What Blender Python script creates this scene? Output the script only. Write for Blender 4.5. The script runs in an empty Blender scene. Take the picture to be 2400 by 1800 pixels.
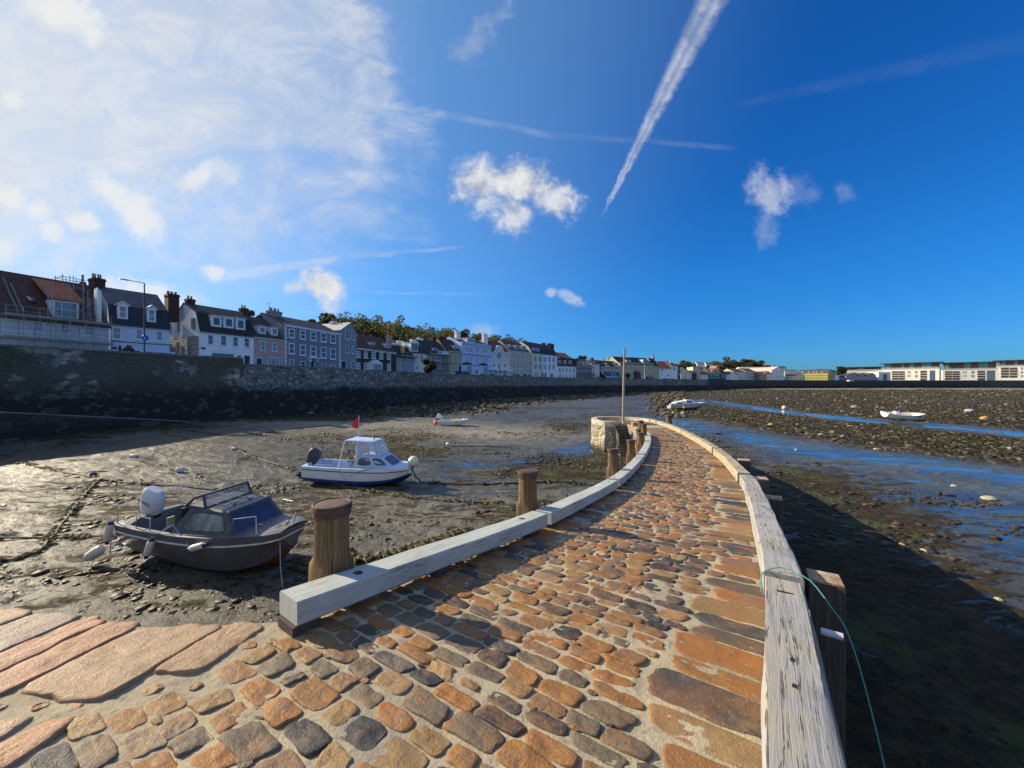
import bpy, bmesh, math, random
import numpy as np
from mathutils import Vector, Matrix, noise as mnoise
random.seed(7); rng = np.random.default_rng(7)
SC = bpy.context.scene
COL = SC.collection

# ------------------------------------------------------------------ camera (eye at the origin, looking along +Y, level)
cam_data = bpy.data.cameras.new("camera"); cam = bpy.data.objects.new("camera", cam_data); COL.objects.link(cam)
cam_data.sensor_width = 36.0; cam_data.lens = 13.5; cam_data.clip_start = 0.05; cam_data.clip_end = 9000
cam.location = (0, 0, 0); cam.rotation_euler = (math.radians(90), 0, 0)
SC.camera = cam
SC.render.resolution_x, SC.render.resolution_y = 1024, 768
SC.view_settings.view_transform = 'Standard'; SC.view_settings.look = 'None'; SC.view_settings.gamma = 1.0
SC.view_settings.exposure = 0.70
SC.cycles.sample_clamp_indirect = 4.0; SC.cycles.sample_clamp_direct = 12.0
SC.cycles.use_denoising = True
SC.cycles.max_bounces = 6; SC.cycles.transparent_max_bounces = 12

# ------------------------------------------------------------------ sun
SUN = Vector((-0.812, 0.353, 0.469)).normalized()
sd = bpy.data.lights.new("sun", 'SUN'); sd.energy = 5.0; sd.angle = math.radians(0.5); sd.color = (1.0, 0.85, 0.62)
sun = bpy.data.objects.new("sun", sd); COL.objects.link(sun)
sun.rotation_euler = SUN.to_track_quat('Z', 'Y').to_euler(); sun.location = (0, 0, 60)

# ------------------------------------------------------------------ node helpers
class NT:
    def __init__(s, tree): s.t = tree; s.n = tree.nodes; s.l = tree.links
    def new(s, kind, **kw):
        n = s.n.new(kind)
        for k, v in kw.items(): setattr(n, k, v)
        return n
    def put(s, sock, v):
        if v is None: return
        if hasattr(v, 'links') or isinstance(v, bpy.types.NodeSocket): s.l.new(v, sock)
        else:
            if sock.type == 'RGBA' and not isinstance(v, (int, float)) and len(v) == 3: v = (*v, 1)
            if sock.type == 'RGBA' and isinstance(v, (int, float)): v = (v, v, v, 1)
            if sock.type == 'VECTOR' and isinstance(v, (int, float)): v = (v, v, v)
            sock.default_value = v
    def m(s, op, a, b=None, c=None, clamp=False):
        n = s.new('ShaderNodeMath', operation=op); n.use_clamp = clamp
        s.put(n.inputs[0], a); s.put(n.inputs[1], b); s.put(n.inputs[2], c)
        return n.outputs[0]
    def ss(s, x, a, b, lo=0.0, hi=1.0):
        n = s.new('ShaderNodeMapRange', interpolation_type='SMOOTHSTEP')
        s.put(n.inputs[0], x); s.put(n.inputs[1], a); s.put(n.inputs[2], b); s.put(n.inputs[3], lo); s.put(n.inputs[4], hi)
        return n.outputs[0]
    def mix(s, f, a, b, blend='MIX'):
        n = s.new('ShaderNodeMix', data_type='RGBA', blend_type=blend); n.clamp_factor = True
        s.put(n.inputs[0], f); s.put(n.inputs[6], a); s.put(n.inputs[7], b)
        return n.outputs[2]
    def noise(s, vec, scale=5, detail=4, rough=.55, dist=0, out=0):
        n = s.new('ShaderNodeTexNoise'); s.put(n.inputs['Vector'], vec)
        n.inputs['Scale'].default_value = scale; n.inputs['Detail'].default_value = detail
        n.inputs['Roughness'].default_value = rough; n.inputs['Distortion'].default_value = dist
        return n.outputs[out]
    def voro(s, vec, scale=5, feature='F1', rand=1.0):
        n = s.new('ShaderNodeTexVoronoi', feature=feature); s.put(n.inputs['Vector'], vec)
        n.inputs['Scale'].default_value = scale; n.inputs['Randomness'].default_value = rand
        return n
    def mapping(s, vec, scale=(1, 1, 1), rot=(0, 0, 0), loc=(0, 0, 0)):
        n = s.new('ShaderNodeMapping'); s.put(n.inputs[0], vec)
        n.inputs['Location'].default_value = loc; n.inputs['Rotation'].default_value = rot; n.inputs['Scale'].default_value = scale
        return n.outputs[0]
    def ramp(s, fac, stops, interp='LINEAR'):
        n = s.new('ShaderNodeValToRGB'); s.put(n.inputs[0], fac); cr = n.color_ramp; cr.interpolation = interp
        while len(cr.elements) < len(stops): cr.elements.new(0.5)
        for e, (p, c) in zip(cr.elements, stops): e.position = p; e.color = (*c, 1) if len(c) == 3 else c
        return n.outputs[0]
    def comb(s, x, y, z=0.0):
        n = s.new('ShaderNodeCombineXYZ'); s.put(n.inputs[0], x); s.put(n.inputs[1], y); s.put(n.inputs[2], z); return n.outputs[0]
    def sep(s, v):
        n = s.new('ShaderNodeSeparateXYZ'); s.put(n.inputs[0], v); return n.outputs
    def coord(s, which='Object'): return s.new('ShaderNodeTexCoord').outputs[which]
    def bump(s, h, strength=.5, dist=.02, normal=None):
        n = s.new('ShaderNodeBump'); s.put(n.inputs['Height'], h); n.inputs['Strength'].default_value = strength
        n.inputs['Distance'].default_value = dist; s.put(n.inputs['Normal'], normal); return n.outputs[0]

# ------------------------------------------------------------------ sky: Nishita with cirrus, puffs and contrails placed by direction
world = bpy.data.worlds.new("World"); SC.world = world; world.use_nodes = True
w = NT(world.node_tree); w.n.clear()
SKY_K = 0.10
def build_sky():
    sky = w.new('ShaderNodeTexSky', sky_type='NISHITA'); sky.sun_disc = False
    sky.sun_elevation = math.radians(28); sky.sun_rotation = math.radians(-66.5)
    sky.altitude = 0; sky.air_density = 1.0; sky.dust_density = 0.35; sky.ozone_density = 2.2
    d = w.coord('Generated'); x, y, z = w.sep(d)
    hs = w.new('ShaderNodeHueSaturation'); w.put(hs.inputs['Color'], sky.outputs[0]); hs.inputs['Saturation'].default_value = 1.28
    hs.inputs['Hue'].default_value = 0.507; hs.inputs['Value'].default_value = 0.9
    base = w.mix(1.0, hs.outputs[0], (0.15, 0.67, 1.06), 'MULTIPLY')
    base = w.mix(w.ss(z, .30, -.02), base, w.mix(1.0, hs.outputs[0], (0.145, 0.43, .93), 'MULTIPLY'))
    sc = lambda c: w.mix(1.0, c, (1 / SKY_K * .54,) * 3, 'MULTIPLY')
    yy = w.m('MAXIMUM', y, 0.02)
    p = w.m('DIVIDE', x, yy); q = w.m('DIVIDE', z, yy)
    front = w.ss(y, 0.03, 0.15)
    pq = w.comb(p, q, 0)
    U = lambda u: (u - 1200) / 900.0
    V = lambda v: (900 - v) / 900.0
    def lin(x0, y0, x1, y1):        # signed distance to the line through two sky points (left of it positive)
        dx, dy = x1 - x0, y1 - y0; L = math.hypot(dx, dy); nx, ny = -dy / L, dx / L
        return w.m('ADD', w.m('MULTIPLY_ADD', p, nx, -(nx * x0 + ny * y0)), w.m('MULTIPLY', q, ny))
    def along(x0, y0, x1, y1):
        dx, dy = x1 - x0, y1 - y0; L2 = dx * dx + dy * dy
        return w.m('ADD', w.m('MULTIPLY_ADD', p, dx / L2, -(dx * x0 + dy * y0) / L2), w.m('MULTIPLY', q, dy / L2))
    n_big = w.noise(w.mapping(pq, (1.6, 2.2, 1), (0, 0, 0.5)), 1.8, 7, .60, .7)
    n_str = w.noise(w.mapping(pq, (1.5, 3.0, 1), (0, 0, 0.75)), 2.6, 9, .66, .8)
    n_puf = w.noise(pq, 9.0, 8, .62, .25)
    n_fin = w.noise(pq, 26.0, 6, .65, .2)
    # cirrus sheet
    e1 = lin(U(1125), V(470), U(905), V(-10))
    n_edg = w.noise(w.mapping(pq, (1, 1.6, 1), (0, 0, .6)), 6.0, 7, .66, .3)
    e1n = w.m('ADD', e1, w.m('ADD', w.m('MULTIPLY_ADD', n_big, .30, -.15), w.m('MULTIPLY_ADD', n_edg, .34, -.17)))
    e2 = lin(U(200), V(690), U(1080), V(505))
    e2n = w.m('ADD', e2, w.m('MULTIPLY_ADD', n_big, .5, -.25))
    sheet = w.m('MULTIPLY', w.ss(e1n, -.08, .30), w.ss(e2n, -.12, .32))
    left = w.ss(p, -.05, -1.4)
    body = w.m('MINIMUM', w.m('MULTIPLY', e1n, 4.6), w.m('MULTIPLY', e2n, 1.5)); body = w.m('MINIMUM', body, .46)
    dens = w.m('ADD', body, w.m('ADD', w.m('MULTIPLY_ADD', n_str, .95, -.475), w.m('MULTIPLY_ADD', n_big, 1.0, -.50)))
    dens = w.m('ADD', dens, w.m('MULTIPLY', left, .16))
    cir = w.m('MULTIPLY', w.ss(dens, .0, .85), w.ss(sheet, 0, .25), clamp=True)
    # low streaks under the sheet
    n_low = w.noise(w.mapping(pq, (1.0, 9.0, 1), (0, 0, -.05)), 2.2, 7, .6, .4)
    low = w.m('MULTIPLY', w.m('MULTIPLY', w.ss(n_low, .48, .74), w.ss(p, -.15, -.75)), w.ss(q, .10, .25))
    cir = w.m('MAXIMUM', cir, w.m('MULTIPLY', low, .55))
    # glow towards the sun, whitening the lower left sky
    sd_ = w.new('ShaderNodeVectorMath', operation='DOT_PRODUCT'); w.put(sd_.inputs[0], d); sd_.inputs[1].default_value = SUN
    glow = w.m('MULTIPLY', w.ss(sd_.outputs['Value'], .66, 1.0), .42)
    wide = w.m('MULTIPLY', w.ss(sd_.outputs['Value'], .05, .85), .34); base = w.mix(wide, base, sc((.40, .74, 1.0)))
    hz = w.m('MULTIPLY', w.m('MULTIPLY', w.ss(q, .55, .05), w.ss(p, -.50, -1.35)), .58)
    glow = w.m('MAXIMUM', glow, hz)
    # cumulus puffs  (u, v, ru, rv, tilt, strength)
    puffs = [(1125, 430, 80, 62, .2, .95), (1215, 430, 95, 66, -.25, 1.0), (1300, 462, 62, 50, -.5, .9), (1205, 500, 52, 52, -.6, .85),
             (1805, 455, 56, 58, .3, .52), (1795, 530, 36, 46, 0, .28), (1865, 450, 50, 40, 0, .14), (1975, 450, 24, 30, .6, .18),
             (752, 668, 62, 40, -.5, 1.0), (690, 672, 36, 18, 0, .7), (502, 640, 36, 22, -.2, .95), (772, 716, 36, 20, -.3, .6),
             (262, 455, 75, 46, -.5, 1.0), (330, 520, 80, 46, -.75, 1.0), (30, 470, 56, 36, -.4, 1.0), (82, 490, 40, 26, -.2, .95),
             (200, 516, 52, 26, -.3, .9), (122, 542, 32, 20, -.2, .8), (462, 416, 62, 34, .35, .9), (520, 400, 60, 26, -.3, .5),
             (160, 30, 110, 62, -.6, 1.0), (212, 75, 40, 36, -.8, .9), (30, 236, 36, 24, -.5, .8), (1336, 700, 34, 16, -.5, .5),
             (1292, 686, 16, 12, 0, .5), (1120, 775, 48, 24, 0, .3), (360, 700, 110, 40, -.2, .95), (250, 690, 90, 50, 0, .8), (5, 590, 40, 40, 0, .6),
             (1120, 100, 80, 40, .8, .22), (1160, 40, 60, 30, .8, .22), (860, 80, 60, 110, .3, .25)]
    acc = None
    warp = w.m('MULTIPLY_ADD', n_puf, 2.3, -1.15)
    warp2 = w.m('MULTIPLY_ADD', n_fin, 1.15, -.575)
    wv = w.m('ADD', warp, warp2)
    for (cu, cv, ru, rv, tl, st) in puffs:
        c, s_ = math.cos(tl), math.sin(tl); a, b = ru / 900, rv / 900; x0, y0 = U(cu), V(cv)
        r1 = w.m('ADD', w.m('MULTIPLY_ADD', p, c / a, -(c * x0 + s_ * y0) / a), w.m('MULTIPLY', q, s_ / a))
        r2 = w.m('ADD', w.m('MULTIPLY_ADD', p, -s_ / b, (s_ * x0 - c * y0) / b), w.m('MULTIPLY', q, c / b))
        rr = w.m('SQRT', w.m('ADD', w.m('MULTIPLY', r1, r1), w.m('MULTIPLY', r2, r2)))
        v = w.m('MULTIPLY', w.m('POWER', w.ss(w.m('SUBTRACT', wv, rr), -1.32, -.30), 1.25), st * (.82 if cu < 600 else 1.0))
        acc = v if acc is None else w.m('MAXIMUM', acc, v)
    # contrails (x0, y0, x1, y1, half width at each end, strength, doubled)
    trails = [(1408, 512, 1672, -8, 3, 40, .62, True), (760, 215, 1300, 318, 14, 11, .15, False), (1290, 317, 1720, 345, 10, 9, .07, False),
              (1700, 250, 2420, 95, 12, 34, .025, False), (480, 655, 800, 605, 20, 11, .36, False), (800, 605, 1085, 578, 10, 5, .2, False),
              (560, 680, 1150, 690, 6, 4, .10, False)]
    n_tr = w.noise(pq, 34.0, 5, .7, .3)
    for (x0, y0, x1, y1, w0, w1, st, dbl) in trails:
        a_ = along(U(x0), V(y0), U(x1), V(y1)); dd = lin(U(x0), V(y0), U(x1), V(y1))
        dd = w.m('ADD', dd, w.m('MULTIPLY_ADD', n_puf, .02, -.01)) if not dbl else w.m('ADD', dd, w.m('MULTIPLY_ADD', n_tr, .022, -.011))
        wid = w.m('MULTIPLY_ADD', a_, (w1 - w0) / 900, w0 / 900); wid = w.m('MAXIMUM', wid, .002)
        t_ = w.m('DIVIDE', w.m('ABSOLUTE', dd), wid)
        core = w.ss(t_, 1.05, .25)
        if dbl:
            core = w.m('MULTIPLY', core, w.m('MULTIPLY_ADD', w.ss(t_, .02, .38), .4, .6))
            core = w.m('MULTIPLY', core, w.ss(n_tr, .18, .62, .55, 1.0))
        else: core = w.m('MULTIPLY', core, w.ss(n_puf, .2, .65, .45, 1.0))
        ends = w.m('MULTIPLY', w.ss(a_, -.02, .14), w.ss(a_, 1.06, .88) if not dbl else 1.0)
        acc = w.m('MAXIMUM', acc, w.m('MULTIPLY', w.m('MULTIPLY', core, ends), st))
    acc = w.m('MULTIPLY', acc, front); cir = w.m('MULTIPLY', cir, front)
    ccol = w.mix(left, (0.60, 0.69, 0.84), (0.82, 0.84, 0.88))
    ccol = w.mix(w.ss(n_str, .35, .7), ccol, (0.93, 0.93, 0.95))
    pcol = w.mix(w.ss(w.m('ADD', n_puf, w.m('MULTIPLY_ADD', n_fin, .5, -.25)), .32, .66), (0.50, 0.56, 0.68), (0.93, 0.94, 0.96))
    pcol = w.mix(w.ss(p, -.3, -.9), pcol, (1.0, 1.0, 0.98))
    back = w.m('MULTIPLY', w.ss(y, .10, -.35), w.ss(w.noise(d, 2.2, 4, .6), .25, .6, .33, .62))  # pale veil added to the unseen sky behind the camera as fill light
    base = w.mix(back, base, sc((.56, .68, .88)))
    c1 = w.mix(glow, base, sc((1.0, .985, .95)))
    c2 = w.mix(w.m('MULTIPLY', cir, w.m('MULTIPLY_ADD', left, .26, .62)), c1, sc(ccol))
    c3 = w.mix(acc, c2, sc(pcol))
    bg = w.new('ShaderNodeBackground'); w.put(bg.inputs[0], c3); bg.inputs[1].default_value = SKY_K
    out = w.new('ShaderNodeOutputWorld'); w.l.new(bg.outputs[0], out.inputs[0])
build_sky()

# ------------------------------------------------------------------ object helpers
def tag(o, label=None, cat=None, group=None, kind=None):
    if label: o['label'] = label
    if cat: o['category'] = cat
    if group: o['group'] = group
    if kind: o['kind'] = kind
    return o
def empty(name, loc=(0, 0, 0), rz=0.0, label=None, cat=None, group=None):
    o = bpy.data.objects.new(name, None); COL.objects.link(o); o.location = loc; o.rotation_euler = (0, 0, rz); o.empty_display_size = .2
    return tag(o, label, cat, group)
def copy_tree(o, parent=None):
    c = o.copy(); COL.objects.link(c); c.parent = parent
    for ch in list(o.children): copy_tree(ch, c)
    return c
def mesh_obj(name, verts, faces, mat=None, parent=None, smooth=False, uvs=None):
    me = bpy.data.meshes.new(name); me.from_pydata([tuple(v) for v in verts], [], faces); me.update()
    if smooth: me.polygons.foreach_set('use_smooth', [True] * len(me.polygons))
    if uvs is not None:
        lay = me.uv_layers.new(name='UVMap'); li = np.empty(len(me.loops), dtype=np.int32); me.loops.foreach_get('vertex_index', li)
        lay.data.foreach_set('uv', np.asarray(uvs, dtype=np.float32)[li].ravel())
    if mat: me.materials.append(mat)
    o = bpy.data.objects.new(name, me); COL.objects.link(o)
    if parent is not None: o.parent = parent
    return o
def np_obj(name, V, F, mat=None, parent=None, smooth=False):      # F: (n,k) array of equal-sized faces
    V = np.asarray(V, dtype=np.float32); F = np.asarray(F, dtype=np.int32); k = F.shape[1]
    me = bpy.data.meshes.new(name); me.vertices.add(len(V)); me.vertices.foreach_set('co', V.ravel())
    me.loops.add(F.size); me.loops.foreach_set('vertex_index', F.ravel())
    me.polygons.add(len(F)); me.polygons.foreach_set('loop_start', np.arange(0, F.size, k, dtype=np.int32))
    me.update(calc_edges=True); me.validate()
    if smooth: me.polygons.foreach_set('use_smooth', np.ones(len(me.polygons), dtype=bool))
    if mat: me.materials.append(mat)
    o = bpy.data.objects.new(name, me); COL.objects.link(o)
    if parent is not None: o.parent = parent
    return o
class MB:                                                         # collects shapes into ONE mesh
    def __init__(s): s.v = []; s.f = []; s.M = Matrix.Identity(4)
    def add(s, vs, fs):
        b = len(s.v); s.v += [s.M @ Vector(v) for v in vs]; s.f += [[i + b for i in f] for f in fs]; return s
    def box(s, x0, x1, y0, y1, z0, z1):
        v = [(x0, y0, z0), (x1, y0, z0), (x1, y1, z0), (x0, y1, z0), (x0, y0, z1), (x1, y0, z1), (x1, y1, z1), (x0, y1, z1)]
        return s.add(v, [(0, 3, 2, 1), (4, 5, 6, 7), (0, 1, 5, 4), (1, 2, 6, 5), (2, 3, 7, 6), (3, 0, 4, 7)])
    def hexa(s, v): return s.add(v, [(0, 3, 2, 1), (4, 5, 6, 7), (0, 1, 5, 4), (1, 2, 6, 5), (2, 3, 7, 6), (3, 0, 4, 7)])
    def bar(s, a, b, wd, ht=None, up=(0, 0, 1)):
        a, b = Vector(a), Vector(b); ht = ht or wd; d = (b - a).normalized(); u = Vector(up)
        if abs(d.dot(u)) > .95: u = Vector((1, 0, 0))
        sx = d.cross(u).normalized() * wd / 2; sz = sx.cross(d).normalized() * ht / 2
        v = [a - sx - sz, a + sx - sz, a + sx + sz, a - sx + sz, b - sx - sz, b + sx - sz, b + sx + sz, b - sx + sz]
        return s.add(v, [(0, 1, 2, 3), (7, 6, 5, 4), (0, 4, 5, 1), (1, 5, 6, 2), (2, 6, 7, 3), (3, 7, 4, 0)])
    def tube(s, pts, r, n=8, cap=True):
        pts = [Vector(p) for p in pts]; rs = r if isinstance(r, (list, tuple)) else [r] * len(pts); vs = []; fs = []; ref = None
        for i, p in enumerate(pts):
            d = (pts[min(i + 1, len(pts) - 1)] - pts[max(i - 1, 0)]).normalized()
            u = Vector((0, 0, 1)) if abs(d.z) < .9 else Vector((1, 0, 0))
            if ref is not None: u = ref
            a = d.cross(u)
            if a.length < 1e-4: a = d.cross(Vector((0, 1, 0)))
            a.normalize(); b = a.cross(d).normalized(); ref = b
            vs += [p + (a * math.cos(t) + b * math.sin(t)) * rs[i] for t in [2 * math.pi * k / n for k in range(n)]]
        for i in range(len(pts) - 1):
            for k in range(n): fs.append((i * n + k, i * n + (k + 1) % n, (i + 1) * n + (k + 1) % n, (i + 1) * n + k))
        if cap: fs.append(tuple(range(n - 1, -1, -1))); fs.append(tuple(range((len(pts) - 1) * n, len(pts) * n)))
        return s.add(vs, fs)
    def lathe(s, prof, n=16, c=(0, 0, 0)):
        vs = []; fs = []
        for r, z in prof: vs += [(c[0] + r * math.cos(2 * math.pi * k / n), c[1] + r * math.sin(2 * math.pi * k / n), c[2] + z) for k in range(n)]
        for i in range(len(prof) - 1):
            for k in range(n): fs.append((i * n + k, i * n + (k + 1) % n, (i + 1) * n + (k + 1) % n, (i + 1) * n + k))
        fs.append(tuple(range(n - 1, -1, -1))); fs.append(tuple(range((len(prof) - 1) * n, len(prof) * n)))
        return s.add(vs, fs)
    def prism(s, poly, y0, y1):                                   # polygon in (x, z) extruded along y
        n = len(poly); v = [(x, y0, z) for x, z in poly] + [(x, y1, z) for x, z in poly]
        return s.add(v, [tuple(range(n)), tuple(range(2 * n - 1, n - 1, -1))] + [(i, i + n, (i + 1) % n + n, (i + 1) % n) for i in range(n)])
    def ball(s, c, r, nu=14, nv=8, sc=(1, 1, 1)):
        prof = [(r * math.sin(math.pi * k / nv), -r * math.cos(math.pi * k / nv)) for k in range(nv + 1)]
        prof[0] = (1e-4, -r); prof[-1] = (1e-4, r)
        b = len(s.v); old = s.M; s.M = old @ Matrix.Translation(c) @ Matrix.Diagonal((*sc, 1)); s.lathe(prof, nu); s.M = old; return s
    def build(s, name, mat, parent=None, smooth=False, bevel=0):
        o = mesh_obj(name, s.v, s.f, mat, parent)
        bm = bmesh.new(); bm.from_mesh(o.data); bmesh.ops.recalc_face_normals(bm, faces=bm.faces)
        if bevel: bmesh.ops.bevel(bm, geom=list(bm.edges), offset=bevel, segments=2, affect='EDGES', clamp_overlap=True)
        bm.to_mesh(o.data); bm.free()
        if smooth:
            o.data.polygons.foreach_set('use_smooth', [True] * len(o.data.polygons))
            try: o.data.set_sharp_from_angle(angle=math.radians(38))
            except Exception: pass
        return o
def ray_x(u, Y): return (u - 1200) / 900.0 * Y
def at(u, v, z):                                                  # a place on the level z seen at these bearings
    Y = 900.0 * (-z) / (v - 900); return Vector((ray_x(u, Y), Y, z))
def text_mesh(name, s, size, mat, parent, depth=.004):
    cu = bpy.data.curves.new(name, 'FONT'); cu.body = s; cu.size = size; cu.extrude = depth; cu.align_x = 'CENTER'; cu.align_y = 'CENTER'
    tmp = bpy.data.objects.new(name, cu); COL.objects.link(tmp); dg = bpy.context.evaluated_depsgraph_get()
    me = bpy.data.meshes.new_from_object(tmp.evaluated_get(dg)); bpy.data.objects.remove(tmp); bpy.data.curves.remove(cu)
    me.materials.clear(); me.materials.append(mat)
    o = bpy.data.objects.new(name, me); COL.objects.link(o); o.parent = parent; return o

# ------------------------------------------------------------------ materials
def principled(name):
    m = bpy.data.materials.new(name); m.use_nodes = True; t = NT(m.node_tree); t.n.clear()
    b = t.new('ShaderNodeBsdfPrincipled'); o = t.new('ShaderNodeOutputMaterial'); t.l.new(b.outputs[0], o.inputs[0])
    return m, t, b
_cache = {}
def M(name, col, rough=.6, var=.18, scale=3.0, bump=0.0, bscale=30.0, metal=0.0, col2=None, spec=.5, stretch=(1, 1, 1), detail=5, bdist=.01):
    if name in _cache: return _cache[name]
    m, t, b = principled(name); c = t.mapping(t.coord('Object'), stretch)
    n = t.noise(c, scale, detail, .6); n2 = t.noise(c, scale * 6.3, 3, .6)
    f = t.ss(t.m('ADD', t.m('MULTIPLY', n, .75), t.m('MULTIPLY', n2, .25)), .3, .7)
    hi = col2 or tuple(min(1, x * (1 + var)) for x in col); lo = tuple(x * (1 - var) for x in col)
    t.put(b.inputs['Base Color'], t.mix(f, lo, hi)); b.inputs['Metallic'].default_value = metal
    t.put(b.inputs['Roughness'], t.m('MULTIPLY_ADD', n2, .2, rough - .1)); b.inputs['Specular IOR Level'].default_value = spec
    if bump: t.put(b.inputs['Normal'], t.bump(t.noise(c, bscale, 5, .65), bump, bdist))
    _cache[name] = m; return m
def glass(name, col=(.03, .04, .05), rough=.06):
    if name in _cache: return _cache[name]
    m, t, b = principled(name); n = t.noise(t.coord('Object'), 2.2, 3)
    t.put(b.inputs['Base Color'], t.mix(t.ss(n, .35, .65), col, tuple(c * 1.8 for c in col))); b.inputs['Roughness'].default_value = rough
    b.inputs['Specular IOR Level'].default_value = .8
    _cache[name] = m; return m
def roof_tiles(name, col, var=.3, course=3.4, wide=4.0):
    if name in _cache: return _cache[name]
    m, t, b = principled(name); c = t.coord('Object'); x, y, z = t.sep(c)
    row = t.m('MULTIPLY', z, course * 1.3); fr = t.m('FRACT', row)
    cell = t.voro(t.mapping(c, (wide, wide, course * 1.3)), 1.0)
    n = t.noise(c, 1.1, 5, .65)
    colr = t.mix(t.ss(n, .3, .7), tuple(k * (1 - var) for k in col), tuple(k * (1 + var) for k in col))
    sepc = t.new('ShaderNodeSeparateColor'); t.put(sepc.inputs[0], cell.outputs['Color'])
    colr = t.mix(t.m('MULTIPLY', sepc.outputs[0], .35), colr, tuple(k * .55 for k in col))
    t.put(b.inputs['Base Color'], colr); b.inputs['Roughness'].default_value = .78
    t.put(b.inputs['Normal'], t.bump(t.m('ADD', fr, t.m('MULTIPLY', sepc.outputs[1], .4)), .6, .04))
    _cache[name] = m; return m
def rubble(name, stones, mortar, scale=2.2, flat=1.5, joint=.05, tide=None, dark=(.026, .025, .022), bstr=.8, moss=0.0, patch=None, bdist=.06):
    m, t, b = principled(name); geo = t.new('ShaderNodeNewGeometry'); P = geo.outputs['Position']
    wn = t.noise(P, 1.4, 2, .5, out=1)
    vm = t.new('ShaderNodeVectorMath', operation='MULTIPLY_ADD'); t.put(vm.inputs[0], wn); vm.inputs[1].default_value = (.25, .25, .25); t.put(vm.inputs[2], P)
    c = t.mapping(vm.outputs[0], (1, 1, flat))
    vo = t.voro(c, scale); ed = t.voro(c, scale, 'DISTANCE_TO_EDGE')
    sp = t.new('ShaderNodeSeparateColor'); t.put(sp.inputs[0], vo.outputs['Color'])
    n = t.noise(P, 3.0, 6, .65); n2 = t.noise(P, 22.0, 4, .7); nb = t.noise(P, .28, 4, .6)
    k = len(stones); st = t.ramp(sp.outputs[0], [((i + .5) / k, c_) for i, c_ in enumerate(stones)], 'CONSTANT' if k > 3 else 'LINEAR')
    st = t.mix(t.m('MULTIPLY', t.ss(n2, .35, .7), .5), st, tuple(.45 * x for x in stones[0]))
    je = t.ss(ed.outputs[0], joint * .35, joint)
    colr = t.mix(je, mortar, st)
    if patch:                                                     # pale bare stones in patches, grime elsewhere
        pm = t.ss(t.noise(P, .33, 3, .5), .52, .60)
        colr = t.mix(t.m('SUBTRACT', 1.0, t.m('MULTIPLY', pm, t.ss(sp.outputs[1], .3, .5))), t.mix(1.0, colr, (1.9, 2.0, 2.1), 'MULTIPLY'), patch)
    if moss: colr = t.mix(t.m('MULTIPLY', t.ss(nb, .45, .65), moss), colr, (.045, .055, .022))
    if tide is not None:                                          # weed-dark band below the tide line
        z = t.sep(P)[2]; h = t.m('ADD', z, t.m('MULTIPLY_ADD', n, 1.6, -.8)); h = t.m('ADD', h, t.m('MULTIPLY_ADD', nb, 2.0, -1.0))
        td = t.ss(h, tide[0], tide[1])
        dk = t.mix(t.m('MULTIPLY', t.ss(sp.outputs[2], .80, .86), .8), dark, (.085, .08, .07))
        colr = t.mix(td, dk, colr)
    t.put(b.inputs['Base Color'], colr); b.inputs['Roughness'].default_value = .85; b.inputs['Specular IOR Level'].default_value = .3
    hgt = t.m('ADD', t.m('MULTIPLY', t.ss(ed.outputs[0], 0, joint * 2.2), 1.0), t.m('MULTIPLY', n2, .35))
    t.put(b.inputs['Normal'], t.bump(hgt, bstr, bdist))
    return m
def wood(name, c_hi, c_lo, crack=.5, green=0.0, scale=1.0, rough=.75, warm=None):   # grain runs along the U direction
    m, t, b = principled(name); uv = t.coord('UV'); g = t.mapping(uv, (1.3 * scale, 30 * scale, 1)); f = t.mapping(uv, (5 * scale, 140 * scale, 1))
    n1 = t.noise(g, 1.0, 6, .65, .8); n2 = t.noise(f, 1.0, 4, .7, .3); nb = t.noise(uv, 2.4, 4, .6)
    cr = t.noise(t.mapping(uv, (.9 * scale, 27 * scale, 1), loc=(3, 7, 0)), 1.0, 4, .5, .35)
    crk = t.m('MULTIPLY', t.ss(t.m('ABSOLUTE', t.m('SUBTRACT', cr, .5)), .016, .003), t.ss(nb, .42, .62))
    base = t.mix(t.ss(n1, .25, .75), c_lo, c_hi); base = t.mix(t.m('MULTIPLY', t.ss(n2, .42, .70), .35), base, tuple(.45 * x for x in c_lo))
    if warm: base = t.mix(t.m('MULTIPLY', t.ss(nb, .50, .68), .75), base, warm)
    if green: base = t.mix(t.m('MULTIPLY', t.ss(t.noise(uv, 1.1, 5, .7), .44, .68), green), base, (.07, .09, .035))
    base = t.mix(t.m('MULTIPLY', crk, crack * .95), base, (.055, .045, .036))
    t.put(b.inputs['Base Color'], base); b.inputs['Roughness'].default_value = rough; b.inputs['Specular IOR Level'].default_value = .3
    hh = t.m('SUBTRACT', t.m('ADD', t.m('MULTIPLY', n1, .35), t.m('MULTIPLY', n2, .3)), t.m('MULTIPLY', crk, 1.8 * crack))
    t.put(b.inputs['Normal'], t.bump(hh, .75, .012))
    return m
white = lambda: M('white_paint', (.74, .76, .78), .45, .05, 2)
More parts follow.
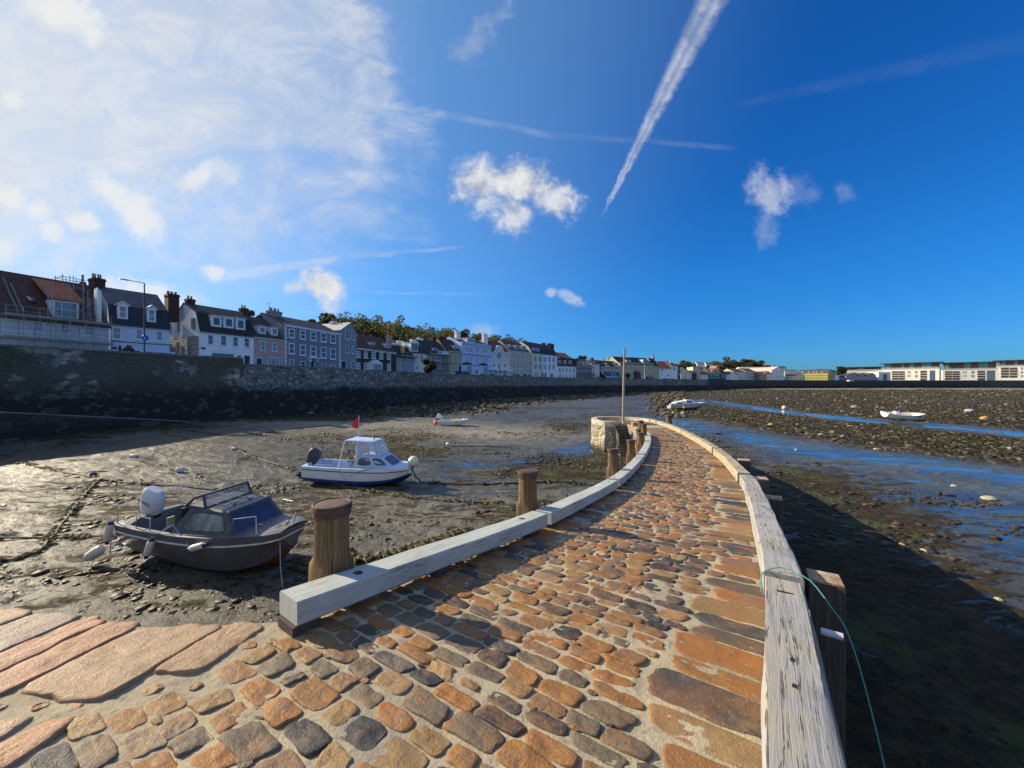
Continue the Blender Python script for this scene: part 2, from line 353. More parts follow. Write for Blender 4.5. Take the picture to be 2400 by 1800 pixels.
# ================================================================== GROUND
MUD = -4.7; ROAD = 1.5
WALL_A = [(-66, -30), (-52, 5), (-41.5, 31.1), (-37.1, 41.8), (-33.1, 47.3)]
WALL_B = [(-33.1, 47.3), (-28.2, 57.7), (-23.8, 71.4), (-16.7, 93.8), (0, 118), (28.6, 161), (61, 184), (109, 214)]
WALL_C = [(109, 214), (121, 226), (148, 245), (198, 260), (262, 267), (380, 267), (760, 258)]
WALL = np.array(WALL_A + WALL_B[1:] + WALL_C[1:], dtype=float)
def seg_dist(X, Y, P):                                            # signed distance to a polyline (left of travel positive)
    X = np.asarray(X, float); Y = np.asarray(Y, float); best = np.full(X.shape, 1e9); sgn = np.ones(X.shape)
    for (ax, ay), (bx, by) in zip(P[:-1], P[1:]):
        dx, dy = bx - ax, by - ay; L2 = dx * dx + dy * dy
        t = np.clip(((X - ax) * dx + (Y - ay) * dy) / L2, 0, 1); ex, ey = X - ax - t * dx, Y - ay - t * dy
        d = np.hypot(ex, ey); cr = dx * (Y - ay) - dy * (X - ax); m = d < best
        best = np.where(m, d, best); sgn = np.where(m, np.sign(cr), sgn)
    return best * sgn
def sst(x, a, b): t = np.clip((x - a) / (b - a), 0, 1); return t * t * (3 - 2 * t)
def vnoise(X, Y, s, seed=0):                                      # smooth value noise
    X = np.asarray(X) * s + seed * 17.3; Y = np.asarray(Y) * s + seed * 9.1
    xi = np.floor(X).astype(np.int64); yi = np.floor(Y).astype(np.int64); fx = X - xi; fy = Y - yi
    fx = fx * fx * (3 - 2 * fx); fy = fy * fy * (3 - 2 * fy)
    def h(a, b):
        n = (a * 374761393 + b * 668265263 + seed * 1442695) & 0x7fffffff; n = ((n ^ (n >> 13)) * 1274126177) & 0x7fffffff
        return ((n ^ (n >> 16)) & 0xffff) / 65535.0
    return (h(xi, yi) * (1 - fx) + h(xi + 1, yi) * fx) * (1 - fy) + (h(xi, yi + 1) * (1 - fx) + h(xi + 1, yi + 1) * fx) * fy
def fbm(X, Y, s, o=4, seed=0, g=.5): return sum(vnoise(X, Y, s * 2 ** i, seed + i) * g ** i for i in range(o)) / sum(g ** i for i in range(o))
def mud_base(X, Y):
    X = np.asarray(X, float); Y = np.asarray(Y, float)
    return MUD + 1.95 * sst(Y, 110, 290) * sst(X, 20, 110) + .25 * sst(Y, 60, 120) + .55 * sst(-X, 14, 32) * sst(Y, 26, 34)
def blob(X, Y, cx, cy, rx, ry): return np.exp(-(((X - cx) / rx) ** 2 + ((Y - cy) / ry) ** 2))
STREAM = [at(u, v, MUD + .25)[:2] for u, v in [(1640, 938), (1755, 952), (1830, 961), (1900, 968), (1990, 978), (2060, 984), (2160, 991), (2400, 1011), (2600, 1030)]]
WETBAND = [at(u, v, MUD)[:2] for u, v in [(1560, 985), (1660, 1008), (1740, 1025), (1880, 1055), (2080, 1080), (2300, 1110), (2600, 1150)]]
WETNEAR = [at(u, v, MUD)[:2] for u, v in [(1240, 1085), (1320, 1070), (1395, 1048), (1440, 1020)]]
WETMID = [at(u, v, MUD)[:2] for u, v in [(900, 1075), (1050, 1085), (1250, 1090)]]
def fields(X, Y):
    d = np.hypot(X, Y); right = sst(X - (.36 * Y), -2, 6)          # 1 on the seaward side of the pier
    ds = np.abs(seg_dist(X, Y, STREAM)); dbs = seg_dist(X, Y, WETBAND); db = np.abs(dbs); dn = np.abs(seg_dist(X, Y, WETNEAR)); dm = np.abs(seg_dist(X, Y, WETMID))
    wet = .30 + .25 * (fbm(X, Y, .08, 3, 4) - .5)
    wet = np.maximum(wet, .95 * sst(ds, 3.2, .8)); wet = np.maximum(wet, .60 * sst(db, 7.5, .4))
    wet = np.maximum(wet, .62 * sst(dn, 3.6, .5)); wet = np.maximum(wet, .52 * sst(dm, 4.0, .6))
    flat = right * sst(Y, 26, 16) * sst(X - .36 * Y, 5, 10); wet = np.maximum(wet, flat * .57 * sst(dbs, 6, -2)); pier_shade = right * sst(Y, 24, 14) * sst(X - .36 * Y, 11, 6); wet = wet * (1 - .75 * pier_shade)                  # wet sand right of the pier
    near_rub = .40 * sst(X - .36 * Y, 1.5, 3) * sst(X - .36 * Y, 9, 5) * sst(Y, 19, 27) * sst(Y, 46, 34)
    rocks = right * np.maximum(sst(dbs, 3, 8) * sst(ds, 2.2, 5.5), near_rub) * (.55 + .45 * sst(fbm(X, Y, .05, 3, 11), .3, .55))
    dw = -seg_dist(X, Y, WALL); rocks = np.maximum(rocks, sst(dw, 26, 8) * sst(Y, 48, 75) * .75); rocks = np.clip(rocks, 0, 1)
    rocks *= 1 - sst(Y, 205, 225) * right
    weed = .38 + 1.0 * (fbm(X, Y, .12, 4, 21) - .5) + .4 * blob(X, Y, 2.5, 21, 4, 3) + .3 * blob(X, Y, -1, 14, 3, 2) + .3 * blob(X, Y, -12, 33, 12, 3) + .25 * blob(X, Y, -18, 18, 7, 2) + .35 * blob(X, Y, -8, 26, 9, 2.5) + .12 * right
    weed += .45 * pier_shade; weed -= .6 * sst(ds, 6, 2) + .5 * sst(db, 7, 1); weed += .35 * sst(dw, 16, 4); weed -= .35 * sst(X, -4, -16) * sst(Y, 14, 20) * sst(Y, 34, 26)  # extra weed beside the pier paints its shade into the mud colour
    pale = blob(X, Y, -22, 45, 14, 7) * .9 + .75 * blob(X, Y, -3, 37, 10, 6) + .25 * (fbm(X, Y, .1, 3, 33) - .3) + .35 * blob(X, Y, -4, 14, 6, 3)
    pale = np.maximum(pale, sst(Y, 196, 222) * right * 1.0)
    return np.clip(wet, 0, 1), np.clip(weed, 0, 1), np.clip(pale, 0, 1), rocks
def mud_material():
    m, t, b = principled('wet_mud'); geo = t.new('ShaderNodeNewGeometry'); P = geo.outputs['Position']
    at_ = t.new('ShaderNodeAttribute', attribute_name='ground'); r, g, bl = t.sep(at_.outputs['Vector'])
    a2 = t.new('ShaderNodeAttribute', attribute_name='stony').outputs['Fac']
    nm = t.noise(P, .55, 6, .62, .3); nf = t.noise(P, 5.0, 6, .68); nx = t.noise(P, 28.0, 4, .7); nw = t.noise(t.mapping(P, (.7, 1.5, 1)), 1.3, 8, .72, .7)
    col = t.mix(t.ss(nm, .3, .7), (.045, .046, .040), (.088, .088, .073))
    col = t.mix(t.m('MULTIPLY', bl, t.ss(nm, .2, .6, .45, 1.0)), col, (.30, .265, .185))
    col = t.mix(t.m('MULTIPLY', t.ss(nx, .5, .75), .5), col, (.05, .045, .036))
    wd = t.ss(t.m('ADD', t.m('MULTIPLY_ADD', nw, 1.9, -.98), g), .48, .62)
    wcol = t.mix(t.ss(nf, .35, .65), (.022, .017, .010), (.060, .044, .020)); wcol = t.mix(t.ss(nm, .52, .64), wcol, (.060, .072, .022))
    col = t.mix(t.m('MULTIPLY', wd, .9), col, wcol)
    col = t.mix(t.m('MULTIPLY', a2, .85), col, t.mix(t.ss(nf, .35, .7), (.020, .018, .012), (.085, .075, .048)))
    vs = t.voro(P, 2.3); ve = t.voro(P, 2.3, 'DISTANCE_TO_EDGE'); vf = t.voro(P, 6.5); sp = t.new('ShaderNodeSeparateColor'); t.put(sp.inputs[0], vs.outputs['Color']); sf = t.new('ShaderNodeSeparateColor'); t.put(sf.inputs[0], vf.outputs['Color'])
    rk = t.ramp(sp.outputs[0], [(0, (.045, .039, .022)), (.3, (.11, .095, .055)), (.55, (.065, .058, .025)), (.75, (.17, .145, .09)), (.92, (.29, .25, .16))], 'CONSTANT'); rk = t.mix(t.ss(ve.outputs[0], .12, .0), rk, (.012, .011, .009)); rk = t.mix(t.m('MULTIPLY', sf.outputs[0], .5), rk, (.03, .026, .015))
    col = t.mix(t.m('MULTIPLY', a2, .92), col, rk)
    pit = t.m('MULTIPLY', t.ss(sf.outputs[1], .72, .78), t.ss(vf.outputs['Distance'], .42, .10)); col = t.mix(t.m('MULTIPLY', pit, .7), col, (.025, .022, .016))
    nq = t.noise(t.mapping(P, (.5, 1.5, 1)), .75, 6, .66, .5); wp = t.m('ADD', r, t.m('MULTIPLY_ADD', nq, 1.7, -.85)); wp = t.m('ADD', wp, t.m('MULTIPLY_ADD', nf, .60, -.30))
    pool = t.m('MULTIPLY', t.ss(wp, .50, .545), t.m('SUBTRACT', 1.0, t.m('MULTIPLY', wd, .75)))
    col = t.mix(pool, col, (.035, .036, .034))
    t.put(b.inputs['Base Color'], col)
    ro = t.m('ADD', t.m('MULTIPLY_ADD', nf, .45, .16), t.m('MULTIPLY', bl, .22)); ro = t.m('SUBTRACT', ro, t.m('MULTIPLY', t.ss(wp, .15, .5), .10))
    ro = t.m('ADD', ro, t.m('MULTIPLY', t.m('MAXIMUM', a2, t.m('MULTIPLY', wd, .7)), t.m('SUBTRACT', .95, ro)))
    t.put(b.inputs['Roughness'], t.m('ADD', t.m('MULTIPLY', ro, t.m('SUBTRACT', 1.0, pool)), t.m('MULTIPLY', pool, .07)))
    t.put(b.inputs['Specular IOR Level'], t.m('MULTIPLY_ADD', pool, .25, t.m('MULTIPLY_ADD', t.m('MAXIMUM', a2, wd), -.15, .21)))
    h = t.m('ADD', t.m('MULTIPLY', nf, 1.0), t.m('MULTIPLY', nx, .35)); h = t.m('ADD', h, t.m('MULTIPLY', wd, .5)); h = t.m('SUBTRACT', h, t.m('MULTIPLY', pit, .9)); h = t.m('ADD', h, t.m('MULTIPLY', a2, t.m('MULTIPLY', t.ss(ve.outputs[0], 0, .3), 2.6))); rip = t.new('ShaderNodeTexWave'); rip.inputs['Scale'].default_value = .75; rip.inputs['Distortion'].default_value = 9; rip.inputs['Detail'].default_value = 3; rip.inputs['Detail Scale'].default_value = .8; t.put(rip.inputs[0], t.mapping(P, (.35, 1.6, 1), (0, 0, .12))); h = t.m('ADD', h, t.m('MULTIPLY', rip.outputs[1], .42))
    h = t.m('MULTIPLY', h, t.m('SUBTRACT', 1.0, t.m('MULTIPLY', pool, .965)))
    t.put(b.inputs['Normal'], t.bump(h, .9, .075))
    return m
def build_mud():
    th = np.concatenate([np.linspace(-175, -62, 90), np.linspace(-61.8, 61.8, 820), np.linspace(62, 175, 90)]) * math.pi / 180
    rr = np.concatenate([np.geomspace(1.2, 3.5, 14), np.geomspace(3.6, 120, 330), np.geomspace(123, 420, 50)])
    T, R = np.meshgrid(th, rr); X = R * np.sin(T); Y = R * np.cos(T)
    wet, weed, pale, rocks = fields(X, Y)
    Z = mud_base(X, Y) + (fbm(X, Y, .25, 3, 2) - .5) * .22 * sst(R, 2, 8)
    dry = 1 - .9 * sst(wet, .42, .62)
    Z += dry * ((fbm(X, Y, 1.6, 3, 5) - .5) * .11 + (fbm(X, Y, 5.0, 2, 8) - .5) * .045 * sst(R, 60, 25)) + rocks * (fbm(X, Y, .9, 3, 14) - .4) * .5
    Z -= .08 * sst(wet, .5, .8)
    nr, nt = X.shape; V = np.stack([X, Y, Z], -1).reshape(-1, 3)
    i = np.arange(nr - 1)[:, None] * nt + np.arange(nt - 1)[None, :]
    F = np.stack([i, i + 1, i + nt + 1, i + nt], -1).reshape(-1, 4)[:, ::-1]
    o = np_obj('mudflat', V, F, mud_material(), smooth=True); tag(o, 'grey brown wet mud of the drained harbour with weed and pools', kind='structure')
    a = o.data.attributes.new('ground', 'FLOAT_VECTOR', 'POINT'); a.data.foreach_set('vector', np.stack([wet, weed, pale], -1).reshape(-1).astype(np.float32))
    a = o.data.attributes.new('stony', 'FLOAT', 'POINT'); a.data.foreach_set('value', rocks.reshape(-1).astype(np.float32))
build_mud()

# ---- land behind the sea wall
def hill_h(X, Y):
    d = seg_dist(X, Y, WALL)
    h = 17 * sst(d, 24, 70) * sst(X, 40, -10) * sst(Y, 40, 120) * (.8 + .4 * fbm(X, Y, .012, 2, 3))
    h += 6 * sst(d, 24, 60) * sst(X, 40, -10) * (1 - sst(Y, 40, 120))
    h += 15 * blob(X, Y, 250, 520, 150, 120) * sst(d, 30, 90) + 7 * blob(X, Y, 60, 330, 120, 90) * sst(d, 25, 80)
    return h
def build_land():
    xs = np.arange(-420, 900, 8.0); ys = np.arange(-120, 900, 8.0); X, Y = np.meshgrid(xs, ys); d = seg_dist(X, Y, WALL)
    Z = ROAD - .06 + hill_h(X, Y); ny, nx = X.shape; V = np.stack([X, Y, Z], -1).reshape(-1, 3)
    i = np.arange(ny - 1)[:, None] * nx + np.arange(nx - 1)[None, :]; F = np.stack([i, i + 1, i + nx + 1, i + nx], -1).reshape(-1, 4)
    keep = d.reshape(-1)[F].min(1) > 3.0
    tag(np_obj('hills', V, F[keep], M('hill_grass', (.055, .07, .028), .9, .4, .05), smooth=True), kind='structure')
    n = len(WALL); P = WALL; off = []
    for i in range(n):
        t = P[min(i + 1, n - 1)] - P[max(i - 1, 0)]; t /= np.linalg.norm(t); off.append((-t[1], t[0]))
    off = np.array(off)
    for nm, a, b_, z, mt in (('road', .3, 8.6, ROAD, M('asphalt', (.055, .055, .058), .85, .2, 8)), ('pavement', 8.6, 14.0, ROAD + .12, M('paving', (.22, .21, .20), .85, .15, 5))):
        v = []; f = []
        for i in range(n):
            A = P[i] + off[i] * a; B = P[i] + off[i] * b_
            v += [(A[0], A[1], z), (B[0], B[1], z), (A[0], A[1], z - .3)]
            if i: j = 3 * (i - 1); f += [(j, j + 3, j + 4, j + 1), (j + 2, j + 5, j + 3, j)]
        tag(mesh_obj(nm, v, f, mt), kind='structure')
build_land()

# ================================================================== SEA WALLS
def densify(P, step):
    out = []
    for a, b in zip(P[:-1], P[1:]):
        a, b = np.array(a, float), np.array(b, float); n = max(1, int(np.linalg.norm(b - a) / step))
        out += [a + (b - a) * i / n for i in range(n)]
    return out + [np.array(P[-1], float)]
def sea_wall(P, ztop, mat, cmat, label, step=2.5, batter=.07, zb=-6.2, th=.55, cop=.16):
    root = empty('sea_wall', (P[0][0], P[0][1], zb), 0, label, 'sea wall', 'stone sea walls round the harbour'); o0 = Vector(root.location)
    Q = densify(P, step); n = len(Q); nv = 7; V = []; F = []; C = []; G = []
    for i, q in enumerate(Q):
        t = Q[min(i + 1, n - 1)] - Q[max(i - 1, 0)]; t = t / np.linalg.norm(t); nl = np.array((-t[1], t[0]))
        for k in range(nv):
            z = zb + (ztop - zb) * k / (nv - 1); off = -batter * (ztop - z) + (random.random() - .5) * .10 * (k < nv - 1)
            p = q + nl * off; V.append((p[0] - o0.x, p[1] - o0.y, z - o0.z))
        p = q + nl * th; V += [(p[0] - o0.x, p[1] - o0.y, ztop - o0.z), (p[0] - o0.x, p[1] - o0.y, ROAD - .4 - o0.z)]
        for s_, z in ((-.05, ztop), (-.05, ztop + cop), (th + .05, ztop + cop), (th + .05, ztop)):
            p = q + nl * s_; C.append((p[0] - o0.x, p[1] - o0.y, z + .003 - o0.z + (random.random() - .5) * .03))
    m = nv + 2
    for i in range(n - 1):
        for k in range(m - 1): F.append((i * m + k, i * m + k + m, i * m + k + m + 1, i * m + k + 1))
        for k in range(4): G.append((i * 4 + k, i * 4 + 4 + k, i * 4 + 4 + (k + 1) % 4, i * 4 + (k + 1) % 4))
    F.append(tuple(range(m))); F.append(tuple(range((n - 1) * m, n * m))[::-1]); G += [(3, 2, 1, 0), tuple(range(4 * n - 4, 4 * n))]
    for nm, v, f, mt in (('masonry', V, F, mat), ('coping', C, G, cmat)):
        o = mesh_obj(nm, v, f, mt, root); bm = bmesh.new(); bm.from_mesh(o.data); bmesh.ops.recalc_face_normals(bm, faces=bm.faces); bm.to_mesh(o.data); bm.free()
    return root
cop_m = M('coping_granite', (.16, .15, .135), .85, .3, 1.5, .4, 20)
mA = rubble('old_wall_stone', [(.15, .14, .125), (.20, .18, .145), (.17, .16, .15), (.27, .245, .205)], (.14, .13, .11), 1.9, 1.6, .06, (-1.6, .7), moss=.55, patch=(.10, .095, .08))
nd = mA.node_tree
mB = rubble('far_wall_stone', [(.25, .245, .23), (.34, .32, .28), (.18, .18, .19), (.44, .42, .38)], (.055, .052, .046), 1.55, 1.45, .07, (-1.1, -.1), moss=.35)
mC = rubble('shore_wall_stone', [(.06, .06, .062), (.08, .075, .07)], (.05, .05, .05), 1.0, 1.5, .06, (-1.5, -.3))
sea_wall(WALL_A, 3.25 - .16, mA, cop_m, 'tall dark rubble sea wall with pale stone patches below the scaffolded house')
sea_wall(WALL_B, 2.5 - .16, mB, cop_m, 'long grey rubble sea wall curving below the coloured terraces, weed black at its foot')
sea_wall(WALL_C, 2.5 - .10, mC, M('coping_dark', (.08, .08, .08), .85, .2, 1.5), 'distant dark sea wall along the beach before the apartment blocks', step=8)
def slipway():
    root = empty('slipway', (-41, 30, MUD), 0, 'low stone slipway sloping down along the foot of the old sea wall', 'slipway'); mb = MB(); o = root.location
    top = MB(); P = [(-58, 2, -.9), (-48, 17.5, -1.6), (-38.8, 29.3, -2.2), (-35.0, 39.2, -3.75), (-33.6, 44.5, -4.75)]
    for (a, b) in zip(P[:-1], P[1:]):
        d = Vector((b[0] - a[0], b[1] - a[1], 0)).normalized(); n = Vector((-d.y, d.x, 0)) * 4.2
        A, B = Vector(a) - o, Vector(b) - o; lo = lambda q: Vector((q.x, q.y, -1.6))
        mb.hexa([lo(A), lo(B), lo(B + n), lo(A + n), A, B, B + n, A + n])
        top.hexa([A + Vector((0, 0, .004)), B + Vector((0, 0, .004)), B + n * .12 + Vector((0, 0, .004)), A + n * .12 + Vector((0, 0, .004)), A + Vector((0, 0, .09)), B + Vector((0, 0, .09)), B + n * .12 + Vector((0, 0, .09)), A + n * .12 + Vector((0, 0, .09))])
    mb.build('ramp', rubble('slip_stone', [(.05, .048, .042), (.075, .07, .06)], (.03, .03, .026), 1.2, 1.6, .05, (-4.2, -2.8)), root); top.build('edge_stones', M('slip_edge', (.20, .19, .165), .8, .3, 1.5), root)
slipway()

# ================================================================== STONE PIER
Qk = [-12, -4, -2, 0, 2.2, 5, 9.5, 12.7, 17.3, 24, 34, 60]; Zk = [-1.25, -1.3, -1.34, -1.44, -1.64, -1.89, -2.24, -2.42, -2.58, -2.76, -2.84, -2.9]
def zd(x, y): return np.interp(np.asarray(y) + .4 * np.asarray(x), Qk, Zk)
def catmull(P, step):
    P = [np.array(p, float) for p in P]; out = []
    for i in range(len(P) - 1):
        p0, p1, p2, p3 = P[max(i - 1, 0)], P[i], P[i + 1], P[min(i + 2, len(P) - 1)]; n = max(2, int(np.linalg.norm(p2 - p1) / step))
        for k in range(n):
            t = k / n; out.append(.5 * ((2 * p1) + (-p0 + p2) * t + (2 * p0 - 5 * p1 + 4 * p2 - p3) * t * t + (-p0 + 3 * p1 - 3 * p2 + p3) * t ** 3))
    return np.array(out + [P[-1]])
L_IN = [(-1.36, 2.43), (-.88, 3.09), (.46, 4.94), (2.21, 7.9), (3.96, 11.6), (5.72, 15.8), (6.9, 19.2), (7.15, 20.3)]
R_IN = [(-5.70, -8.81), (-4.4, -6.8), (-3.1, -4.79), (-1.8, -2.78), (-.5, -.77), (.20, .31), (.87, 1.34), (1.41, 2.15), (2.10, 3.2), (2.93, 4.63), (4.17, 6.83), (5.27, 8.95), (7.15, 13.6), (8.84, 19.38), (9.83, 24.38), (10.1, 28.15)]
Rc = catmull(R_IN, .25); rs = np.concatenate([[0], np.cumsum(np.linalg.norm(np.diff(Rc, axis=0), axis=1))])
s_ref = rs[np.argmin(np.hypot(Rc[:, 0] - .87, Rc[:, 1] - 1.34))]; rs = rs - s_ref                       # s = 0 beside the camera
def R_at(s): return np.array([np.interp(s, rs, Rc[:, 0]), np.interp(s, rs, Rc[:, 1])])
def R_dir(s): d = R_at(s + .3) - R_at(s - .3); return d / np.linalg.norm(d)
def st(s, t): d = R_dir(s); return R_at(s) + np.array((-d[1], d[0])) * t
def offset_poly(P, d):
    P = np.array(P, float); n = len(P); out = []
    for i in range(n):
        t = P[min(i + 1, n - 1)] - P[max(i - 1, 0)]; t /= np.linalg.norm(t); out.append(P[i] + np.array((-t[1], t[0])) * d)
    return np.array(out)
Lc = catmull(L_IN, .25); L_OUT = offset_poly(Lc, .26); R_OUT = offset_poly(Rc, -.30)
QUAY = [(-14, 2.75), (-9, 2.68), (-3.55, 2.66), (-2.86, 2.58), (-2.39, 2.50), (-1.97, 2.54), (-1.62, 2.62)]
PLAT = [(7.45, 22.0), (8.05, 24.7), (8.15, 27.3), (7.02, 27.3), (7.0, 26.1), (6.35, 26.2), (5.98, 27.2), (6.0, 28.9), (6.5, 30.2), (7.7, 30.9), (9.2, 30.4), (10.2, 29.0)]
ring = [np.array(p) for p in QUAY] + list(L_OUT) + [np.array(p) for p in PLAT] + list(R_OUT[::-1]) + [np.array((-14.0, -8.8))]
RING = np.array(ring)
def inside(x, y, P=RING):
    x = np.asarray(x, float); y = np.asarray(y, float); c = np.zeros(x.shape, bool); n = len(P); j = n - 1
    for i in range(n):
        xi, yi, xj, yj = P[i][0], P[i][1], P[j][0], P[j][1]
        c ^= ((yi > y) != (yj > y)) & (x < (xj - xi) * (y - yi) / (yj - yi + 1e-12) + xi); j = i
    return c
def ray_left(s, tmax=16):                                         # how far the deck reaches left of the right edge
    o = R_at(s); d = R_dir(s); n = np.array((-d[1], d[0])); best = tmax; P = RING; m = len(P)
    for i in range(m):
        a, b = P[i], P[(i + 1) % m]; e = b - a; den = n[0] * e[1] - n[1] * e[0]
        if abs(den) < 1e-9: continue
        t = ((a - o)[0] * e[1] - (a - o)[1] * e[0]) / den; k = ((a - o)[0] * n[1] - (a - o)[1] * n[0]) / den
        if .25 < t < best and 0 <= k <= 1: best = t
    return best
pier = empty('stone_pier', (0, 2, MUD), 0, 'curving cobbled stone pier running out from the foreground to a round head', 'pier')
PO = Vector(pier.location)
mort = None
def mortar_mat():
    m, t, b = principled('pier_mortar'); P = t.new('ShaderNodeNewGeometry').outputs['Position']
    n = t.noise(P, 1.2, 5, .6); n2 = t.noise(P, 14, 6, .7); n3 = t.noise(P, 90, 3, .7)
    c = t.mix(t.ss(n, .32, .68), (.32, .285, .21), (.46, .385, .25)); c = t.mix(t.m('MULTIPLY', t.ss(n2, .48, .72), .75), c, (.17, .155, .13)); c = t.mix(t.m('MULTIPLY', t.ss(t.noise(P, .55, 5, .7), .48, .68), .55), c, (.15, .14, .115))
    c = t.mix(t.m('MULTIPLY', t.ss(n2, .30, .42, 1, 0), .4), c, (.40, .25, .09))
    t.put(b.inputs['Base Color'], c); b.inputs['Roughness'].default_value = .9; b.inputs['Specular IOR Level'].default_value = .2
    t.put(b.inputs['Normal'], t.bump(t.m('ADD', n2, t.m('MULTIPLY', n3, .3)), .6, .025)); return m
def stone_mat(nm='cobble_stone', pal=None):
    m, t, b = principled(nm); g = t.new('ShaderNodeNewGeometry'); P = g.outputs['Position']; rnd = g.outputs['Random Per Island']
    base = t.ramp(rnd, pal or [(0.0, (.27, .125, .030)), (.16, (.135, .105, .065)), (.27, (.31, .125, .024)), (.41, (.25, .155, .055)), (.50, (.058, .053, .046)), (.62, (.23, .12, .045)),
                        (.70, (.105, .078, .050)), (.79, (.30, .19, .078)), (.89, (.024, .025, .028)), (.96, (.20, .115, .06))], 'CONSTANT')
    wn = t.new('ShaderNodeTexWhiteNoise', noise_dimensions='1D'); t.put(wn.inputs['W'], t.m('MULTIPLY', rnd, 371.7)); r2 = wn.outputs['Value']
    n = t.noise(P, 7, 5, .65); n2 = t.noise(P, 60, 4, .75); n3 = t.noise(P, 190, 2, .7); nb = t.noise(P, 2.3, 4, .6)
    c = t.mix(t.m('MULTIPLY', t.ss(n, .46, .70), .75), base, t.mix(r2, (.28, .12, .03), (.15, .13, .10)))
    c = t.mix(t.m('MULTIPLY', t.ss(nb, .48, .66), .35), c, (.31, .13, .026))
    c = t.mix(t.m('MULTIPLY', t.ss(n2, .52, .72), .6), c, (.065, .05, .038)); c = t.mix(t.m('MULTIPLY', t.ss(n3, .58, .74), .55), c, (.55, .42, .26))
    c = t.mix(t.m('MULTIPLY', t.ss(t.noise(P, 9.5, 5, .75, .4), .665, .70), .45), c, (.52, .49, .43))
    t.put(b.inputs['Base Color'], c); t.put(b.inputs['Roughness'], t.m('MULTIPLY_ADD', n2, .30, .42)); b.inputs['Specular IOR Level'].default_value = .42
    h = t.m('ADD', t.m('MULTIPLY', n, .9), t.m('ADD', t.m('MULTIPLY', n2, .55), t.m('MULTIPLY', n3, .22)))
    t.put(b.inputs['Normal'], t.bump(h, .85, .016)); return m
MORT, STONE = mortar_mat(), stone_mat()
SLABS = stone_mat('edge_slab_stone', [(0, (.36, .24, .14)), (.3, (.40, .21, .12)), (.55, (.38, .29, .18)), (.75, (.30, .24, .19)), (.9, (.40, .20, .10))])
PIERWALL = rubble('pier_wall_stone', [(.30, .28, .24), (.42, .27, .13), (.22, .21, .20), (.36, .33, .27), (.17, .165, .16)], (.48, .43, .28), 1.9, 1.0, .085, (-4.5, -3.9), dark=(.03, .028, .02), bstr=1.0)
def build_pier():
    # body: walls all round, standing in the mud
    B = []; n = len(RING)
    for i in range(n):
        a, b = RING[i], RING[(i + 1) % n]; k = max(1, int(np.linalg.norm(b - a) / .8))
        for j in range(k): B.append(a + (b - a) * j / k)
    B = np.array(B); n = len(B); V = []; F = []; lv = 6; cen = np.roll(B, -1, 0) - np.roll(B, 1, 0); nr = np.stack([-cen[:, 1], cen[:, 0]], 1); nr /= np.linalg.norm(nr, axis=1)[:, None]
    for i, p in enumerate(B):
        zt = float(zd(*p)) - .012
        for k in range(lv):
            z = zt + (-5.6 - zt) * k / (lv - 1); q = p + nr[i] * (.03 * k + (random.random() - .5) * .06 * (k > 0)) ; V.append(Vector((q[0], q[1], z)) - PO)
    for i in range(n):
        j = (i + 1) % n
        for k in range(lv - 1): F.append((i * lv + k, j * lv + k, j * lv + k + 1, i * lv + k + 1))
    o = mesh_obj('wall', V, F, PIERWALL, pier); bm = bmesh.new(); bm.from_mesh(o.data); bmesh.ops.recalc_face_normals(bm, faces=bm.faces); bm.to_mesh(o.data); bm.free()
    # deck: the mortar bed
    V = []; F = []; S = np.concatenate([np.arange(-8.5, -2, .25), np.arange(-2, 5, .05), np.arange(5, 25.2, .12)]); NT_ = 90
    for s in S:
        Wd = ray_left(s); o = R_at(s); d = R_dir(s); nl = np.array((-d[1], d[0]))
        tt = -.30 + (Wd + .28) * (np.linspace(0, 1, NT_) ** 1.15)
        X = o[0] + nl[0] * tt; Y = o[1] + nl[1] * tt
        Z = zd(X, Y) + (fbm(X, Y, 5, 3, 41) - .5) * .018 + (fbm(X, Y, 16, 2, 47) - .5) * .012 + .003
        V.append(np.stack([X, Y, Z], 1))
    V = np.concatenate(V) - np.array(PO); ns = len(S)
    i = np.arange(ns - 1)[:, None] * NT_ + np.arange(NT_ - 1)[None, :]; F = np.stack([i, i + 1, i + NT_ + 1, i + NT_], -1).reshape(-1, 4)[:, ::-1]
    np_obj('deck', V, F, MORT, pier, True)
    e = R_at(25.1); m = [tuple(RING[k]) for k in range(len(RING)) if RING[k][1] > 24.3 and RING[k][0] > 5.5]
    pp = [(8.05, 24.55)] + PLAT[2:] + [(10.3, 28.15), (10.13, 24.6)]
    mesh_obj('head_deck', [Vector((x, y, float(zd(x, y)) - .02)) - PO for x, y in pp], [tuple(range(len(pp)))], MORT, pier)
    # staircase down the inner side of the head
    mb = MB(); ns_ = 12; zt = -2.80; y1 = 27.3; run = .215; rise = (4.75 - 2.80) / ns_
    for k in range(ns_):
        ya = y1 - run * (k + 1); mb.box(7.03 - PO.x, 8.12 - PO.x, ya - PO.y, y1 - run * k - PO.y, -5.4 - PO.z, zt - rise * (k + 1) - PO.z)
        mb.box(7.03 - PO.x, 8.12 - PO.x, ya - .03 - PO.y, ya + .035 - PO.y, zt - rise * (k + 1) - PO.z + .002, zt - rise * (k + 1) + .02 - PO.z)
    mb.build('staircase', M('stair_stone', (.10, .095, .075), .85, .4, 2, .4), pier)
    # pale stub wall left of the stairs, stepping down with them
    mb = MB()
    for k in range(4): mb.box(6.92 - PO.x + .06 * k, 7.02 - PO.x + .05 * k, 26.05 - .12 * k - PO.y, 26.30 - PO.y, -5.4 - PO.z, -2.86 - .16 * k - PO.z)
    mb.box(8.06 - PO.x, 8.42 - PO.x, 25.6 - PO.y, 25.95 - PO.y, -3.3 - PO.z, -2.58 - PO.z)
    mb.build('stair_cheek', PIERWALL, pier)
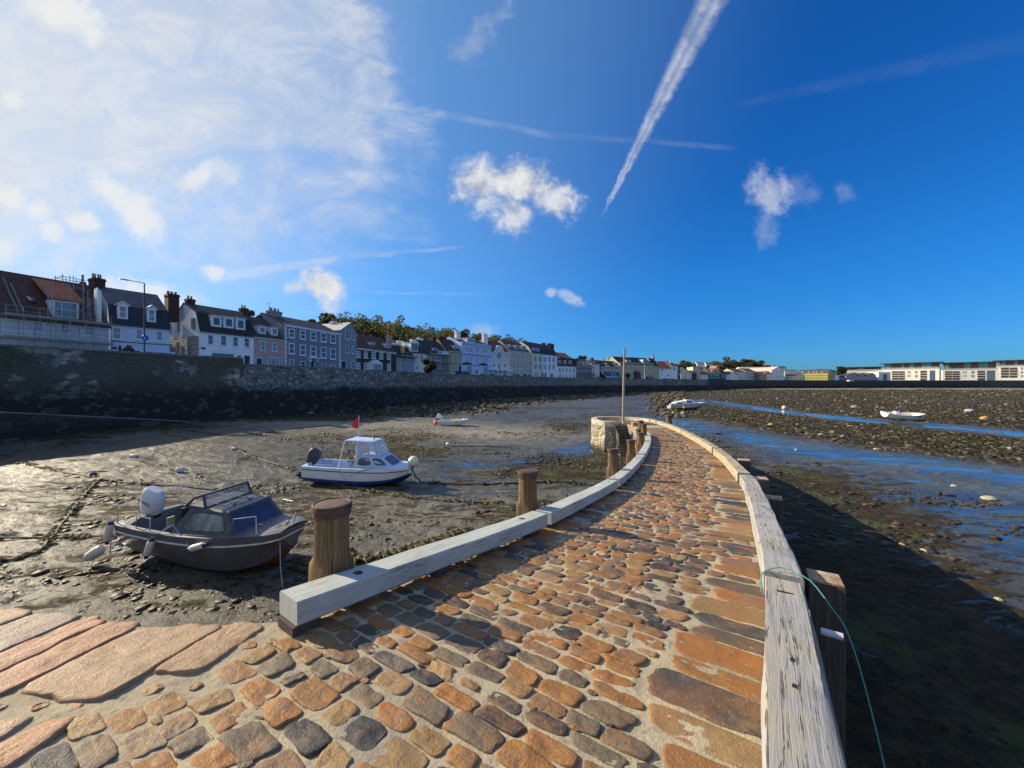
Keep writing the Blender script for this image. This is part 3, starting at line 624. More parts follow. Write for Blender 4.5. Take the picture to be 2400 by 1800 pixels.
    # round-headed coping
    C = catmull([(6.95, 26.2), (6.42, 26.38), (6.12, 27.25), (6.13, 28.85), (6.62, 30.08), (7.75, 30.74), (9.12, 30.2), (10.0, 29.0), (10.24, 28.2)], .3); mb = MB(); A = offset_poly(C, .16); Bq = offset_poly(C, -.20)
    for k in range(len(C) - 1):
        z0 = float(zd(*C[k])) - .1; z1 = z0 + .34
        q = [A[k], A[k + 1], Bq[k + 1], Bq[k]]
        mb.hexa([Vector((p[0], p[1], z0)) - PO for p in q] + [Vector((p[0], p[1], z1)) - PO for p in q])
    mb.build('coping', M('head_coping', (.46, .42, .32), .8, .2, 2, .5, 14), pier)
build_pier()

def cobbles():
    V = []; F3 = []; F4 = []; cnt = [0]
    occ = np.zeros((400, 700), bool)
    def stone(cx, cy, ax, ay, bx, by, h, seed, m_exp=3.4, zoff=0.0, rings=None, n=None):   # half axes a, b in plan
        d = math.hypot(cx, cy); near = d < 5.5
        n = n or (30 if d < 3.2 else 22 if near else 14 if d < 10 else 8)
        R = rings or ([(1.03, -.9), (1.0, .35), (.965, .74), (.89, .93), (.68, 1.0), (.42, 1.02), (.2, 1.03)] if near else [(1.03, -.6), (.97, .62), (.78, .96), (.35, 1.05)])
        if -4.5 < cx < 2.5 and .6 < cy < 4.6:
            for f_ in np.linspace(-1, 1, 15):
                for g_ in np.linspace(-1, 1, 15):
                    i_, j_ = int((cy + ay * f_ + by * g_ - .6) * 100), int((cx + ax * f_ + bx * g_ + 4.5) * 100)
                    if 0 <= i_ < 400 and 0 <= j_ < 700: occ[i_, j_] = True
        base = len(V); rot0 = rng.uniform(-.06, .06)
        ph = rng.uniform(0, 6.28, 5); am = rng.uniform(.010, .045, 5) * (.22 if m_exp > 8.9 and n == 44 else 1); tx, ty = rng.uniform(-.22, .22, 2) * h
        tap = rng.uniform(-.14, .14); jit = rng.normal(0, .016, n); jit = (jit + np.roll(jit, 1)) * .7
        for (fr, fz) in R:
            for k in range(n):
                t = 2 * math.pi * k / n; c, s = math.cos(t), math.sin(t)
                r = (abs(c) ** m_exp + abs(s) ** m_exp) ** (-1 / m_exp)
                r *= 1 + am[0] * math.sin(2 * t + ph[0]) + am[1] * math.sin(3 * t + ph[1]) + am[2] * math.sin(4 * t + ph[2]) + am[3] * .7 * math.sin(7 * t + ph[3])
                if near: r *= 1 + jit[k]
                u = c * r * fr; v = s * r * fr * (1 + tap * c)
                x = cx + ax * u + bx * v; y = cy + ay * u + by * v
                V.append([x, y, zoff + h * fz + (tx * u + ty * v) * min(1, max(0, fz))])
        V.append([cx, cy, zoff + h * R[-1][1]])
        for i in range(len(R) - 1):
            for k in range(n): F4.append((base + i * n + k, base + i * n + (k + 1) % n, base + (i + 1) * n + (k + 1) % n, base + (i + 1) * n + k))
        top = base + len(R) * n
        for k in range(n): F3.append((top - n + k, top - n + (k + 1) % n, top))
        cnt[0] += 1
    # broad slabs along both edges
    def slabs(a, b, lo, hi, da, db, p):
        out = []; q = a
        while q < b:
            dd = rng.uniform(da, db)
            if rng.random() < p: out.append((q, q + dd, rng.uniform(lo, hi)))
            q += dd + .022
        return out
    SR, SL = slabs(-3, 24.5, .32, .62, .16, .30, .9), slabs(2.2, 24, .26, .55, .18, .34, .8)
    for (a, b, ln) in SR:
        d = R_dir((a + b) / 2); nl = np.array((-d[1], d[0])); q = st((a + b) / 2, ln / 2 - .04)
        if q[1] > .5: stone(q[0], q[1], nl[0] * (ln / 2 + .04), nl[1] * (ln / 2 + .04), d[0] * (b - a) / 2, d[1] * (b - a) / 2, rng.uniform(.008, .015), 0, m_exp=rng.uniform(5, 9))
    for (a, b, ln) in SL:
        d = R_dir((a + b) / 2); nl = np.array((-d[1], d[0])); Wd = ray_left((a + b) / 2); q = st((a + b) / 2, Wd - ln / 2 - .02)
        if Wd < 4 and inside(*q): stone(q[0], q[1], nl[0] * ln / 2, nl[1] * ln / 2, d[0] * (b - a) / 2, d[1] * (b - a) / 2, rng.uniform(.006, .012), 0, m_exp=rng.uniform(6, 10))
    taken = lambda L, a, b: max([l for (p, q, l) in L if p < b - .02 and q > a + .02] or [0.0])
    # courses across the pier
    s = -5.6
    while s < 24.9:
        far = sst(s, 2, 10); dep = rng.uniform(.098, .155) if rng.random() < .75 else rng.uniform(.072, .10); s0, s1 = s, s + dep; s = s1 + rng.uniform(.012, .025)
        sm = (s0 + s1) / 2; Wd = ray_left(sm); t0 = taken(SR, s0, s1); t = t0 + .03 + rng.uniform(0, .03); first = t0 == 0; Wd -= taken(SL, s0, s1) if Wd < 4 else 0
        while t < Wd - .06:
            if t > 8.5: break
            p0 = st(sm, t)
            broad = 1.0 + .0 * far
            quay = sst(-p0[0] + .35 * (p0[1] - 2), .55, 1.4)       # squarer stones on the landing at the left
            if first and rng.random() < .55: ln = rng.uniform(.32, .62)
            elif False: ln = .3
            else: ln = rng.uniform(.13, .28) * (1 - .15 * quay)
            first = False
            if t + ln > Wd - .04: ln = Wd - .04 - t
            if ln < .06: break
            sc = sm + rng.uniform(-.012, .012); tc = t + ln / 2; P0 = st(sc, tc); x, y = P0
            t += ln + rng.uniform(.012, .026) + .012 * quay
            if y < .7 or (x < -1.52 and y > 1.86) or (x < -1.9 and y > 1.34 - .12 * (x + 2.0)): continue
            if not inside(x, y): continue
            d = R_dir(sc); nl = np.array((-d[1], d[0])); a = nl * (ln / 2); b = d * (dep / 2 * (1 + .10 * quay))
            sk = rng.uniform(-.16, .16); b = b + nl * sk * dep
            if rng.random() < .06 and ln < .25: a *= .6; b *= .65
            stone(x, y, a[0], a[1], b[0], b[1], rng.uniform(.009, .017), cnt[0], m_exp=rng.uniform(3.6, 9))
            if rng.random() < .25:                                # small filler stones in the joints
                q = st(s1 + .018, t - .02); fl = rng.uniform(.016, .032)
                if y > 1 and inside(*q): stone(q[0], q[1], nl[0] * fl * 1.5, nl[1] * fl * 1.5, d[0] * fl * .8, d[1] * fl * .8, .010, cnt[0], 2.4)
    # round head: irregular paving
    for yy in np.arange(26.5, 30.6, .26):
        xx = 6.0 + rng.uniform(0, .2)
        while xx < 10:
            ln = rng.uniform(.22, .4)
            if inside(xx, yy, np.array(PLAT + [(10.1, 28.0), (10.0, 24.6)])): stone(xx, yy, ln / 2, 0, 0, .10, .02, 0)
            xx += ln + .05
    # long edge slabs of the landing
    m3, m4 = len(F3), len(F4)
    xl = -1.66; k = 0; widths = [.24, .50, .21, .19, .33, .42, .3, .5, .36, .55, .4, .5, .45, .5, .6, .5, .5, .6, .5]
    for wd_ in widths:
        x0, x1 = xl - wd_, xl; xl = x0 - .026; yt = float(np.interp((x0 + x1) / 2, [-14, -9, -3.55, -2.86, -2.39, -1.97, -1.62], [2.75, 2.68, 2.66, 2.58, 2.50, 2.54, 2.60])) - .01
        yb = yt - rng.uniform(.58, .72) if k > 0 else yt - .5
        if k == 1: yb = 1.86
        if k > 1: yb = 1.80 + rng.uniform(-.1, .05)
        cx, cy = (x0 + x1) / 2, (yt + yb) / 2; skew = .03
        stone(cx, cy, wd_ / 2, 0, skew, (yt - yb) / 2, .020, k, m_exp=9, rings=[(1.02, -1.2), (1.0, .6), (.985, .9), (.93, 1.0), (.7, 1.02), (.45, 1.06), (.2, 1.0)], n=44); k += 1
    xl = -1.98                                                    # second row of narrow upright slabs
    for k in range(26):
        wd_ = rng.uniform(.09, .20); x0, x1 = xl - wd_, xl; xl = x0 - .03
        yt = 1.74 + rng.uniform(-.05, .0); yb = yt - rng.uniform(.42, .7)
        stone((x0 + x1) / 2 - .1 * (k % 2) * 0, (yt + yb) / 2, wd_ / 2, 0, .05, (yt - yb) / 2, .018, k, m_exp=4.5)
    Rn = Rc[(Rc[:, 1] > -1) & (Rc[:, 1] < 6)][::2]; n3, n4 = len(F3), len(F4); fill = 0                                                      # smaller stones in whatever gaps are left near the camera
    for rad in (.075, .055, .04, .028):
        for _ in range(2600):
            x, y = rng.uniform(-4.2, 2.3), rng.uniform(.75, 4.4)
            if not inside(x, y) or not inside(x - rad, y + rad) or y > 2.5 and x < -1.3 or float(seg_dist(np.array(x), np.array(y), Rn)) < rad: continue
            i_, j_ = int((y - .6) * 100), int((x + 4.5) * 100); k = int((rad + .016) * 100)
            if occ[max(0, i_ - k):i_ + k + 1, max(0, j_ - k):j_ + k + 1].any(): continue
            a = rng.uniform(0, 3.14); e = rng.uniform(.75, 1.0); c, s_ = math.cos(a), math.sin(a); stone(x, y, c * rad, s_ * rad, -s_ * rad * e, c * rad * e, rng.uniform(.008, .015), 0, m_exp=rng.uniform(2.4, 4)); fill += 1
    print('fillers', fill)
    Va = np.array(V); X, Y = Va[:, 0], Va[:, 1]; near = sst(np.hypot(X, Y), 7, 4)
    Z = zd(X, Y) + Va[:, 2] + near * (Va[:, 2] > .008) * ((fbm(X, Y, 11, 3, 61) - .5) * .022 + (fbm(X, Y, 42, 2, 67) - .5) * .010)
    me = bpy.data.meshes.new('cobbles'); Vw = np.stack([X, Y, Z], 1) - np.array(PO)
    me.from_pydata(Vw.tolist(), [], F4 + F3); me.update(); me.polygons.foreach_set('use_smooth', [True] * len(me.polygons)); me.materials.append(STONE); me.materials.append(SLABS)
    mi = np.zeros(len(F4) + len(F3), dtype=np.int32); mi[m4:n4] = 1; mi[len(F4) + m3:len(F4) + n3] = 1; me.polygons.foreach_set('material_index', mi)
    o = bpy.data.objects.new('cobbles', me); COL.objects.link(o); o.parent = pier; o['kind'] = 'stuff'
    print('stones', cnt[0], 'verts', len(V))
cobbles()

# ================================================================== TIMBER KERB BEAMS
W_L = wood('pale_green_timber', (.50, .525, .49), (.40, .43, .405), .35, .20)
W_R = wood('weathered_timber', (.46, .455, .44), (.26, .255, .24), .9, 0.05, warm=(.38, .34, .26))
W_Y = wood('yellowed_timber', (.52, .46, .34), (.32, .27, .19), .8, .10, warm=(.42, .29, .11))
W_P = wood('pile_timber', (.27, .185, .085), (.085, .058, .030), .9, .22, warm=(.20, .075, .022))
BLACK = M('painted_recess', (.012, .011, .010), .8, .3)  # near-black decals painting the shade inside bolt holes and slots
IRON = M('rusty_iron', (.070, .040, .030), .72, .45, 7, .5, 40, col2=(.125, .068, .045))
def sweep_beam(P, zfun, wd, ht, mat, label, side, holes=(), packers=(), rag=.004, step=.08, r=.012):
    """kerb beam along the inner edge line P; side=+1 lies to the left of P, -1 to the right"""
    C = np.array(densify(P, step)); n = len(C); mid = C[n // 2]; root = empty('kerb_beam', (mid[0], mid[1], float(zfun(*mid))), 0, label, 'timber beam', 'timber kerb beams along the pier'); o = Vector(root.location)
    N = offset_poly(C, side * 1.0) - C; Lr = np.concatenate([[0], np.cumsum(np.linalg.norm(np.diff(C, axis=0), axis=1))])
    prof = [(r, 0), (wd - r, 0), (wd, r), (wd, ht - r), (wd - r, ht), (wd * .5, ht + .002), (r, ht), (0, ht - r), (0, r)]; m = len(prof)
    per = np.concatenate([[0], np.cumsum([math.dist(prof[k], prof[(k + 1) % m]) for k in range(m)])]); V = []; UV = []
    for i in range(n):
        for k in range(m + 1):
            a, h = prof[k % m]; p = C[i] + N[i] * (a + (vnoise(Lr[i] * 2 + k, k * 3.1, 1.0, 5) - .5) * rag * 2); z = float(zfun(*C[i])) + h + (vnoise(Lr[i] * 3, k * 1.7, 1.0, 9) - .5) * rag * 2
            V.append(Vector((p[0], p[1], z)) - o); UV.append((Lr[i], per[k]))
    F = [(i * (m + 1) + k, i * (m + 1) + k + 1, (i + 1) * (m + 1) + k + 1, (i + 1) * (m + 1) + k) for i in range(n - 1) for k in range(m)]
    b = len(V)
    for i in (0, n - 1):                                          # end grain gets its own UVs
        for k in range(m): V.append(V[i * (m + 1) + k].copy()); UV.append((prof[k][1] * .4, prof[k][0] * .6))
    F += [tuple(range(b + m - 1, b - 1, -1)), tuple(range(b + m, b + 2 * m))]
    if side > 0: F = [f[::-1] for f in F]
    me = mesh_obj('timber', V, F, mat, root, False, UV)
    me.data.polygons.foreach_set('use_smooth', [True] * (len(F) - 2) + [False] * 2)
    try: me.data.set_sharp_from_angle(angle=math.radians(24))
    except Exception: pass
    for (f, kind) in holes:
        i = int(f * (n - 1)); c = C[i] + N[i] * wd * .5; z = float(zfun(*C[i])) + ht + .004; d = C[min(i + 1, n - 1)] - C[max(i - 1, 0)]; ang = math.atan2(d[1], d[0])
        hb = MB(); hb.M = Matrix.Translation(Vector((c[0], c[1], z)) - o) @ Matrix.Rotation(ang, 4, 'Z')
        if kind == 'bolt':
            hb.lathe([(.001, .0005), (.034, .0005), (.036, .0)], 18); bh = hb.build('recess_shade', BLACK, root)
            b2 = MB(); b2.M = hb.M; b2.lathe([(.012, .0), (.012, .004), (.007, .005)], 8); b2.build('bolt', IRON, bh)
        elif kind == 'split':
            random.seed(int(f * 99)); pts = []
            for q in range(14): a_ = q / 14 * 6.283; rr = .5 + random.random() * .7; pts.append((math.cos(a_) * .030 * rr, math.sin(a_) * .013 * rr, 0.0015))
            hb.add(pts, [tuple(range(14))]); hb.build('recess_shade', BLACK, root)
        else: hb.box(-.014, .014, -.05, .05, -.01, .001); hb.build('slot_shade', BLACK, root)
    for f in packers:
        i = int(f * (n - 1)); c = C[i] + N[i] * wd * .5; d = C[min(i + 1, n - 1)] - C[max(i - 1, 0)]; ang = math.atan2(d[1], d[0])
        pb = MB(); pb.M = Matrix.Translation(Vector((c[0], c[1], float(zfun(*C[i])))) - o) @ Matrix.Rotation(ang, 4, 'Z'); pb.box(-.09, .09, -wd * .42, wd * .42, -.10, -.001); pb.build('packer', M('packer_wood', (.05, .042, .034), .85), root)
    return root
def cut(P, ya, yb): return [p for p in catmull(P, .12) if ya <= p[1] <= yb]
zL = lambda x, y: zd(x, y) + .062
zR = lambda x, y: zd(x, y) + .025
lab = ['pale grey squared beam nearest the camera, cut end showing, left edge of pier', 'second grey beam on the left edge with grooved top, past the rusty capped post',
       'third grey beam on the left edge, beside the third and fourth posts', 'short curved grey beam on the left edge beside the cluster of posts', 'last small grey beam on the left edge before the stairs']
for (ya, yb, lb, hl, dh) in [(2.40, 4.94, lab[0], [(.20, 'bolt'), (.90, 'bolt')], .010), (4.948, 7.86, lab[1], [(.10, 'split'), (.93, 'split')], 0), (7.868, 11.53, lab[2], [(.05, 'split'), (.92, 'slot')], .004), (11.54, 15.72, lab[3], [(.5, 'slot')], 0), (15.73, 20.3, lab[4], [], 0)]:
    sweep_beam(cut(L_IN, ya, yb), (lambda q: lambda x, y: zL(x, y) + q)(dh), .245, .155, W_L, lb, +1, hl, (.06, .5, .94))
labr = ['weathered silver grey cracked beam filling the right foreground edge of the pier', 'bleached beam with rope over its end, second along the right edge', 'yellowish worn beam on the right edge at the middle of the bend',
        'yellowish beam on the right edge approaching the round post', 'last bleached beam on the right edge, meeting the round stone coping']
for (ya, yb, lb, hl, mt, w_) in [(-1.5, 3.16, labr[0], [(.78, 'split'), (.745, 'split'), (.975, 'slot')], W_R, .245), (3.2, 8.9, labr[1], [(.18, 'split'), (.45, 'slot')], W_R, .27), (8.97, 13.9, labr[2], [(.1, 'slot')], W_Y, .27), (13.97, 20.8, labr[3], [(.5, 'slot')], W_Y, .27), (20.88, 28.1, labr[4], [(.5, 'slot')], W_Y, .27)]:
    sweep_beam(cut(R_IN, ya, yb), zR, w_, .225, mt, lb, -1, hl, (.03, .35, .65, .97), rag=.009)

# ---- capped mooring posts on the left, square piles on the right
def on_line(P, off, u):
    Q = offset_poly(P, off)
    for a, b in zip(Q[:-1], Q[1:]):
        k = (u - 1200) / 900; fa, fb = a[0] - k * a[1], b[0] - k * b[1]
        if fa * fb <= 0 and abs(fa - fb) > 1e-9: return a + (b - a) * fa / (fa - fb)
    return Q[-1]
def post(x, y, ztop, zbase, label, r=.128, rot=.9, square=False, cap=True, group='capped mooring posts along the left edge', shoulder=.46):
    root = empty('mooring_post', (x, y, zbase), rot, label, 'mooring post', group); H = ztop - zbase; V = []; UV = []; n = 28
    zs = [0, H * .3] + [H - shoulder - .10, H - shoulder - .045, H - shoulder, H - shoulder + .05] + [H - shoulder + .05 + (shoulder - .12) * k / 5 for k in range(1, 6)] + [H - .02]
    zs = sorted(zs)
    for z in zs:
        k = sst(z, H - shoulder - .06, H - shoulder + .06); ex = 14 * (1 - k) + 2 * k; rad = (r * 1.02) * (1 - k) + r * k * (1 - .04 * (z - H + .4))
        for q in range(n + 1):
            t = 2 * math.pi * q / n; c, s = math.cos(t), math.sin(t); rr = rad * (abs(c) ** ex + abs(s) ** ex) ** (-1 / ex); rr *= 1 + (vnoise(q * 1.3 + x * 9, z * 1.5, 1.0, 3) - .5) * .07 * (1 if q not in (0, n) else 0)
            V.append((rr * c, rr * s, z)); UV.append((z + x, t * .16))
    m = n + 1; F = [(i * m + q, i * m + q + 1, (i + 1) * m + q + 1, (i + 1) * m + q) for i in range(len(zs) - 1) for q in range(n)]; F.append(tuple(range((len(zs) - 1) * m, (len(zs) - 1) * m + n)))
    mesh_obj('timber', V, F, W_P, root, True, UV)
    if cap:
        cb = MB(); pr = r * 1.10
        cb.lathe([(r * .9, H - .085), (pr * .985, H - .085), (pr, H - .07), (pr * .99, H - .045), (pr * 1.05, H - .04), (pr * 1.06, H - .012), (pr * 1.02, H + .004), (pr * .94, H + .008), (pr * .90, H + .001), (pr * .5, H + .006), (.001, H + .010)], 36)
        cb.build('iron_cap', IRON, root, True)
    return root
pl = ['stout timber post with rusty iron cap, nearest, beside the cut end of the pale beam', 'rust streaked timber post with iron cap, second along the left edge of the pier', 'timber post with red brown cap, third along the left edge before the stairs',
      'timber post with red brown cap, fourth along the left edge, in front of the stairs', 'timber post fifth along the left edge, right of the flight of steps', 'slim looking timber post sixth along the left edge, touching the one in front',
      'dark capped timber post seventh along the left edge, close to the pier head', 'farthest dark capped post on the left edge, beside the head of the stairs']
for k, (u, v) in enumerate([(778, 1180), (1237, 1103), (1437, 1052), (1479, 1031), (1501, 1014), (1514, 1006), (1511, 994), (1504, 986)]):
    p = on_line(Lc, .26 + .17, u) if k < 6 else np.array([(6.32, 18.4), (7.05, 21.0)][k - 6])
    zt = -(v - 900) / 900 * p[1] + .0; post(p[0], p[1], zt, MUD - .4, pl[k], rot=.94 + .08 * random.random(), r=.128 if k else .130)
post(12.1, 29.6, -2.42, MUD - .4, 'lone round mooring post standing outside the right edge near the pier head', r=.19, group='capped mooring posts along the left edge')
rl = ['square timber pile with torn red brown top beside the near right beam', 'square timber pile with flat worn top, second outside the right edge', 'low square pile top, third outside the right edge', 'low dark pile top, fourth outside the right edge at the bend', 'small dark pile top, fifth outside the right edge']
TOPW = M('pile_top', (.40, .22, .12), .85, .4, 9, .6, 60, col2=(.55, .45, .33))
for k, (u, v) in enumerate([(1932, 1355), (1812, 1166), (1782, 1121), (1743, 1078), (1690, 1047)]):
    p = on_line(Rc, -.30 - .17, u); zt = -(v - 900) / 900 * p[1]; d = R_dir(max(.2, np.interp(p[1], Rc[:, 1], rs)))
    root = empty('timber_pile', (p[0], p[1], MUD - .4), math.atan2(d[1], d[0]), rl[k], 'timber pile', 'square timber piles outside the right edge'); H = zt - MUD + .4; a = .125 if k == 0 else .15; V = []; UV = []
    zs = [0, H * .4, H * .75, H - .02, H]
    for z in zs:
        for q, (cx, cy) in enumerate([(-1, -1), (1, -1), (1, 1), (-1, 1), (-1, -1)]): e = .98 if z == H else 1.0; V.append((cx * a * e * (1 + .03 * math.sin(z * 3 + q % 4)), cy * a * e, z + (.012 * cx if z == H else 0))); UV.append((z, q * .3))
    F = [(i * 5 + q, i * 5 + q + 1, i * 5 + 6 + q, i * 5 + 5 + q) for i in range(4) for q in range(4)]
    mesh_obj('timber', V, F, wood('dark_pile_timber', (.12, .10, .075), (.05, .042, .033), .9) if k == 0 else bpy.data.materials['dark_pile_timber'], root, False, UV)
    tb = MB(); tb.box(-a * .97, a * .97, -a * .97, a * .97, H - .01, H + .013); tb.build('worn_top', TOPW, root, bevel=.006)
# ================================================================== TERRACES
def Zm(x0, y0, s): return lambda x, y: (x0 + x / s, y0 + y / s)
z1, z2, z3 = Zm(0, 620, 5.267), Zm(380, 640, 5.267), Zm(760, 720, 6.9125)
z4, z5, z6, z7 = Zm(1040, 740, 6.9125), Zm(1340, 800, 7.373), Zm(1600, 810, 5.53), Zm(1960, 800, 5.027)
FAC = offset_poly(np.array(WALL_A + WALL_B[1:], float), 12.0)
def facade_pt(u):
    k = (u - 1200) / 900; best = None
    for a, b in zip(FAC[:-1], FAC[1:]):
        fa, fb = a[0] - k * a[1], b[0] - k * b[1]
        if fa * fb <= 0 and abs(fa - fb) > 1e-9:
            p = a + (b - a) * fa / (fa - fb)
            if p[1] > 0 and (best is None or p[1] < best[1]): best = p
    return best
def plaster(nm, c): return M('render_' + nm, c, .85, .10, .7, .15, 14, detail=6)
GLASS = glass('window_glass'); GLASSB = glass('pale_window_glass', (.10, .13, .15), .08)
SLATE = roof_tiles('roof_slate', (.055, .052, .062)); SLATE2 = roof_tiles('roof_slate_dark', (.035, .034, .038)); REDT = roof_tiles('roof_red_tiles', (.22, .07, .035)); BROWNT = roof_tiles('roof_brown_tiles', (.12, .058, .038)); ORANGET = roof_tiles('roof_orange_tiles', (.42, .13, .055))
BRICKC = rubble('chimney_brick', [(.10, .045, .03), (.13, .06, .04), (.075, .04, .03)], (.09, .08, .07), 4.2, 2.0, .05)
POT = M('chimney_pot_clay', (.30, .09, .045), .8, .25, 3)
WOODD = M('door_paint_dark', (.03, .028, .035), .5, .2)
class House:
    def __init__(s, name, label, u0, u1, Y0=None, Y1=None, depth=9.5, push=0.0, cat='house', group=None):
        A = facade_pt(u0) if Y0 is None else np.array((ray_x(u0, Y0), Y0)); B = facade_pt(u1) if Y0 is None else np.array((ray_x(u1, Y1), Y1))
        s.ux = (B - A) / np.linalg.norm(B - A); s.n = np.array((-s.ux[1], s.ux[0])); s.A = A + s.n * push; s.D = depth
        k = (u1 - 1200) / 900; s.w = s.P(u1, 900)[0]
        s.root = empty(name, (s.A[0], s.A[1], ROAD), math.atan2(s.ux[1], s.ux[0]), label, cat, group); s.Yc = A[1]
    def P(s, u, v, y=0.0):
        k = (u - 1200) / 900; Y = (y + s.A.dot(s.n)) / (k * s.n[0] + s.n[1]); q = np.array((k * Y, Y)) - s.A
        return float(q.dot(s.ux)), (900 - v) / 900 * Y - ROAD
    def z(s, pts, y=0.0): return float(np.mean([s.P(u, v, y)[1] for u, v in pts]))
    def body(s, ze, mat, zr=None, zb=None, roof=SLATE, x0=None, x1=None, yb=1.0, flat=False, over=.18, yr=None, bmat=None, name='wall', hip=0.0):
        """walls with the profile of the roof; zr ridge, zb break of a mansard"""
        D = s.D; x0 = 0 if x0 is None else x0; x1 = s.w if x1 is None else x1; yr = yr or D / 2
        if flat: pr = [(0, 0), (0, ze), (D, ze), (D, 0)]
        elif zb: pr = [(0, 0), (0, ze), (yb, zb), (yr, zr), (D, ze), (D, 0)]
        else: pr = [(0, 0), (0, ze), (yr, zr), (D, ze), (D, 0)]
        mb = MB(); n = len(pr); mb.add([(x0, y, z - 2.2 * (z == 0)) for y, z in pr] + [(x1, y, z - 2.2 * (z == 0)) for y, z in pr], [tuple(range(n)), tuple(range(2 * n - 1, n - 1, -1))] + [(i, i + n, (i + 1) % n + n, (i + 1) % n) for i in range(n)])
        s.wall = mb.build(name, mat, s.root)
        if flat: return s
        mb = MB(); up = pr[1:-1]; th = .10; lo = MB()
        for i in range(len(up) - 1):
            (ya, za), (yb_, zb_) = up[i], up[i + 1]; d = Vector((yb_ - ya, zb_ - za)); L = d.length; d /= L; nn = Vector((-d.y, d.x))
            if nn.y < 0: nn = -nn
            a = Vector((ya, za)) + nn * .02 - d * (over if i == 0 else (.06 if za > ze + .1 else 0)); b = Vector((yb_, zb_)) + nn * .02 + d * (over if i == len(up) - 2 else .04)
            c, e = a + nn * th, b + nn * th; xa, xb = x0 - .06, x1 + .06
            tgt = lo if (bmat and i == 0) else mb
            tgt.hexa([(xa, a.x, a.y), (xb, a.x, a.y), (xb, b.x, b.y), (xa, b.x, b.y), (xa, c.x, c.y), (xb, c.x, c.y), (xb, e.x, e.y), (xa, e.x, e.y)])
        s.roof = mb.build('roof', roof, s.root)
        if bmat: lo.build('mansard_slope', bmat, s.root)
        mb = MB(); mb.box(x0 - .05, x1 + .05, -.14, .0 - .002, ze - .22, ze - .02); mb.build('eaves_board', white(), s.root)
        return s
    def rect(s, z, r, y=0.0):
        (ua, va), (ub, vb) = z(r[0], r[1]), z(r[2], r[3]); um, vm = (ua + ub) / 2, (va + vb) / 2
        xa, xb = s.P(ua, vm, y)[0], s.P(ub, vm, y)[0]; zt, zb = s.P(um, va, y)[1], s.P(um, vb, y)[1]
        return xa, xb, zb, zt
    def frame(s, xa, xb, zb, zt, y, parent, fmat=None, pane=GLASS, bars=(1, 1), t=.09, sill=True, nm='window', depth=.06):
        fm = fmat or white(); mb = MB(); f = y - depth
        mb.box(xa, xb, f, y + .02, zt - t, zt); mb.box(xa, xa + t, f, y + .02, zb, zt - t); mb.box(xb - t, xb, f, y + .02, zb, zt - t); mb.box(xa + t, xb - t, f, y + .02, zb, zb + t)
        bx, bz = bars
        for k in range(1, bx + 1): c = xa + (xb - xa) * k / (bx + 1); mb.box(c - t * .28, c + t * .28, f + .012, y + .02, zb + t, zt - t)
        for k in range(1, bz + 1): c = zb + (zt - zb) * k / (bz + 1); mb.box(xa + t, xb - t, f + .008, y + .02, c - t * .32, c + t * .32)
        if sill: mb.box(xa - .08, xb + .08, f - .08, y + .02, zb - .10, zb)
        o = mb.build(nm, fm, parent); pb = MB(); pb.box(xa + t * .6, xb - t * .6, y - depth * .45, y + .022, zb + t * .5, zt - t * .5)
        pb.build('pane', pane, o if parent is s.root else parent); return o
    def win(s, z, rs, **k):
        for r in rs: s.frame(*s.rect(z, r), 0.0, s.root, **k)
        return s
    def grid(s, z, cols, rows, wd, **k):
        """windows at column centres (x, dy) of the zoomed view; dy = drop of the row there"""
        for (cx, dy) in cols:
            for (ya, yb) in rows: s.frame(*s.rect(z, (cx - wd / 2, ya + dy, cx + wd / 2, yb + dy)), 0.0, s.root, **k)
        return s
    def door(s, z, r, mat=WOODD, hood=False):
        xa, xb, zb, zt = s.rect(z, r); zb = .12; mb = MB(); mb.box(xa, xb, -.05, .02, zb, zt); d = mb.build('door', mat, s.root)
        fb = MB(); fb.box(xa - .1, xa, -.08, .02, zb, zt + .1); fb.box(xb, xb + .1, -.08, .02, zb, zt + .1); fb.box(xa, xb, -.08, .02, zt, zt + .1); fb.build('frame', white(), d)
        if hood: hb = MB(); hb.box(xa - .7, xb + .7, -1.0, -.003, zt + .35, zt + .55); hb.box(xa - .45, xa - .25, -.6, -.003, zt - .3, zt + .35); hb.box(xb + .25, xb + .45, -.6, -.003, zt - .3, zt + .35); hb.build('hood', white(), s.root)
        return s
    def dormer(s, z, r, y=.35, kind='flat', dep=2.4, mat=None, rmat=SLATE, bars=(0, 1), t=.12, pane=GLASS, over=.16, rise=1.0, run=1.6, xo=0.0):
        xa, xb, zb, zt = s.rect(z, r, y); mat = mat or white(); mb = MB(); hh = (xb - xa) * .42
        if kind == 'gable':
            zt2 = zt - hh; n = [(xa, zb), (xb, zb), (xb, zt2), ((xa + xb) / 2, zt), (xa, zt2)]; mb.prism(n, y, y + dep)
        else: zt2 = zt; mb.box(xa, xb, y, y + dep, zb, zt)
        d = mb.build('dormer', mat, s.root); rb = MB()
        if kind == 'gable':
            m_ = (xa + xb) / 2
            for (x_, sg) in ((xa, -1), (xb, 1)): rb.hexa([(x_ + sg * .18, y - .15, zt2 - .10), (m_, y - .15, zt + .01), (m_, y + dep, zt + .01), (x_ + sg * .18, y + dep, zt2 - .10), (x_ + sg * .18, y - .15, zt2 + .02), (m_, y - .15, zt + .13), (m_, y + dep, zt + .13), (x_ + sg * .18, y + dep, zt2 + .02)])
        elif kind == 'cat': rb.hexa([(xa - over, y - .25, zt), (xb + over, y - .25, zt), (xb + over + xo, y + dep + run, zt + rise), (xa - over + xo, y + dep + run, zt + rise), (xa - over, y - .25, zt + .1), (xb + over, y - .25, zt + .1), (xb + over + xo, y + dep + run, zt + rise + .1), (xa - over + xo, y + dep + run, zt + rise + .1)])
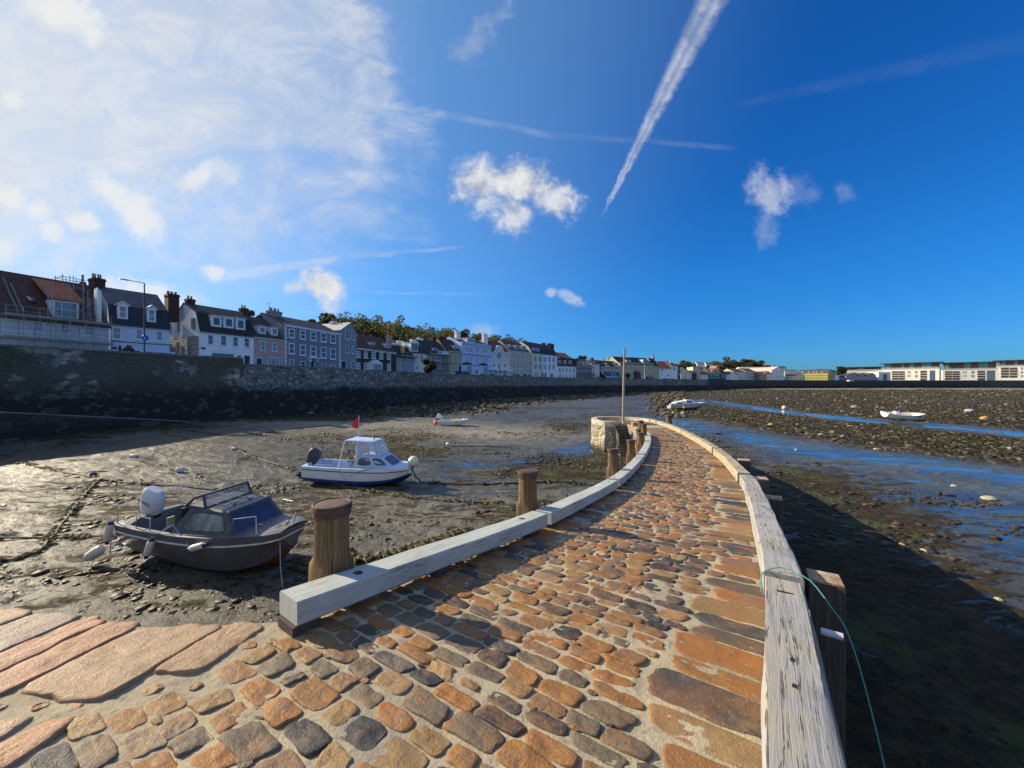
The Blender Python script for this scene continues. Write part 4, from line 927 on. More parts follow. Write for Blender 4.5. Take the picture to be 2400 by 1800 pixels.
        else: rb.box(xa - .1, xb + .1, y - .18, y + dep, zt + .002, zt + .10)
        rb.build('dormer_roof', rmat if kind != 'flat' else white(), d)
        s.frame(xa + .08, xb - .08, zb + .08, zt2 - .06, y, d, bars=bars, t=t, sill=False, pane=pane); return s
    def chimney(s, z, r, y=4.5, mat=None, pots=3, pz=None, dep=.9, pot=POT, pr=.13):
        xa, xb, zb, zt = s.rect(z, r, y); mat = mat or BRICKC; mb = MB(); zb = zb - 1.2; c = .07
        mb.box(xa, xb, y - dep / 2, y + dep / 2, zb, zt - .35); mb.box(xa - c, xb + c, y - dep / 2 - c, y + dep / 2 + c, zt - .35, zt - .12); mb.box(xa - c * .4, xb + c * .4, y - dep / 2, y + dep / 2, zt - .12, zt)
        ch = mb.build('chimney', mat, s.root); ph = (s.P(z(r[0], r[1])[0], z(0, pz)[1], y)[1] - zt) if pz is not None else .55
        for i in range(pots):
            cx = xa + (xb - xa) * (i + .5) / pots; rr = min(pr, (xb - xa) / pots * .42); pb = MB(); pb.lathe([(rr, -.02), (rr * 1.05, .06), (rr * .85, ph * .5), (rr * .85, ph * .9), (rr * 1.1, ph * .92), (rr * 1.1, ph)], 10, (cx, y + .12 * (i % 2), zt)); pb.build('chimney_pot', pot, ch, True)
        return s
    def band(s, z, pts, h, mat=None, name='band', proud=.06, x0=-.02, x1=None):
        zc = s.z([z(*p) for p in pts]); mb = MB(); mb.box(x0, (s.w if x1 is None else x1) + .02, -proud, -.003, zc - h / 2, zc + h / 2); mb.build(name, mat or white(), s.root); return s
    def ze(s, z, *pts, y=0.0): return s.z([z(*p) for p in pts], y)
GT = 'terraced houses along the sea front'
def hs(label, u0, u1, **k): k.setdefault('group', GT); return House(k.pop('name', 'terraced_house'), label, u0, u1, **k)
WHT = lambda: plaster('white', (.80, .82, .83))

# ---- A: scaffolded house at the far left
h = hs('long white house with dark red tiled roof and wide dormer, wrapped in scaffolding', -150, 257, depth=10)
h.body(h.ze(z1, (40, 660), (1340, 765)), plaster('scaffold_house', (.62, .66, .70)), h.ze(z1, (0, 95), (990, 240), y=5), roof=REDT and roof_tiles('roof_dark_red', (.105, .042, .030)))
h.win(z1, [(415, 695, 530, 830), (745, 725, 860, 855), (1045, 750, 1150, 875)], bars=(1, 1), pane=GLASSB)
h.dormer(z1, (640, 450, 975, 672), y=.5, kind='cat', dep=2.2, rmat=ORANGET, bars=(2, 1), over=.35, pane=GLASSB, rise=2.55, run=1.5)
xa, xb, zb, zt = h.rect(z1, (335, 408, 420, 460), 1.9); mb = MB(); mb.hexa([(xa, 1.4, zb), (xb, 1.4, zb), (xb, 2.2, zt), (xa, 2.2, zt), (xa, 1.3, zb + .12), (xb, 1.3, zb + .12), (xb, 2.1, zt + .12), (xa, 2.1, zt + .12)]); mb.build('skylight', GLASSB, h.root)
h.chimney(z1, (1130, 178, 1262, 480), y=5.2, pots=4, pz=105, dep=1.6, pr=.17); h.chimney(z1, (1000, 215, 1042, 300), y=6.5, pots=1, pz=125, dep=.6)
mb = MB(); zq = lambda u, v, y: h.P(u, v, y)
for (xa_, ya_, xb_, yb_) in ((30, 180, 230, 615), (105, 205, 290, 610)): (a0, c0), (a1, c1) = h.P(*z1(xa_, ya_), 4.2), h.P(*z1(xb_, yb_), .3); mb.bar((a0, 4.2, c0 + .15), (a1, .3, c1 + .15), .16, .22)
mb.build('barge_board', M('old_board', (.16, .15, .13), .8, .2), h.root)
HA = h
# ---- B
h = hs('pale blue white house with navy mansard and two pointed dormers behind the street lamp', 258, 397.5, depth=10)
h.body(h.ze(z1, (1360, 740), (2090, 800)), plaster('pale_blue', (.52, .62, .76)), h.ze(z1, (1265, 285), (1940, 385), y=5), h.ze(z1, (1270, 487), (2080, 582), y=.9), yb=.9, roof=roof_tiles('roof_lilac_slate', (.105, .098, .11)), bmat=roof_tiles('mansard_navy', (.030, .033, .055)))
h.dormer(z1, (1450, 462, 1580, 672), y=.12, kind='gable', dep=1.6, rmat=white(), pane=GLASSB); h.dormer(z1, (1815, 512, 1927, 712), y=.12, kind='gable', dep=1.6, rmat=white(), pane=GLASSB)
h.win(z1, [(1385, 775, 1495, 920), (1670, 798, 1762, 925), (1920, 822, 2012, 945)], bars=(0, 1), pane=GLASSB)
h.band(z1, [(1390, 945), (2025, 990)], .10, M('pipe_navy', (.03, .04, .06), .5), 'drain_pipe')
h.chimney(z1, (2052, 372, 2190, 600), y=4.6, pots=3, pz=325, dep=1.5, pr=.2)
mb = MB(); xg = h.P(*z1(1240, 500), .4)[0]; zt_ = h.ze(z1, (1200, 395), y=1.0); mb.prism([(xg - .35, h.ze(z1, (1270, 740))), (xg, h.ze(z1, (1270, 740))), (xg, zt_ + .5), (xg - .35, zt_ + .9)], -.1, 1.4); mb.build('party_wall', WHT(), h.root)
# ---- C
h = hs('white gabled house with black mansard and three square dormers, sunlit rough stone side', 469, 595, depth=10.5)
ze, zb_, zr_ = h.ze(z2, (475, 728), (1130, 778)), h.ze(z2, (440, 492), (1135, 582), y=1.0), h.ze(z2, (395, 395), (1050, 498), y=4.2)
h.body(ze, WHT(), zr_, zb_, yb=1.0, yr=4.2, roof=SLATE2, bmat=roof_tiles('mansard_black', (.028, .030, .030)))
for r in ((605, 530, 735, 665), (757, 548, 887, 682), (910, 565, 1027, 702)): h.dormer(z2, r, y=.15, dep=1.8, t=.2, bars=(0, 0))
h.win(z2, [(560, 762, 630, 882), (720, 772, 792, 895), (870, 788, 937, 905), (1010, 800, 1077, 915)], bars=(0, 1), t=.08)
xa, xb, z0, zt = h.rect(z2, (620, 995, 882, 1060)); mb = MB(); mb.box(xa, xb, -.05, .02, .9, zt); f = mb.build('shop_window', glass('shop_glass', (.02, .03, .035), .1), h.root)
h.door(z2, (1012, 1020, 1077, 1115))
for r, nm in (((480, 915, 535, 940), 'sign_board'), ((928, 1018, 972, 1038), 'oval_sign')): xa, xb, z0, zt = h.rect(z2, r); mb = MB(); mb.box(xa, xb, -.06, -.002, z0, zt); mb.build(nm, M('sign_blue', (.03, .045, .12), .5), h.root, bevel=.02 if nm == 'sign_board' else .12)
mb = MB(); mb.box(-.14, -.003, .4, h.D - .5, -1.5, ze - .6); mb.build('stone_side', rubble('white_rubble', [(.66, .63, .58), (.72, .69, .63)], (.42, .39, .33), 1.6, 1.6, .09, bstr=1.4, bdist=.16), h.root)
for (ya, yb_, za, zb2) in ((1.2, 1.9, ze + .35, ze + 1.9), (5.4, 6.0, ze + .2, ze + 1.7), (7.8, 8.4, ze + .2, ze + 1.6), (5.4, 6.0, ze - 2.9, ze - 1.3), (7.8, 8.4, ze - 2.9, ze - 1.3)):
    mb = MB(); mb.box(-.20, -.141 if za < ze else -.003, ya, yb_, za, zb2); mb.build('side_window', M('dull_glass', (.16, .15, .14), .3), h.root)
mb = MB(); mb.tube([(-.24, 4.6, -1.0), (-.24, 4.6, ze + 1.5)], .06, 6); mb.build('drain_pipe', WHT(), h.root)
h.chimney(z2, (300, 322, 388, 400), y=4.2, pots=2, pz=275); h.chimney(z2, (967, 435, 1046, 492), y=4.2, pots=2, pz=390)
# ---- D
h = hs('small salmon pink house with two white dormers and dark door', 595.5, 666.5, depth=9)
h.body(h.ze(z2, (1140, 785), (1495, 815)), plaster('pink', (.50, .34, .30)), h.ze(z2, (1140, 560), (1320, 580), y=4.5), roof=roof_tiles('roof_brown_slate', (.075, .062, .055)))
for r in ((1192, 660, 1282, 752), (1345, 677, 1427, 772)): h.dormer(z2, r, y=.5, dep=2.2, t=.16, bars=(0, 0), pane=GLASSB)
h.win(z2, [(1210, 842, 1267, 957), (1360, 857, 1415, 967)], bars=(0, 1), pane=GLASSB); h.win(z2, [(1300, 1040, 1445, 1140)], bars=(2, 0), pane=GLASSB)
h.door(z2, (1160, 1052, 1228, 1120), M('door_navy', (.02, .025, .08), .4)); h.chimney(z2, (1195, 525, 1266, 580), y=5.5, pots=2, pz=485, pot=WHT())
# ---- E
h = hs('wide mauve grey three storey house with white quoins and fifteen white framed windows', 667, 798, depth=10)
zp = h.ze(z2, (1500, 618), (2195, 712)); PUR = plaster('mauve', (.235, .225, .275))
h.body(zp - .5, PUR, h.ze(z2, (1450, 540), (2105, 660), y=5), roof=SLATE2)
mb = MB(); mb.box(-.05, h.w + .05, -.06, .3, zp - .52, zp); mb.build('parapet', PUR, h.root); h.band(z2, [(1505, 655), (2195, 742)], .24, name='cornice', proud=.22)
cols = [(1597, 0), (1735, 19), (1865, 36), (1991, 52), (2108, 67)]
h.grid(z2, cols, [(688, 800), (863, 998)], 72, bars=(0, 1), t=.17); h.grid(z2, [cols[0], cols[1], cols[3], cols[4]], [(1068, 1150)], 62, bars=(0, 1), t=.10)
h.door(z2, (1828, 1080, 1872, 1160), hood=True)
for xq in (.02, h.w - .42):
    mb = MB(); z0 = -1.0; k = 0
    while z0 < zp - 1.0: dx = .12 if k % 2 else 0; mb.box(xq + (dx if xq > 1 else 0), xq + .40 - (dx if xq < 1 else 0), -.05, -.002, z0, z0 + .36); z0 += .40; k += 1
    mb.build('quoins', white(), h.root)
h.chimney(z2, (1320, 472, 1446, 560), y=4.5, mat=plaster('stack_grey', (.26, .26, .25)), pots=5, pz=420, dep=1.3); h.chimney(z2, (2088, 600, 2140, 660), y=4.5, mat=WHT(), pots=3, pz=545)
mb = MB(); a0, c0 = h.P(*z2(1318, 480), 4.5); mb.bar((a0, 4.5, c0 - 1), (a0, 4.5, c0 + 1.6), .05); mb.bar((a0 - .4, 4.5, c0 + 1.5), (a0 + .4, 4.5, c0 + 1.5), .04); mb.build('aerial', M('aerial_metal', (.2, .2, .22), .5), h.root)
# ---- F gabled
h = hs('tall grey house with pointed gable end to the street, beside the mauve house', 798.5, 836.5, depth=10)
zl, zr2, za = h.ze(z3, (268, 378)), h.ze(z3, (528, 452)), h.ze(z3, (430, 258)); xm = h.P(*z3(425, 258))[0]; ml = (zl + zr2) / 2; GRY = plaster('cool_grey', (.27, .28, .32)); mb = MB()
mb.prism([(0, -2), (h.w, -2), (h.w, zr2), (xm, za), (0, zl)], 0, h.D); mb.build('wall', GRY, h.root); mb = MB()
for (xa_, z_) in ((-.2, zl - .05), (h.w + .2, zr2 - .15)): mb.hexa([(xa_, -.12, z_), (xm, -.12, za + .02), (xm, h.D, za + .02), (xa_, h.D, z_), (xa_, -.12, z_ + .14), (xm, -.12, za + .16), (xm, h.D, za + .16), (xa_, h.D, z_ + .14)])
mb.build('roof', M('roof_pale', (.40, .39, .37), .8, .2), h.root)
h.win(z3, [(340, 382, 397, 515), (443, 402, 482, 530), (340, 612, 390, 742), (447, 630, 482, 750), (440, 875, 497, 1000)], bars=(0, 1)); h.door(z3, (272, 870, 345, 990))
h.chimney(z3, (290, 265, 360, 300), y=6, pots=2, pz=250, mat=GRY)
# ---- G rubble cottage
RUB = rubble('brown_rubble', [(.085, .065, .045), (.11, .085, .055), (.06, .05, .042)], (.05, .045, .04), 2.6, 1.3, .05)
h = hs('dark rubble stone cottage with long red brown roof and white glazed gabled porch', 837, 928.5, depth=9)
h.body(h.ze(z3, (532, 690), (1165, 730)), RUB, h.ze(z3, (545, 470), (1030, 490), y=4.5), roof=roof_tiles('roof_red_brown', (.115, .042, .030)))
h.band(z3, [(532, 688), (1165, 728)], .18, name='gutter', proud=.2)
h.grid(z3, [(552, -2), (670, 6), (798, 14), (922, 22), (1044, 29)], [(712, 818)], 60, bars=(1, 1), pane=GLASSB, t=.13); h.grid(z3, [(552, 0), (670, 4), (1044, 22)], [(895, 1005)], 55, bars=(1, 1), pane=GLASSB, t=.13)
h.dormer(z3, (735, 578, 817, 635), y=1.3, dep=2, bars=(1, 0)); h.dormer(z3, (988, 600, 1062, 656), y=1.3, dep=2, bars=(1, 0))
xa, xb, z0, zt = h.rect(z3, (785, 905, 945, 1015), -1.4); zp_ = h.P(*z3(857, 850), -1.4)[1]; mb = MB(); mb.prism([(xa, -.5), (xb, -.5), (xb, zt), ((xa + xb) / 2, zp_), (xa, zt)], -1.4, -.003); pch = mb.build('porch', white(), h.root)
for k in range(4): mb = MB(); a_ = xa + .25 + (xb - xa - .5) * k / 4; mb.box(a_ + .05, a_ + (xb - xa - .5) / 4 - .05, -1.43, -1.401, .3, zt - .25); mb.build('pane', GLASSB, pch)
h.chimney(z3, (1018, 462, 1080, 540), y=4.5, pots=3, pz=415, mat=plaster('stack_stone', (.32, .28, .24)))
# ---- H, I, J
h = hs('narrow grey house with dark slate front, scaffold platform across its upper floor', 928.8, 970, depth=9)
h.body(h.ze(z3, (1175, 815), (1455, 830)), plaster('bluish_grey', (.33, .37, .41)), h.ze(z3, (1120, 610), (1390, 640), y=4.5), h.ze(z3, (1175, 640), (1390, 655), y=1.6), yb=1.6, roof=SLATE2, bmat=roof_tiles('mansard_blueblack', (.024, .028, .04)))
h.win(z3, [(1228, 845, 1268, 905), (1335, 850, 1372, 900), (1225, 950, 1262, 1000)], bars=(0, 1)); h.chimney(z3, (1190, 545, 1248, 625), y=4.5, mat=WHT(), pots=1, pz=490)
mb = MB(); xa, xb, z0, zt = h.rect(z3, (1120, 580, 1200, 620), 5); mb.box(xa, xb, 4.6, 6.5, z0 - .5, zt); mb.build('back_wall', WHT(), h.root)
h = hs('narrow white house with boxy white oriel dormer and twin white chimneys', 970.3, 1000, depth=9)
h.body(h.ze(z3, (1435, 745), (1655, 750)), plaster('off_white', (.66, .67, .66)), h.ze(z3, (1420, 560), (1600, 580), y=4.5), roof=SLATE2)
h.dormer(z3, (1405, 580, 1518, 722), y=.05, dep=2.2, bars=(1, 0)); h.win(z3, [(1465, 770, 1500, 880), (1548, 772, 1602, 890), (1470, 950, 1520, 1010)], bars=(0, 1), pane=GLASSB)
h.chimney(z3, (1402, 527, 1475, 580), y=4, mat=WHT(), pots=1, pz=490); h.chimney(z3, (1510, 503, 1584, 590), y=4.5, mat=WHT(), pots=2, pz=470); h.chimney(z3, (1320, 575, 1395, 640), y=3, mat=WHT(), pots=0)
h = hs('dim terraced house with brown roof behind scaffolding and a white banner', 1000.3, 1050, depth=9)
h.body(h.ze(z3, (1665, 765), (2000, 770)), plaster('dim_grey', (.22, .24, .27)), h.ze(z3, (1600, 540), (1900, 560), y=4.5), roof=SLATE2)
h.dormer(z3, (1755, 660, 1838, 718), y=1.0, dep=2, kind='cat', bars=(1, 0)); h.win(z3, [(1672, 785, 1740, 860), (1760, 790, 1880, 865), (1845, 910, 1895, 990)], bars=(1, 0), pane=GLASSB)
h.chimney(z3, (1742, 485, 1792, 560), y=4.5, pots=2, pz=450); h.chimney(z3, (1850, 475, 1920, 600), y=4.5, pots=2, pz=435); h.chimney(z3, (1925, 490, 1962, 600), y=6, pots=1, pz=440)
# ---- K olive
h = hs('olive yellow house with one square dormer and tall bay window, left of the blue hotel', 1050.3, 1082, depth=9)
OLV = plaster('olive', (.36, .335, .17))
h.body(h.ze(z4, (75, 595), (300, 610)), OLV, h.ze(z4, (30, 390), (190, 400), y=4.5), roof=BROWNT and SLATE2); h.band(z4, [(75, 575), (300, 595)], .5, OLV, 'parapet', .15)
h.dormer(z4, (155, 488, 215, 555), y=1.2, dep=1.8, bars=(1, 1)); h.win(z4, [(122, 640, 160, 740), (218, 645, 256, 745)], bars=(0, 1), pane=GLASSB)
h.win(z4, [(112, 815, 215, 935)], bars=(2, 1), pane=GLASSB); h.door(z4, (235, 805, 285, 930), M('door_bottle', (.012, .03, .028), .4))
# ---- L big blue
h = hs('large sky blue three storey house with tall white end chimneys and two domed bays', 1082.3, 1151.5, depth=11)
BLU = plaster('sky_blue', (.42, .58, .82)); zp = h.ze(z4, (290, 432), (768, 462)); h.body(zp - .6, BLU, h.ze(z4, (255, 400), (640, 430), y=5.5) + .6, roof=SLATE2, yr=5.5)
mb = MB(); mb.box(-.05, h.w + .05, -.08, .35, zp - .62, zp); mb.build('parapet', BLU, h.root); mb = MB()
for k in range(24): x_ = .3 + k * (h.w - .6) / 23; mb.box(x_ - .12, x_ + .12, -.2, -.083, zp - .9, zp - .55)
mb.build('dentils', BLU, h.root); h.band(z4, [(290, 630), (768, 655)], .3, M('band_blue', (.16, .24, .42), .8), 'string_course', .1); h.band(z4, [(290, 800), (768, 815)], .2, M('band_blue', (.16, .24, .42), .8), 'string_course', .1)
c5 = [(380, -6), (434, -2), (540, 4), (640, 9), (690, 12)]; h.grid(z4, c5, [(505, 598), (664, 770)], 34, bars=(0, 1), t=.10, pane=GLASSB)
for (xa_, xb_, dy) in ((342, 475, 0), (607, 735, 14)):
    xa, xb, z0, zt = h.rect(z4, (xa_, 795 + dy, xb_, 945 + dy), -1.0); mb = MB(); c = (xb - xa) * .22; pl_ = [(xa, -.003), (xa + c, -1.2), (xb - c, -1.2), (xb, -.003)]
    mb.add([(x, y, -1) for x, y in pl_] + [(x, y, zt) for x, y in pl_], [(0, 1, 5, 4), (1, 2, 6, 5), (2, 3, 7, 6), (3, 0, 4, 7), (4, 5, 6, 7), (3, 2, 1, 0)]); by = mb.build('bay', BLU, h.root); mb = MB(); top = zt + .85; mx = (xa + xb) / 2
    rows = [(1.06, zt), (.95, zt + .4), (.62, zt + .7), (.1, top)]; V_ = []; [V_.extend([(mx + (x - mx) * f, y * f - .01, z_) for x, y in pl_]) for f, z_ in rows]; mb.add(V_, [(r_ * 4 + i, r_ * 4 + i + 1, r_ * 4 + 5 + i, r_ * 4 + 4 + i) for r_ in range(3) for i in range(3)] + [(0, 3, 2, 1), (12, 13, 14, 15)]); mb.build('bay_roof', SLATE2, by)
    mb = MB(); mb.box(xa + c + .15, xb - c - .15, -1.24, -1.203, 1.0, zt - .4); mb.build('pane', GLASSB, by)
h.door(z4, (515, 875, 545, 945)); h.dormer(z4, (380, 368, 500, 435), y=1.6, dep=2.4, bars=(2, 0), pane=GLASSB)
h.chimney(z4, (190, 255, 255, 420), y=3.5, mat=WHT(), pots=2, pz=222); h.chimney(z4, (632, 298, 695, 440), y=3.5, mat=WHT(), pots=2, pz=268)
# ---- M Dutch gable
h = hs('cream house with curly Dutch gable, arched window and white veranda', 1151.8, 1195.5, depth=10)
CRM = plaster('cream', (.62, .62, .59)); ze = h.ze(z4, (775, 590), (1078, 600)); h.body(ze - .25, CRM, h.ze(z4, (880, 420), (1070, 470), y=5), roof=BROWNT)
pts = [(770, 590), (805, 585), (832, 562), (838, 535), (830, 520), (850, 508), (862, 490), (888, 480), (915, 480), (940, 492), (952, 512), (966, 525), (958, 545), (965, 570), (990, 588), (1078, 592)]
pp = [h.P(*z4(*p), -.05) for p in pts]; mb = MB(); mb.prism([(pp[0][0], ze - 1.0)] + pp + [(pp[-1][0], ze - 1.0)], -.18, .25); mb.build('gable_front', CRM, h.root)
xa, xb, z0, zt = h.rect(z4, (876, 585, 920, 680), -.18); mb = MB(); n = 10; arc = [(xb, z0), (xb, zt - .7)] + [((xa + xb) / 2 + (xb - xa) / 2 * math.cos(math.pi * k / n), zt - .7 + .7 * math.sin(math.pi * k / n)) for k in range(n + 1)] + [(xa, zt - .7), (xa, z0)]
mb.prism(arc, -.26, -.183); mb.build('arched_window', glass('teal_glass', (.05, .13, .14), .1), h.root)
h.win(z4, [(790, 770, 828, 838), (880, 775, 916, 868), (970, 775, 1006, 842)], bars=(1, 0), pane=GLASS); mb = MB(); xa, xb, z0, zt = h.rect(z4, (785, 870, 1100, 890), -1.6)
mb.box(xa, xb, -1.9, -.003, z0, zt)
for k in range(5): x_ = xa + .15 + (xb - xa - .3) * k / 4; mb.box(x_ - .09, x_ + .09, -1.85, -1.67, -1, z0); mb.box(x_ - .04, x_ + .04, -1.85, -1.77, zt, zt + .9)
mb.box(xa, xb, -1.85, -1.79, zt + .85, zt + .93); mb.build('veranda', white(), h.root)
# ---- N, O
h = hs('plain beige three storey house with brown roof and three flat white dormers', 1195.8, 1242.5, depth=10)
h.body(h.ze(z4, (1078, 560), (1398, 580)), plaster('beige', (.50, .455, .355)), h.ze(z4, (930, 415), (1255, 432), y=5), roof=BROWNT)
for r in ((1060, 478, 1116, 542), (1165, 487, 1236, 548), (1270, 493, 1330, 556)): h.dormer(z4, r, y=.7, dep=2.4, bars=(1, 0))
h.grid(z4, [(1131, 0), (1201, 4), (1271, 8), (1338, 12)], [(612, 700), (755, 848), (900, 960)], 36, bars=(0, 1), pane=GLASSB)
h = hs('tall house, cream half and white half under one black mansard roof', 1246, 1306, depth=11)
ze, zb_, zr_ = h.ze(z4, (1420, 615), (1835, 632)), h.ze(z4, (1400, 530), (1770, 548), y=1.3), h.ze(z4, (1262, 430), (1690, 465), y=5.5); xs = h.P(*z4(1622, 700))[0]
h.body(ze, plaster('pale_cream', (.62, .62, .55)), zr_, zb_, yb=1.3, yr=5.5, roof=SLATE2, bmat=roof_tiles('mansard_black2', (.03, .03, .032)), x1=xs); h.body(ze, plaster('bright_white', (.72, .78, .86)), zr_, zb_, yb=1.3, yr=5.5, roof=SLATE2, bmat=roof_tiles('mansard_black2', (.03, .03, .032)), x0=xs + .02)
h.dormer(z4, (1442, 532, 1550, 605), y=.3, dep=2, bars=(3, 0)); h.grid(z4, [(1485, 0), (1562, 4)], [(655, 740), (785, 865)], 36, bars=(0, 1)); h.grid(z4, [(1643, 5), (1711, 8), (1777, 11)], [(660, 740), (785, 862)], 30, bars=(0, 1), pane=GLASS)
h.win(z4, [(1467, 925, 1530, 990), (1722, 935, 1775, 995)], bars=(2, 0), pane=GLASSB); h.door(z4, (1582, 928, 1610, 990)); h.door(z4, (1632, 928, 1658, 990)); h.chimney(z4, (1692, 455, 1766, 540), y=5.5, pots=3, pz=428, dep=1.4)
# ---- P
h = hs('low white house with black mansard and three white dormers, red roof peeping behind', 1306.3, 1350.5, depth=9)
h.body(h.ze(z4, (1840, 815), (2145, 820)), plaster('bright_white', (.72, .78, .86)), h.ze(z4, (1840, 660), (2060, 670), y=4.5), h.ze(z4, (1840, 690), (2090, 700), y=.9), yb=.9, roof=SLATE2, bmat=roof_tiles('mansard_black', (.028, .030, .030)))
for r in ((1862, 728, 1900, 800), (1945, 730, 1988, 802), (2030, 732, 2072, 802)): h.dormer(z4, r, y=.15, dep=1.4, bars=(0, 1))
h.grid(z4, [(1878, 0), (1930, 1), (1990, 2), (2047, 3), (2102, 4)], [(845, 915), (960, 1010)], 26, bars=(0, 1), pane=GLASS)
h = House('house', 'house with bright red tiled roof standing behind the low white house', 1302, 1341, 175, 186, depth=8, group=GT); h.body(h.ze(z4, (1840, 690), (2060, 690)), plaster('brick_red', (.28, .10, .06)), h.ze(z4, (1825, 608), (2058, 612), y=4), roof=ORANGET); h.chimney(z4, (1600, 440, 1632, 470), y=2, pots=0)
# ---- Q, R, S, T, U
h = hs('grey terraced house behind a full grid of scaffolding, before the hillside', 1351, 1386, depth=9)
h.body(h.ze(z5, (80, 430), (335, 440)), plaster('bluish_grey', (.33, .37, .41)), h.ze(z5, (90, 310), (320, 320), y=4.5), roof=SLATE2); h.grid(z5, [(105, 0), (160, 1), (210, 2), (265, 3)], [(370, 425), (500, 540), (580, 630)], 28, bars=(0, 0))
h = hs('plain grey white house with low dark roof left of the blue lorry', 1386.3, 1405, depth=9)
h.body(h.ze(z5, (300, 395), (478, 400)), plaster('off_white', (.66, .67, .66)), h.ze(z5, (310, 325), (460, 350), y=4.5), roof=SLATE2); h.win(z5, [(398, 420, 414, 475), (362, 545, 395, 605)], bars=(0, 1)); h.chimney(z5, (330, 290, 372, 325), y=5, pots=2, pz=265)
h = hs('tan house with two steep black gables over white windows behind the blue lorry', 1408, 1453, depth=9)
TAN = plaster('tan', (.40, .33, .20)); h.body(h.ze(z5, (515, 440), (830, 445)), TAN, h.ze(z5, (545, 345), (830, 345), y=4.5), roof=SLATE)
for (xm_, dy) in ((618, 0), (776, 0)): h.dormer(z5, (xm_ - 42, 372, xm_ + 42, 515), y=-.12, kind='gable', dep=3.5, mat=TAN, rmat=SLATE2, bars=(1, 0), t=.3)
h.chimney(z5, (530, 310, 556, 350), y=4.5, mat=TAN, pots=1, pz=285)
h = hs('yellow hotel with five bay front, slate roof, two white dormers and balcony door', 1453.3, 1532, depth=11)
YEL = plaster('hotel_yellow', (.46, .42, .23)); h.body(h.ze(z5, (840, 405), (1430, 405)), YEL, h.ze(z5, (872, 290), (1395, 285), y=5.5), roof=roof_tiles('roof_blue_slate', (.03, .034, .045))); h.band(z5, [(840, 385), (1430, 380)], .5, YEL, 'cornice', .3)
for r in ((938, 325, 1024, 382), (1230, 318, 1325, 382)): h.dormer(z5, r, y=.9, dep=2.5, bars=(2, 0))
h.grid(z5, [(937, 0), (1025, 0), (1225, 0), (1330, 0)], [(438, 500), (555, 622)], 46, bars=(0, 1), t=.16); h.win(z5, [(1105, 440, 1145, 505)], bars=(1, 0), t=.16)
xa, xb, z0, zt = h.rect(z5, (1080, 500, 1175, 525), -.8); mb = MB(); mb.box(xa, xb, -1.2, -.003, z0 - .1, z0 + .05)
for k in range(12): x_ = xa + (xb - xa) * k / 11; mb.box(x_ - .02, x_ + .02, -1.2, -1.16, z0 + .05, zt)
mb.box(xa, xb, -1.2, -1.15, zt, zt + .05); mb.build('balcony', M('iron_black', (.02, .02, .02), .5), h.root); xa, xb, z0, zt = h.rect(z5, (1082, 540, 1172, 645), -.3); mb = MB(); mb.box(xa, xb, -1.1, -.003, -1, zt); mb.build('porch', M('porch_brown', (.10, .05, .035), .7), h.root)
h.chimney(z5, (846, 270, 872, 350), y=5.5, mat=plaster('stack_cream', (.5, .45, .33)), pots=1, pz=222, pr=.3); h.chimney(z5, (1388, 265, 1422, 340), y=5.5, mat=plaster('stack_cream', (.5, .45, .33)), pots=1, pz=212, pr=.3); h.chimney(z5, (970, 268, 990, 290), y=6, mat=plaster('stack_cream', (.5, .45, .33)), pots=1, pz=238)
h = hs('narrow yellow wing of the hotel with white bay and hipped slate roof', 1532.3, 1544.5, depth=8); h.body(h.ze(z5, (1430, 430), (1500, 430)), YEL, h.ze(z5, (1430, 297), (1480, 300), y=4), roof=SLATE2); h.win(z5, [(1470, 345, 1500, 395), (1480, 470, 1500, 540)], bars=(0, 0))
h = hs('white rendered house with low red roof and slanting wall, right of the hotel', 1545, 1573, depth=9); h.body(h.ze(z5, (1510, 470), (1715, 475)), WHT(), h.ze(z5, (1510, 350), (1690, 350), y=4.5), roof=ORANGET); h.win(z5, [(1545, 485, 1580, 520), (1530, 555, 1560, 575), (1645, 575, 1690, 600)], bars=(1, 0)); h.chimney(z5, (1690, 355, 1740, 430), y=3, mat=WHT(), pots=0)
h = hs('taller white block with a scrap of red roof beside the slanting white house', 1573.3, 1588, depth=9); h.body(h.ze(z5, (1725, 425), (1825, 430)), WHT(), h.ze(z5, (1745, 350), (1800, 355), y=4.5), roof=ORANGET); h.win(z5, [(1755, 445, 1790, 500)], bars=(1, 0))
h = hs('very narrow dark fronted house between white block and cream gable', 1588.3, 1594.5, depth=9); h.body(h.ze(z5, (1830, 440), (1870, 440)), plaster('dark_front', (.05, .05, .055)), None, flat=True); h.win(z5, [(1838, 450, 1862, 510), (1838, 530, 1862, 585)], bars=(0, 0), fmat=M('dark_trim', (.04, .04, .04)), pane=GLASSB)

